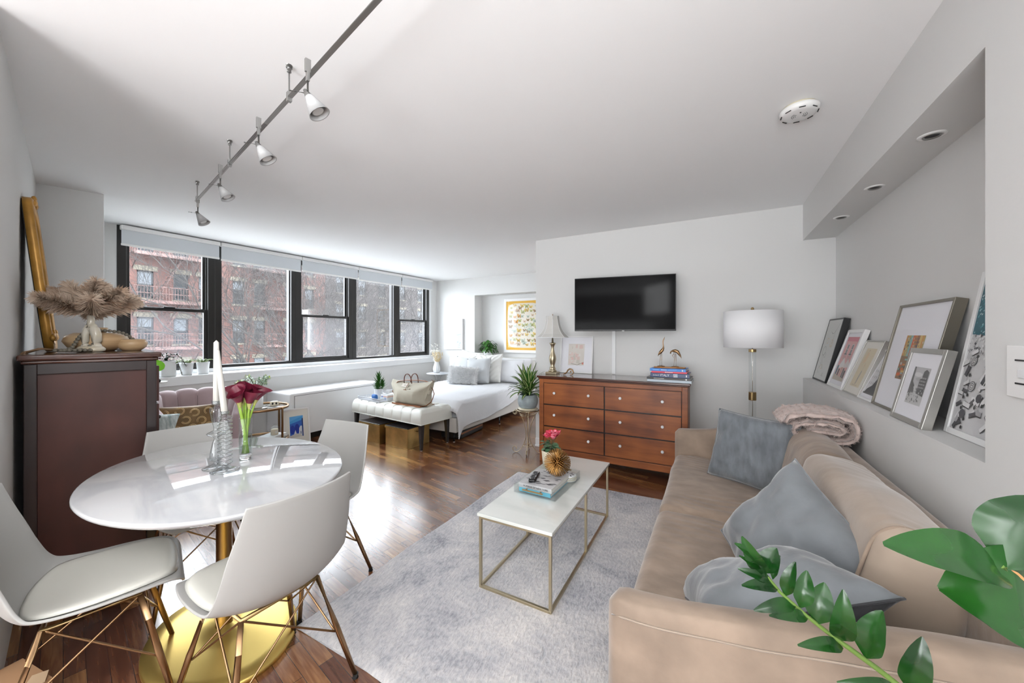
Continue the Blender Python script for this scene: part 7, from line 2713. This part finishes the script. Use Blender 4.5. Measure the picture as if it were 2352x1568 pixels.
trail(b, [(0, 0, 0.17), (0.01, -0.03, 0.22), (0.03, -0.05, 0.245)], 40, 0.028, seed=1)
trail(b, [(0, 0, 0.17), (0.02, 0.03, 0.23), (0.04, 0.07, 0.235), (0.06, 0.11, 0.19), (0.07, 0.13, 0.14), (0.075, 0.145, 0.10)], 80, 0.030, seed=2)
trail(b, [(0, 0, 0.17), (0.01, 0.0, 0.25)], 30, 0.028, seed=3)
trail(b, [(0, 0, 0.17), (0.05, 0.0, 0.22), (0.07, 0.04, 0.20)], 36, 0.028, seed=4)
trail(b, [(0, 0, 0.17), (0.03, -0.05, 0.20), (0.05, -0.09, 0.19)], 36, 0.028, seed=5)
b.build('foliage', ['leaf_dark', 'stem_brown'], t, normals=False)
b = MB()
trail(b, [(0.08, 0.06, 0.16), (0.085, 0.085, 0.10), (0.08, 0.10, 0.04), (0.07, 0.11, 0.01)], 30, 0.02, seed=8)
b.build('trailing_stem', ['leaf_dark', 'stem_brown'], t, normals=False)
def round_pot(label, y, seed, r=0.062):
    t = T('round_planter', label, 'potted plant', Vector((-5.205, y, 0.901)), 0, 'round white pots on the window ledge')
    b = MB(); b.lathe([(0, 0), (0.046, 0), (0.050, 0.004), (r, 0.125), (r + 0.002, 0.135), (r - 0.003, 0.136), (r - 0.006, 0.12), (0, 0.118)], n=36); b.build('pot', 'ceramic', t)
    b = MB(); b.lathe([(0.0, 0.122), (r - 0.007, 0.120)], n=20); b.build('soil', 'soil', t)
    b = MB(); r_ = random.Random(seed)
    for k in range(17):
        a = 2 * PI * k / 17 + r_.uniform(-0.2, 0.2)
        p = Vector((math.cos(a) * 0.02, math.sin(a) * 0.02, 0.12))
        d = Vector((math.cos(a) * 0.55, math.sin(a) * 0.75, 0.9)).normalized()
        for s_ in range(4):
            L_ = 0.040
            q = p + d * L_
            b.tube([p, p.lerp(q, 0.5), q], [0.0035, 0.0075, 0.003], 5, flat_ratio=0.35)
            p = q
            d = (d + Vector((math.cos(a) * 0.35, math.sin(a) * 0.35, -0.50)) + Vector((r_.uniform(-.2, .2), r_.uniform(-.2, .2), 0))).normalized()
    b.build('segmented_stems', mat('cactus_stem_%d' % seed, (0.035, 0.075, 0.012), 0.5, color2=(0.18, 0.26, 0.05), vscale=30), t, normals=False)
round_pot('round white pot of arching cactus stems, middle of the three ledge pots', 1.912, 2)
round_pot('round white pot of arching cactus stems, right of the other round pot on the ledge', 2.065, 7)

# ================================================================== ROUND GOLD SIDE TABLE
GT = Vector((-4.435, 2.275, 0))
t = T('round_side_table', 'round bronze-gold two-tier glass side table beside the blush armchair', 'side table', GT)
for z, nm in ((0.545, 'top_ring'), (0.185, 'lower_ring')):
    b = MB()
    n_ = 64
    b.lathe([(0.268, z - 0.012), (0.285, z - 0.012), (0.287, z), (0.283, z + 0.012), (0.270, z + 0.012), (0.266, z + 0.004), (0.268, z - 0.012)], n=n_)
    b.build(nm, 'bronze', t)
    b = MB(); b.lathe([(0, z - 0.003), (0.267, z - 0.003), (0.267, z + 0.004), (0, z + 0.004)], n=48); b.build('glass_shelf', 'clear2', t)
for k in range(4):
    a = R(20) + PI / 2 * k
    b = MB(); b.box((math.cos(a) * 0.288, math.sin(a) * 0.288, 0.277), (0.012, 0.020, 0.554), rz=a); b.build('leg', 'bronze', t, bevel=0.001)
tt = 0.5495
t = T('round_planter', 'tall white pot of silvery branching succulent on the gold side table', 'potted plant', GT + Vector((-0.02, -0.02, tt)))
b = MB(); b.lathe([(0, 0), (0.062, 0), (0.064, 0.003), (0.064, 0.155), (0.060, 0.156), (0.058, 0.14), (0, 0.138)], n=40); b.build('pot', 'ceramic', t)
b = MB(); b.lathe([(0.0, 0.142), (0.059, 0.140)], n=20); b.build('soil', 'soil', t)
b = MB(); rnd = random.Random(19)
for k in range(19):
    a = 2 * PI * k / 19 + rnd.uniform(-0.2, 0.2)
    sp = rnd.uniform(0.35, 1.0)
    h_ = 0.215 * (1.15 - sp * 0.5) + rnd.uniform(-0.02, 0.03)
    ex = Vector((math.cos(a), math.sin(a), 0)) * 0.225 * sp
    P_ = [Vector((0, 0, 0.14)), Vector((ex.x * 0.35, ex.y * 0.35, 0.14 + h_ * 0.55)), Vector((ex.x * 0.75, ex.y * 0.75, 0.14 + h_ * 0.9)), Vector((ex.x, ex.y, 0.14 + h_ * (1.0 if sp < 0.8 else 0.85)))]
    b.tube(P_, 0.0022, 5, 1)
    for q in range(26):
        f = 0.25 + 0.75 * q / 26
        x = f * 3; i = min(int(x), 2)
        p = P_[i].lerp(P_[i + 1], x - i)
        dv = (P_[i + 1] - P_[i]).normalized()
        xx, yy, zz_ = frame_from(dv)
        an = (q % 2) * PI + (q // 2 % 2) * PI / 2 + k
        d = (xx * math.cos(an) + yy * math.sin(an) + dv * 0.35).normalized()
        b.blade(p, d, 0.030, 0.014, 2 if q > 23 else 0, fold=0.2, shape=0.1, n=3)
b.build('foliage', ['leaf_silver', 'stem_brown', 'leaf_tip'], t, normals=False)
b = MB()
rbox(b, (0, 0, 0.028), (0.052, 0.085, 0.056), 0.022, 10, amp=0.004, sc=30)
b.build
for yy in (-0.017, 0.017):
    b.ball((0.0245, yy, 0.030), (0.006, 0.010, 0.012), 12, 1)
tag(b.build('bone_ornament', ['bone', 'rubber'], loc=GT + Vector((0.085, 0.115, tt)), rz=R(-25)), 'small bone-coloured ornament with two dark hollows on the gold side table', 'ornament')
# things on the lower shelf
zl = 0.1895
for k, (w_, d_, h_, m_, lb) in enumerate([(0.25, 0.19, 0.020, 'bk_grey', 'grey magazine at the bottom on the lower glass shelf'), (0.23, 0.18, 0.016, 'ceramic', 'white booklet lying on top on the lower glass shelf')]):
    t = T('magazine', lb, 'book', GT + Vector((0.07, 0.10, zl)), R(15 + 9 * k))
    b = MB(); book(b, (0, 0, 0), (d_, w_, h_)); b.build('cover_and_pages', [m_, 'paper'], t)
    zl += h_ + 0.0008
t = T('cloche_candle', 'cream labelled candle under a small glass cloche on the lower shelf', 'candle', GT + Vector((0.09, 0.115, zl)))
b = MB(); b.lathe([(0, 0.001), (0.034, 0.001), (0.036, 0.004), (0.036, 0.062), (0.030, 0.066), (0, 0.066)], n=28); b.build('candle_jar', 'wax', t)
b = MB(); b.box((0.0365, 0, 0.032), (0.001, 0.026, 0.028)); b.build('label', 'paper', t)
b = MB(); b.lathe([(0.046, 0.0), (0.046, 0.068), (0.041, 0.085), (0.026, 0.097), (0.008, 0.101), (0.006, 0.106), (0.011, 0.113), (0.011, 0.119), (0.0, 0.124)], n=32); b.build('glass_cloche', 'clear', t)
b = MB(); r_ = random.Random(2)
for k in range(16):
    a = k * 2.4
    b.blade((0, 0, 0.005), (math.cos(a), math.sin(a), 0.5 + 0.4 * r_.random()), 0.045, 0.018, 0, n=3)
b.lathe([(0, 0), (0.025, 0), (0.028, 0.015), (0, 0.015)], n=18)
tag(b.build('table_greenery', 'leaf_dark', loc=GT + Vector((0.055, -0.115, 0.1895)), normals=False), 'small dark green plant on the lower glass shelf beside the magazines', 'plant')

# ================================================================== SCROLL PLANT STAND
PS = Vector((-1.865, 3.815, 0))
t = T('scroll_plant_stand', 'antique gold wire plant stand with scrolled feet beside the dresser', 'plant stand', PS)
b = MB(); b.tube([(math.cos(2 * PI * k / 40) * 0.125, math.sin(2 * PI * k / 40) * 0.125, 0.492) for k in range(40)], 0.006, 8, closed=True)
b.tube([(-0.12, 0, 0.490), (0.12, 0, 0.490)], 0.004, 6); b.tube([(0, -0.12, 0.490), (0, 0.12, 0.490)], 0.004, 6)
b.build('top_ring', 'champagne', t)
for k in range(4):
    a = R(200) + PI / 2 * k
    def pt(r_, z):
        return (math.cos(a) * r_, math.sin(a) * r_, z)
    b = MB()
    pts = [pt(0.128 - 0.0, 0.488), pt(0.100, 0.46), pt(0.070, 0.41), pt(0.040, 0.33), pt(0.022, 0.24), pt(0.020, 0.18), pt(0.040, 0.11), pt(0.075, 0.05), pt(0.105, 0.018), pt(0.135, 0.007), pt(0.165, 0.020), pt(0.175, 0.048), pt(0.158, 0.070), pt(0.135, 0.064), pt(0.130, 0.046), pt(0.142, 0.038)]
    # smooth it
    sm = []
    for i in range(len(pts) - 1):
        p0 = Vector(pts[max(i - 1, 0)]); p1 = Vector(pts[i]); p2 = Vector(pts[i + 1]); p3 = Vector(pts[min(i + 2, len(pts) - 1)])
        for f in (0, 0.33, 0.66):
            sm.append(0.5 * ((2 * p1) + (-p0 + p2) * f + (2 * p0 - 5 * p1 + 4 * p2 - p3) * f * f + (-p0 + 3 * p1 - 3 * p2 + p3) * f ** 3))
    b.tube(sm, 0.0045, 8)
    b.build('scroll_leg', 'champagne', t)
    b = MB()
    pts = []
    for q in range(20):
        th = q / 19 * 1.6 * 2 * PI
        rr_ = 0.030 - 0.018 * q / 19
        pts.append(pt(0.150 + math.cos(th + PI / 2) * rr_, 0.462 + math.sin(th + PI / 2) * rr_))
    b.tube([pt(0.126, 0.490)] + pts, 0.004, 6)
    b.build('top_scroll', 'champagne', t)
b = MB()
for z, r_ in ((0.43, 0.083), (0.445, 0.09), (0.085, 0.055)):
    b.tube([(math.cos(2 * PI * k / 28) * r_, math.sin(2 * PI * k / 28) * r_, z) for k in range(28)], 0.0032, 6, closed=True)
b.build('binding_rings', 'champagne', t)
t = T('potted_dracaena', 'striped dracaena in a ribbed blue-grey pot on the wire plant stand', 'potted plant', PS + Vector((0, 0, 0.4985)))
b = MB(); b.lathe([(0, 0), (0.105, 0), (0.112, 0.006), (0.112, 0.016), (0, 0.016)], n=40); b.build('saucer', 'ceramic_cream', t)
b = MB()
pf = [(0, 0.017), (0.068, 0.017), (0.085, 0.022)]
for k in range(9):
    z = 0.030 + k * 0.0145
    r_ = 0.092 + 0.022 * math.sin(PI * (k + 1) / 11)
    pf += [(r_, z), (r_ + 0.003, z + 0.006), (r_, z + 0.012)]
pf += [(0.098, 0.168), (0.094, 0.172), (0.090, 0.165), (0.09, 0.15), (0, 0.15)]
b.lathe(pf, n=48)
b.build('pot', 'ceramic_blue', t)
b = MB(); b.lathe([(0.0, 0.155), (0.089, 0.152)], n=20); b.build('soil', 'soil', t)
b = MB(); rnd = random.Random(44)
def stripleaf(b, base, d, L, W, droop):
    base = Vector(base); d = Vector(d).normalized()
    side = d.cross(Vector((0, 0, 1)))
    if side.length < 0.05:
        side = Vector((1, 0, 0))
    side.normalize()
    rows = []; p = base.copy(); dd = d.copy(); n_ = 8
    for i in range(n_ + 1):
        t_ = i / n_
        w_ = W / 2 * (math.sin(PI * (0.12 + 0.86 * t_)) ** 0.7) * (1 if t_ < 0.98 else 0.1)
        nn = side.cross(dd).normalized()
        rows.append([b.bm.verts.new(p + side * w_ * s_ + nn * abs(s_) * w_ * 0.35) for s_ in (-1, -0.30, 0.30, 1)])
        dd = (dd + Vector((0, 0, -1)) * droop / n_ * (0.4 + t_ * 1.6)).normalized()
        p = p + dd * (L / n_)
    for i in range(n_):
        for j in range(3):
            b.face([rows[i][j], rows[i][j + 1], rows[i + 1][j + 1], rows[i + 1][j]], 1 if j == 1 else 0, True)
for k in range(58):
    a = k * 2.39996
    f = k / 58
    tilt = 1.25 - 1.05 * f
    d = Vector((math.cos(a) * math.sin(tilt), math.sin(a) * math.sin(tilt), math.cos(tilt)))
    o_ = Vector((math.cos(a + 1) * 0.025, math.sin(a + 1) * 0.025, 0.16 + 0.10 * f))
    stripleaf(b, o_, d, rnd.uniform(0.21, 0.30) * (1.0 if f < 0.9 else 1.1), 0.040, rnd.uniform(0.9, 1.7) * (1.1 - 0.8 * f))
for k in range(4):
    b.tube([(0.02 * math.cos(k * 1.6), 0.02 * math.sin(k * 1.6), 0.15), (0.025 * math.cos(k * 1.6), 0.025 * math.sin(k * 1.6), 0.27)], 0.006, 6, 0)
b.build('striped_leaves', ['leaf', 'leaf_strip'], t, normals=False)

# ================================================================== PLANT IN THE BEDROOM NICHE
NP = Vector((-3.93, 6.25, 0.9205))
t = T('potted_pothos', 'bushy green pothos in a white pot on the bedroom niche ledge', 'potted plant', NP)
b = MB(); b.lathe([(0, 0), (0.06, 0), (0.085, 0.03), (0.095, 0.08), (0.090, 0.13), (0.085, 0.132), (0.08, 0.115), (0, 0.11)], n=36); b.build('pot', 'ceramic', t)
b = MB(); b.lathe([(0.0, 0.118), (0.081, 0.116)], n=20); b.build('soil', 'soil', t)
b = MB(); rnd = random.Random(77)
for k in range(130):
    a = rnd.uniform(0, 2 * PI); el = rnd.uniform(-0.35, 1.45)
    r_ = rnd.uniform(0.10, 0.215)
    c = Vector((math.cos(a) * math.cos(el) * r_, math.sin(a) * math.cos(el) * r_ * (0.5 if math.sin(a) > 0 else 0.7), 0.155 + math.sin(el) * r_ * 0.85))
    if c.z < 0.02:
        c.z = 0.02
    if k % 3 == 0:
        b.tube([(0, 0, 0.11), c * 0.5 + Vector((0, 0, 0.09)), c], 0.002, 4, 1)
    d = Vector((math.cos(a), math.sin(a) * 0.7, rnd.uniform(-0.7, 0.2)))
    b.blade(c - d.normalized() * 0.03, d, rnd.uniform(0.07, 0.10), rnd.uniform(0.045, 0.06), 0, fold=0.25, shape=0.2, n=5, droop=0.6)
for y0 in ((-0.16, -0.05), (0.14, -0.06)):
    trail(b, [(0, -0.05, 0.12), (y0[0] * 0.6, y0[1], 0.13), (y0[0], y0[1], 0.06), (y0[0], y0[1], 0.01)], 14, 0.04, seed=5)
b.build('foliage', ['leaf', 'stem'], t, normals=False)

# ================================================================== FOREGROUND PLANT
def bigleaf(b, base, tip, nrm, W, bend=0.12, mi=0, tw=0.0, fold=0.22):
    base, tip = Vector(base), Vector(tip)
    L = (tip - base).length
    d = (tip - base).normalized()
    n_ = Vector(nrm); n_ = (n_ - d * n_.dot(d)).normalized()
    s_ = d.cross(n_)
    rows = []
    NL, NW = 18, 8
    for i in range(NL + 1):
        f = i / NL
        w_ = W / 2 * (math.sin(PI * f ** 0.82) ** 0.62) if 0 < f < 1 else 0.0015
        w_ = min(w_, W / 2 * (0.10 + f * 3.2)) if f < 0.3 else w_
        c = base + d * L * f + n_ * (bend * L * math.sin(PI * f) - 0.04 * L * f)
        a = tw * f
        sn = s_ * math.cos(a) + n_ * math.sin(a)
        nn = n_ * math.cos(a) - s_ * math.sin(a)
        row = []
        for j in range(NW + 1):
            q = j / NW * 2 - 1
            row.append(b.bm.verts.new(c + sn * w_ * q + nn * (abs(q) ** 1.3 * w_ * fold + 0.010 * W * math.sin(f * 26 + abs(q) * 3) * abs(q))))
        rows.append(row)
    for i in range(NL):
        for j in range(NW):
            b.face([rows[i][j], rows[i][j + 1], rows[i + 1][j + 1], rows[i + 1][j]], mi, True)
ZP = Vector((0.50, 0.66, 0))
t = T('foreground_plant', 'glossy green leafy branches reaching in at the lower right before the sofa', 'potted plant', ZP)
b = MB(); b.lathe([(0, 0), (0.12, 0), (0.15, 0.36), (0.155, 0.40), (0.145, 0.40), (0.14, 0.36), (0, 0.36)], n=40); b.build('pot', 'ceramic', t)
b = MB(); b.lathe([(0.0, 0.372), (0.141, 0.37)], n=24); b.build('soil', 'soil', t)
# leaves: foot, tip, the way the blade looks, width
LEAVES = [
    ((0.0814, 0.8407, 0.9002), (0.0474, 0.7989, 0.9691), (-0.37, -1.26, 0.7), 0.028),
    ((0.08, 0.8399, 0.8978), (0.0379, 0.786, 0.9633), (-0.15, -0.89, 1.16), 0.0214),
    ((0.0865, 0.8435, 0.892), (0.1054, 0.8544, 0.9386), (-0.33, -1.19, 0.8), 0.0346),
    ((0.0901, 0.8454, 0.8838), (0.0451, 0.7948, 0.937), (-0.37, -1.39, 1.27), 0.0148),
    ((0.0973, 0.8494, 0.8755), (0.0432, 0.8236, 0.8983), (0.11, -0.98, 0.78), 0.0165),
    ((0.1082, 0.8553, 0.8615), (0.0483, 0.8027, 0.8816), (-0.02, -1.04, 1.28), 0.0214),
    ((0.0995, 0.8506, 0.8796), (0.1112, 0.8628, 0.9219), (-0.44, -1.15, 1.1), 0.0132),
    ((0.1198, 0.8616, 0.8484), (0.1345, 0.8585, 0.9177), (-0.41, -1.26, 0.72), 0.0231),
    ((0.1451, 0.8753, 0.8261), (0.1583, 0.8909, 0.8906), (0.04, -1.22, 0.89), 0.0296),
    ((0.1726, 0.8902, 0.7956), (0.1866, 0.9051, 0.8688), (-0.2, -1.01, 1.32), 0.0395),
    ((0.1379, 0.8714, 0.8302), (0.0682, 0.8225, 0.8292), (-0.21, -1.15, 1.04), 0.0231),
    ((0.1581, 0.8824, 0.8072), (0.0927, 0.82, 0.8299), (-0.32, -1.02, 0.79), 0.0198),
    ((0.2117, 0.9115, 0.7644), (0.208, 0.8774, 0.876), (-0.22, -1.46, 1.13), 0.0362),
    ((0.2537, 0.9343, 0.7314), (0.276, 0.9337, 0.8278), (-0.49, -1.0, 0.94), 0.0445),
    ((0.216, 0.9138, 0.7504), (0.1402, 0.8573, 0.7674), (-0.46, -1.18, 1.03), 0.0231),
    ((0.326, 0.9735, 0.6696), (0.3399, 0.9631, 0.7813), (-0.31, -1.52, 1.28), 0.0412),
    ((0.3043, 0.9618, 0.6779), (0.2099, 0.9175, 0.6795), (-0.65, -1.64, 1.1), 0.0214),
    ((0.2022, 0.4398, 1.1506), (0.1165, 0.3819, 1.1842), (-0.46, -1.34, 1.4), 0.0341),
    ((0.2346, 0.4574, 1.1180), (0.1585, 0.416, 1.1420), (-0.50, -1.51, 1.0), 0.078),
    ((0.2004, 0.4388, 1.1575), (0.235, 0.4689, 1.2098), (-0.94, -1.84, 0.63), 0.0461),
]
STEM1 = [(0.0727, 0.836, 0.9167), (0.0814, 0.8407, 0.8978), (0.1104, 0.8564, 0.8566), (0.1538, 0.88, 0.8121), (0.1936, 0.9016, 0.7767), (0.2334, 0.9232, 0.7438), (0.2732, 0.9449, 0.7108), (0.3239, 0.9724, 0.6655)]
STEM2 = [(0.1986, 0.4378, 1.1595), (0.204, 0.4408, 1.151), (0.2142, 0.4463, 1.1418), (0.2286, 0.4541, 1.1271)]

b = MB()
for k, (a, c, n_, w_) in enumerate(LEAVES):
    bigleaf(b, a, c, n_, w_ * 1.05, bend=0.10 if k % 2 else 0.16, tw=0.25 if k % 3 else -0.2, fold=0.30)
for v in b.bm.verts:
    v.co -= ZP
b.build('leaves', 'leaf_zz', t, normals=False)
b = MB()
s1 = [Vector(p) - ZP for p in STEM1] + [Vector((-0.09, 0.22, 0.54)), Vector((-0.04, 0.10, 0.44)), Vector((-0.02, 0.03, 0.36))]
b.tube(s1, [0.0018, 0.0025, 0.003, 0.0036, 0.004, 0.0045, 0.005, 0.0055, 0.006, 0.0065, 0.007], 10)
s2 = [Vector(p) - ZP for p in STEM2] + [Vector((-0.12, -0.15, 0.95)), Vector((-0.05, -0.06, 0.65)), Vector((0.0, 0.0, 0.36))]
b.tube(s2, [0.0018, 0.0025, 0.003, 0.0036, 0.0045, 0.0055, 0.007], 10)
b.build('stems', 'stem', t)
b = MB()
bigleaf(b, Vector(STEM2[0]) - ZP, Vector(STEM2[2]) - ZP + Vector((0.002, 0.0, -0.004)), (-0.3, -0.8, 0.5), 0.011, bend=0.05)
b.build('dry_sheath', mat('dry_leaf_sheath', (0.50, 0.24, 0.09), 0.7), t, normals=False)

# ================================================================== TALL PANEL BEHIND THE WALL END
t = T('leaning_mirror', 'tall white framed mirror seen edge-on behind the left end of the television wall', 'mirror', (-1.955, 4.42, 0))
b = MB(); b.box2((-0.012, -0.17, 0), (0.020, 0.62, 1.80)); b.build('frame', 'door', t, bevel=0.003)
b = MB(); b.box2((-0.0135, -0.13, 0.05), (-0.0125, 0.58, 1.75)); b.build('glass', 'mirror', t)
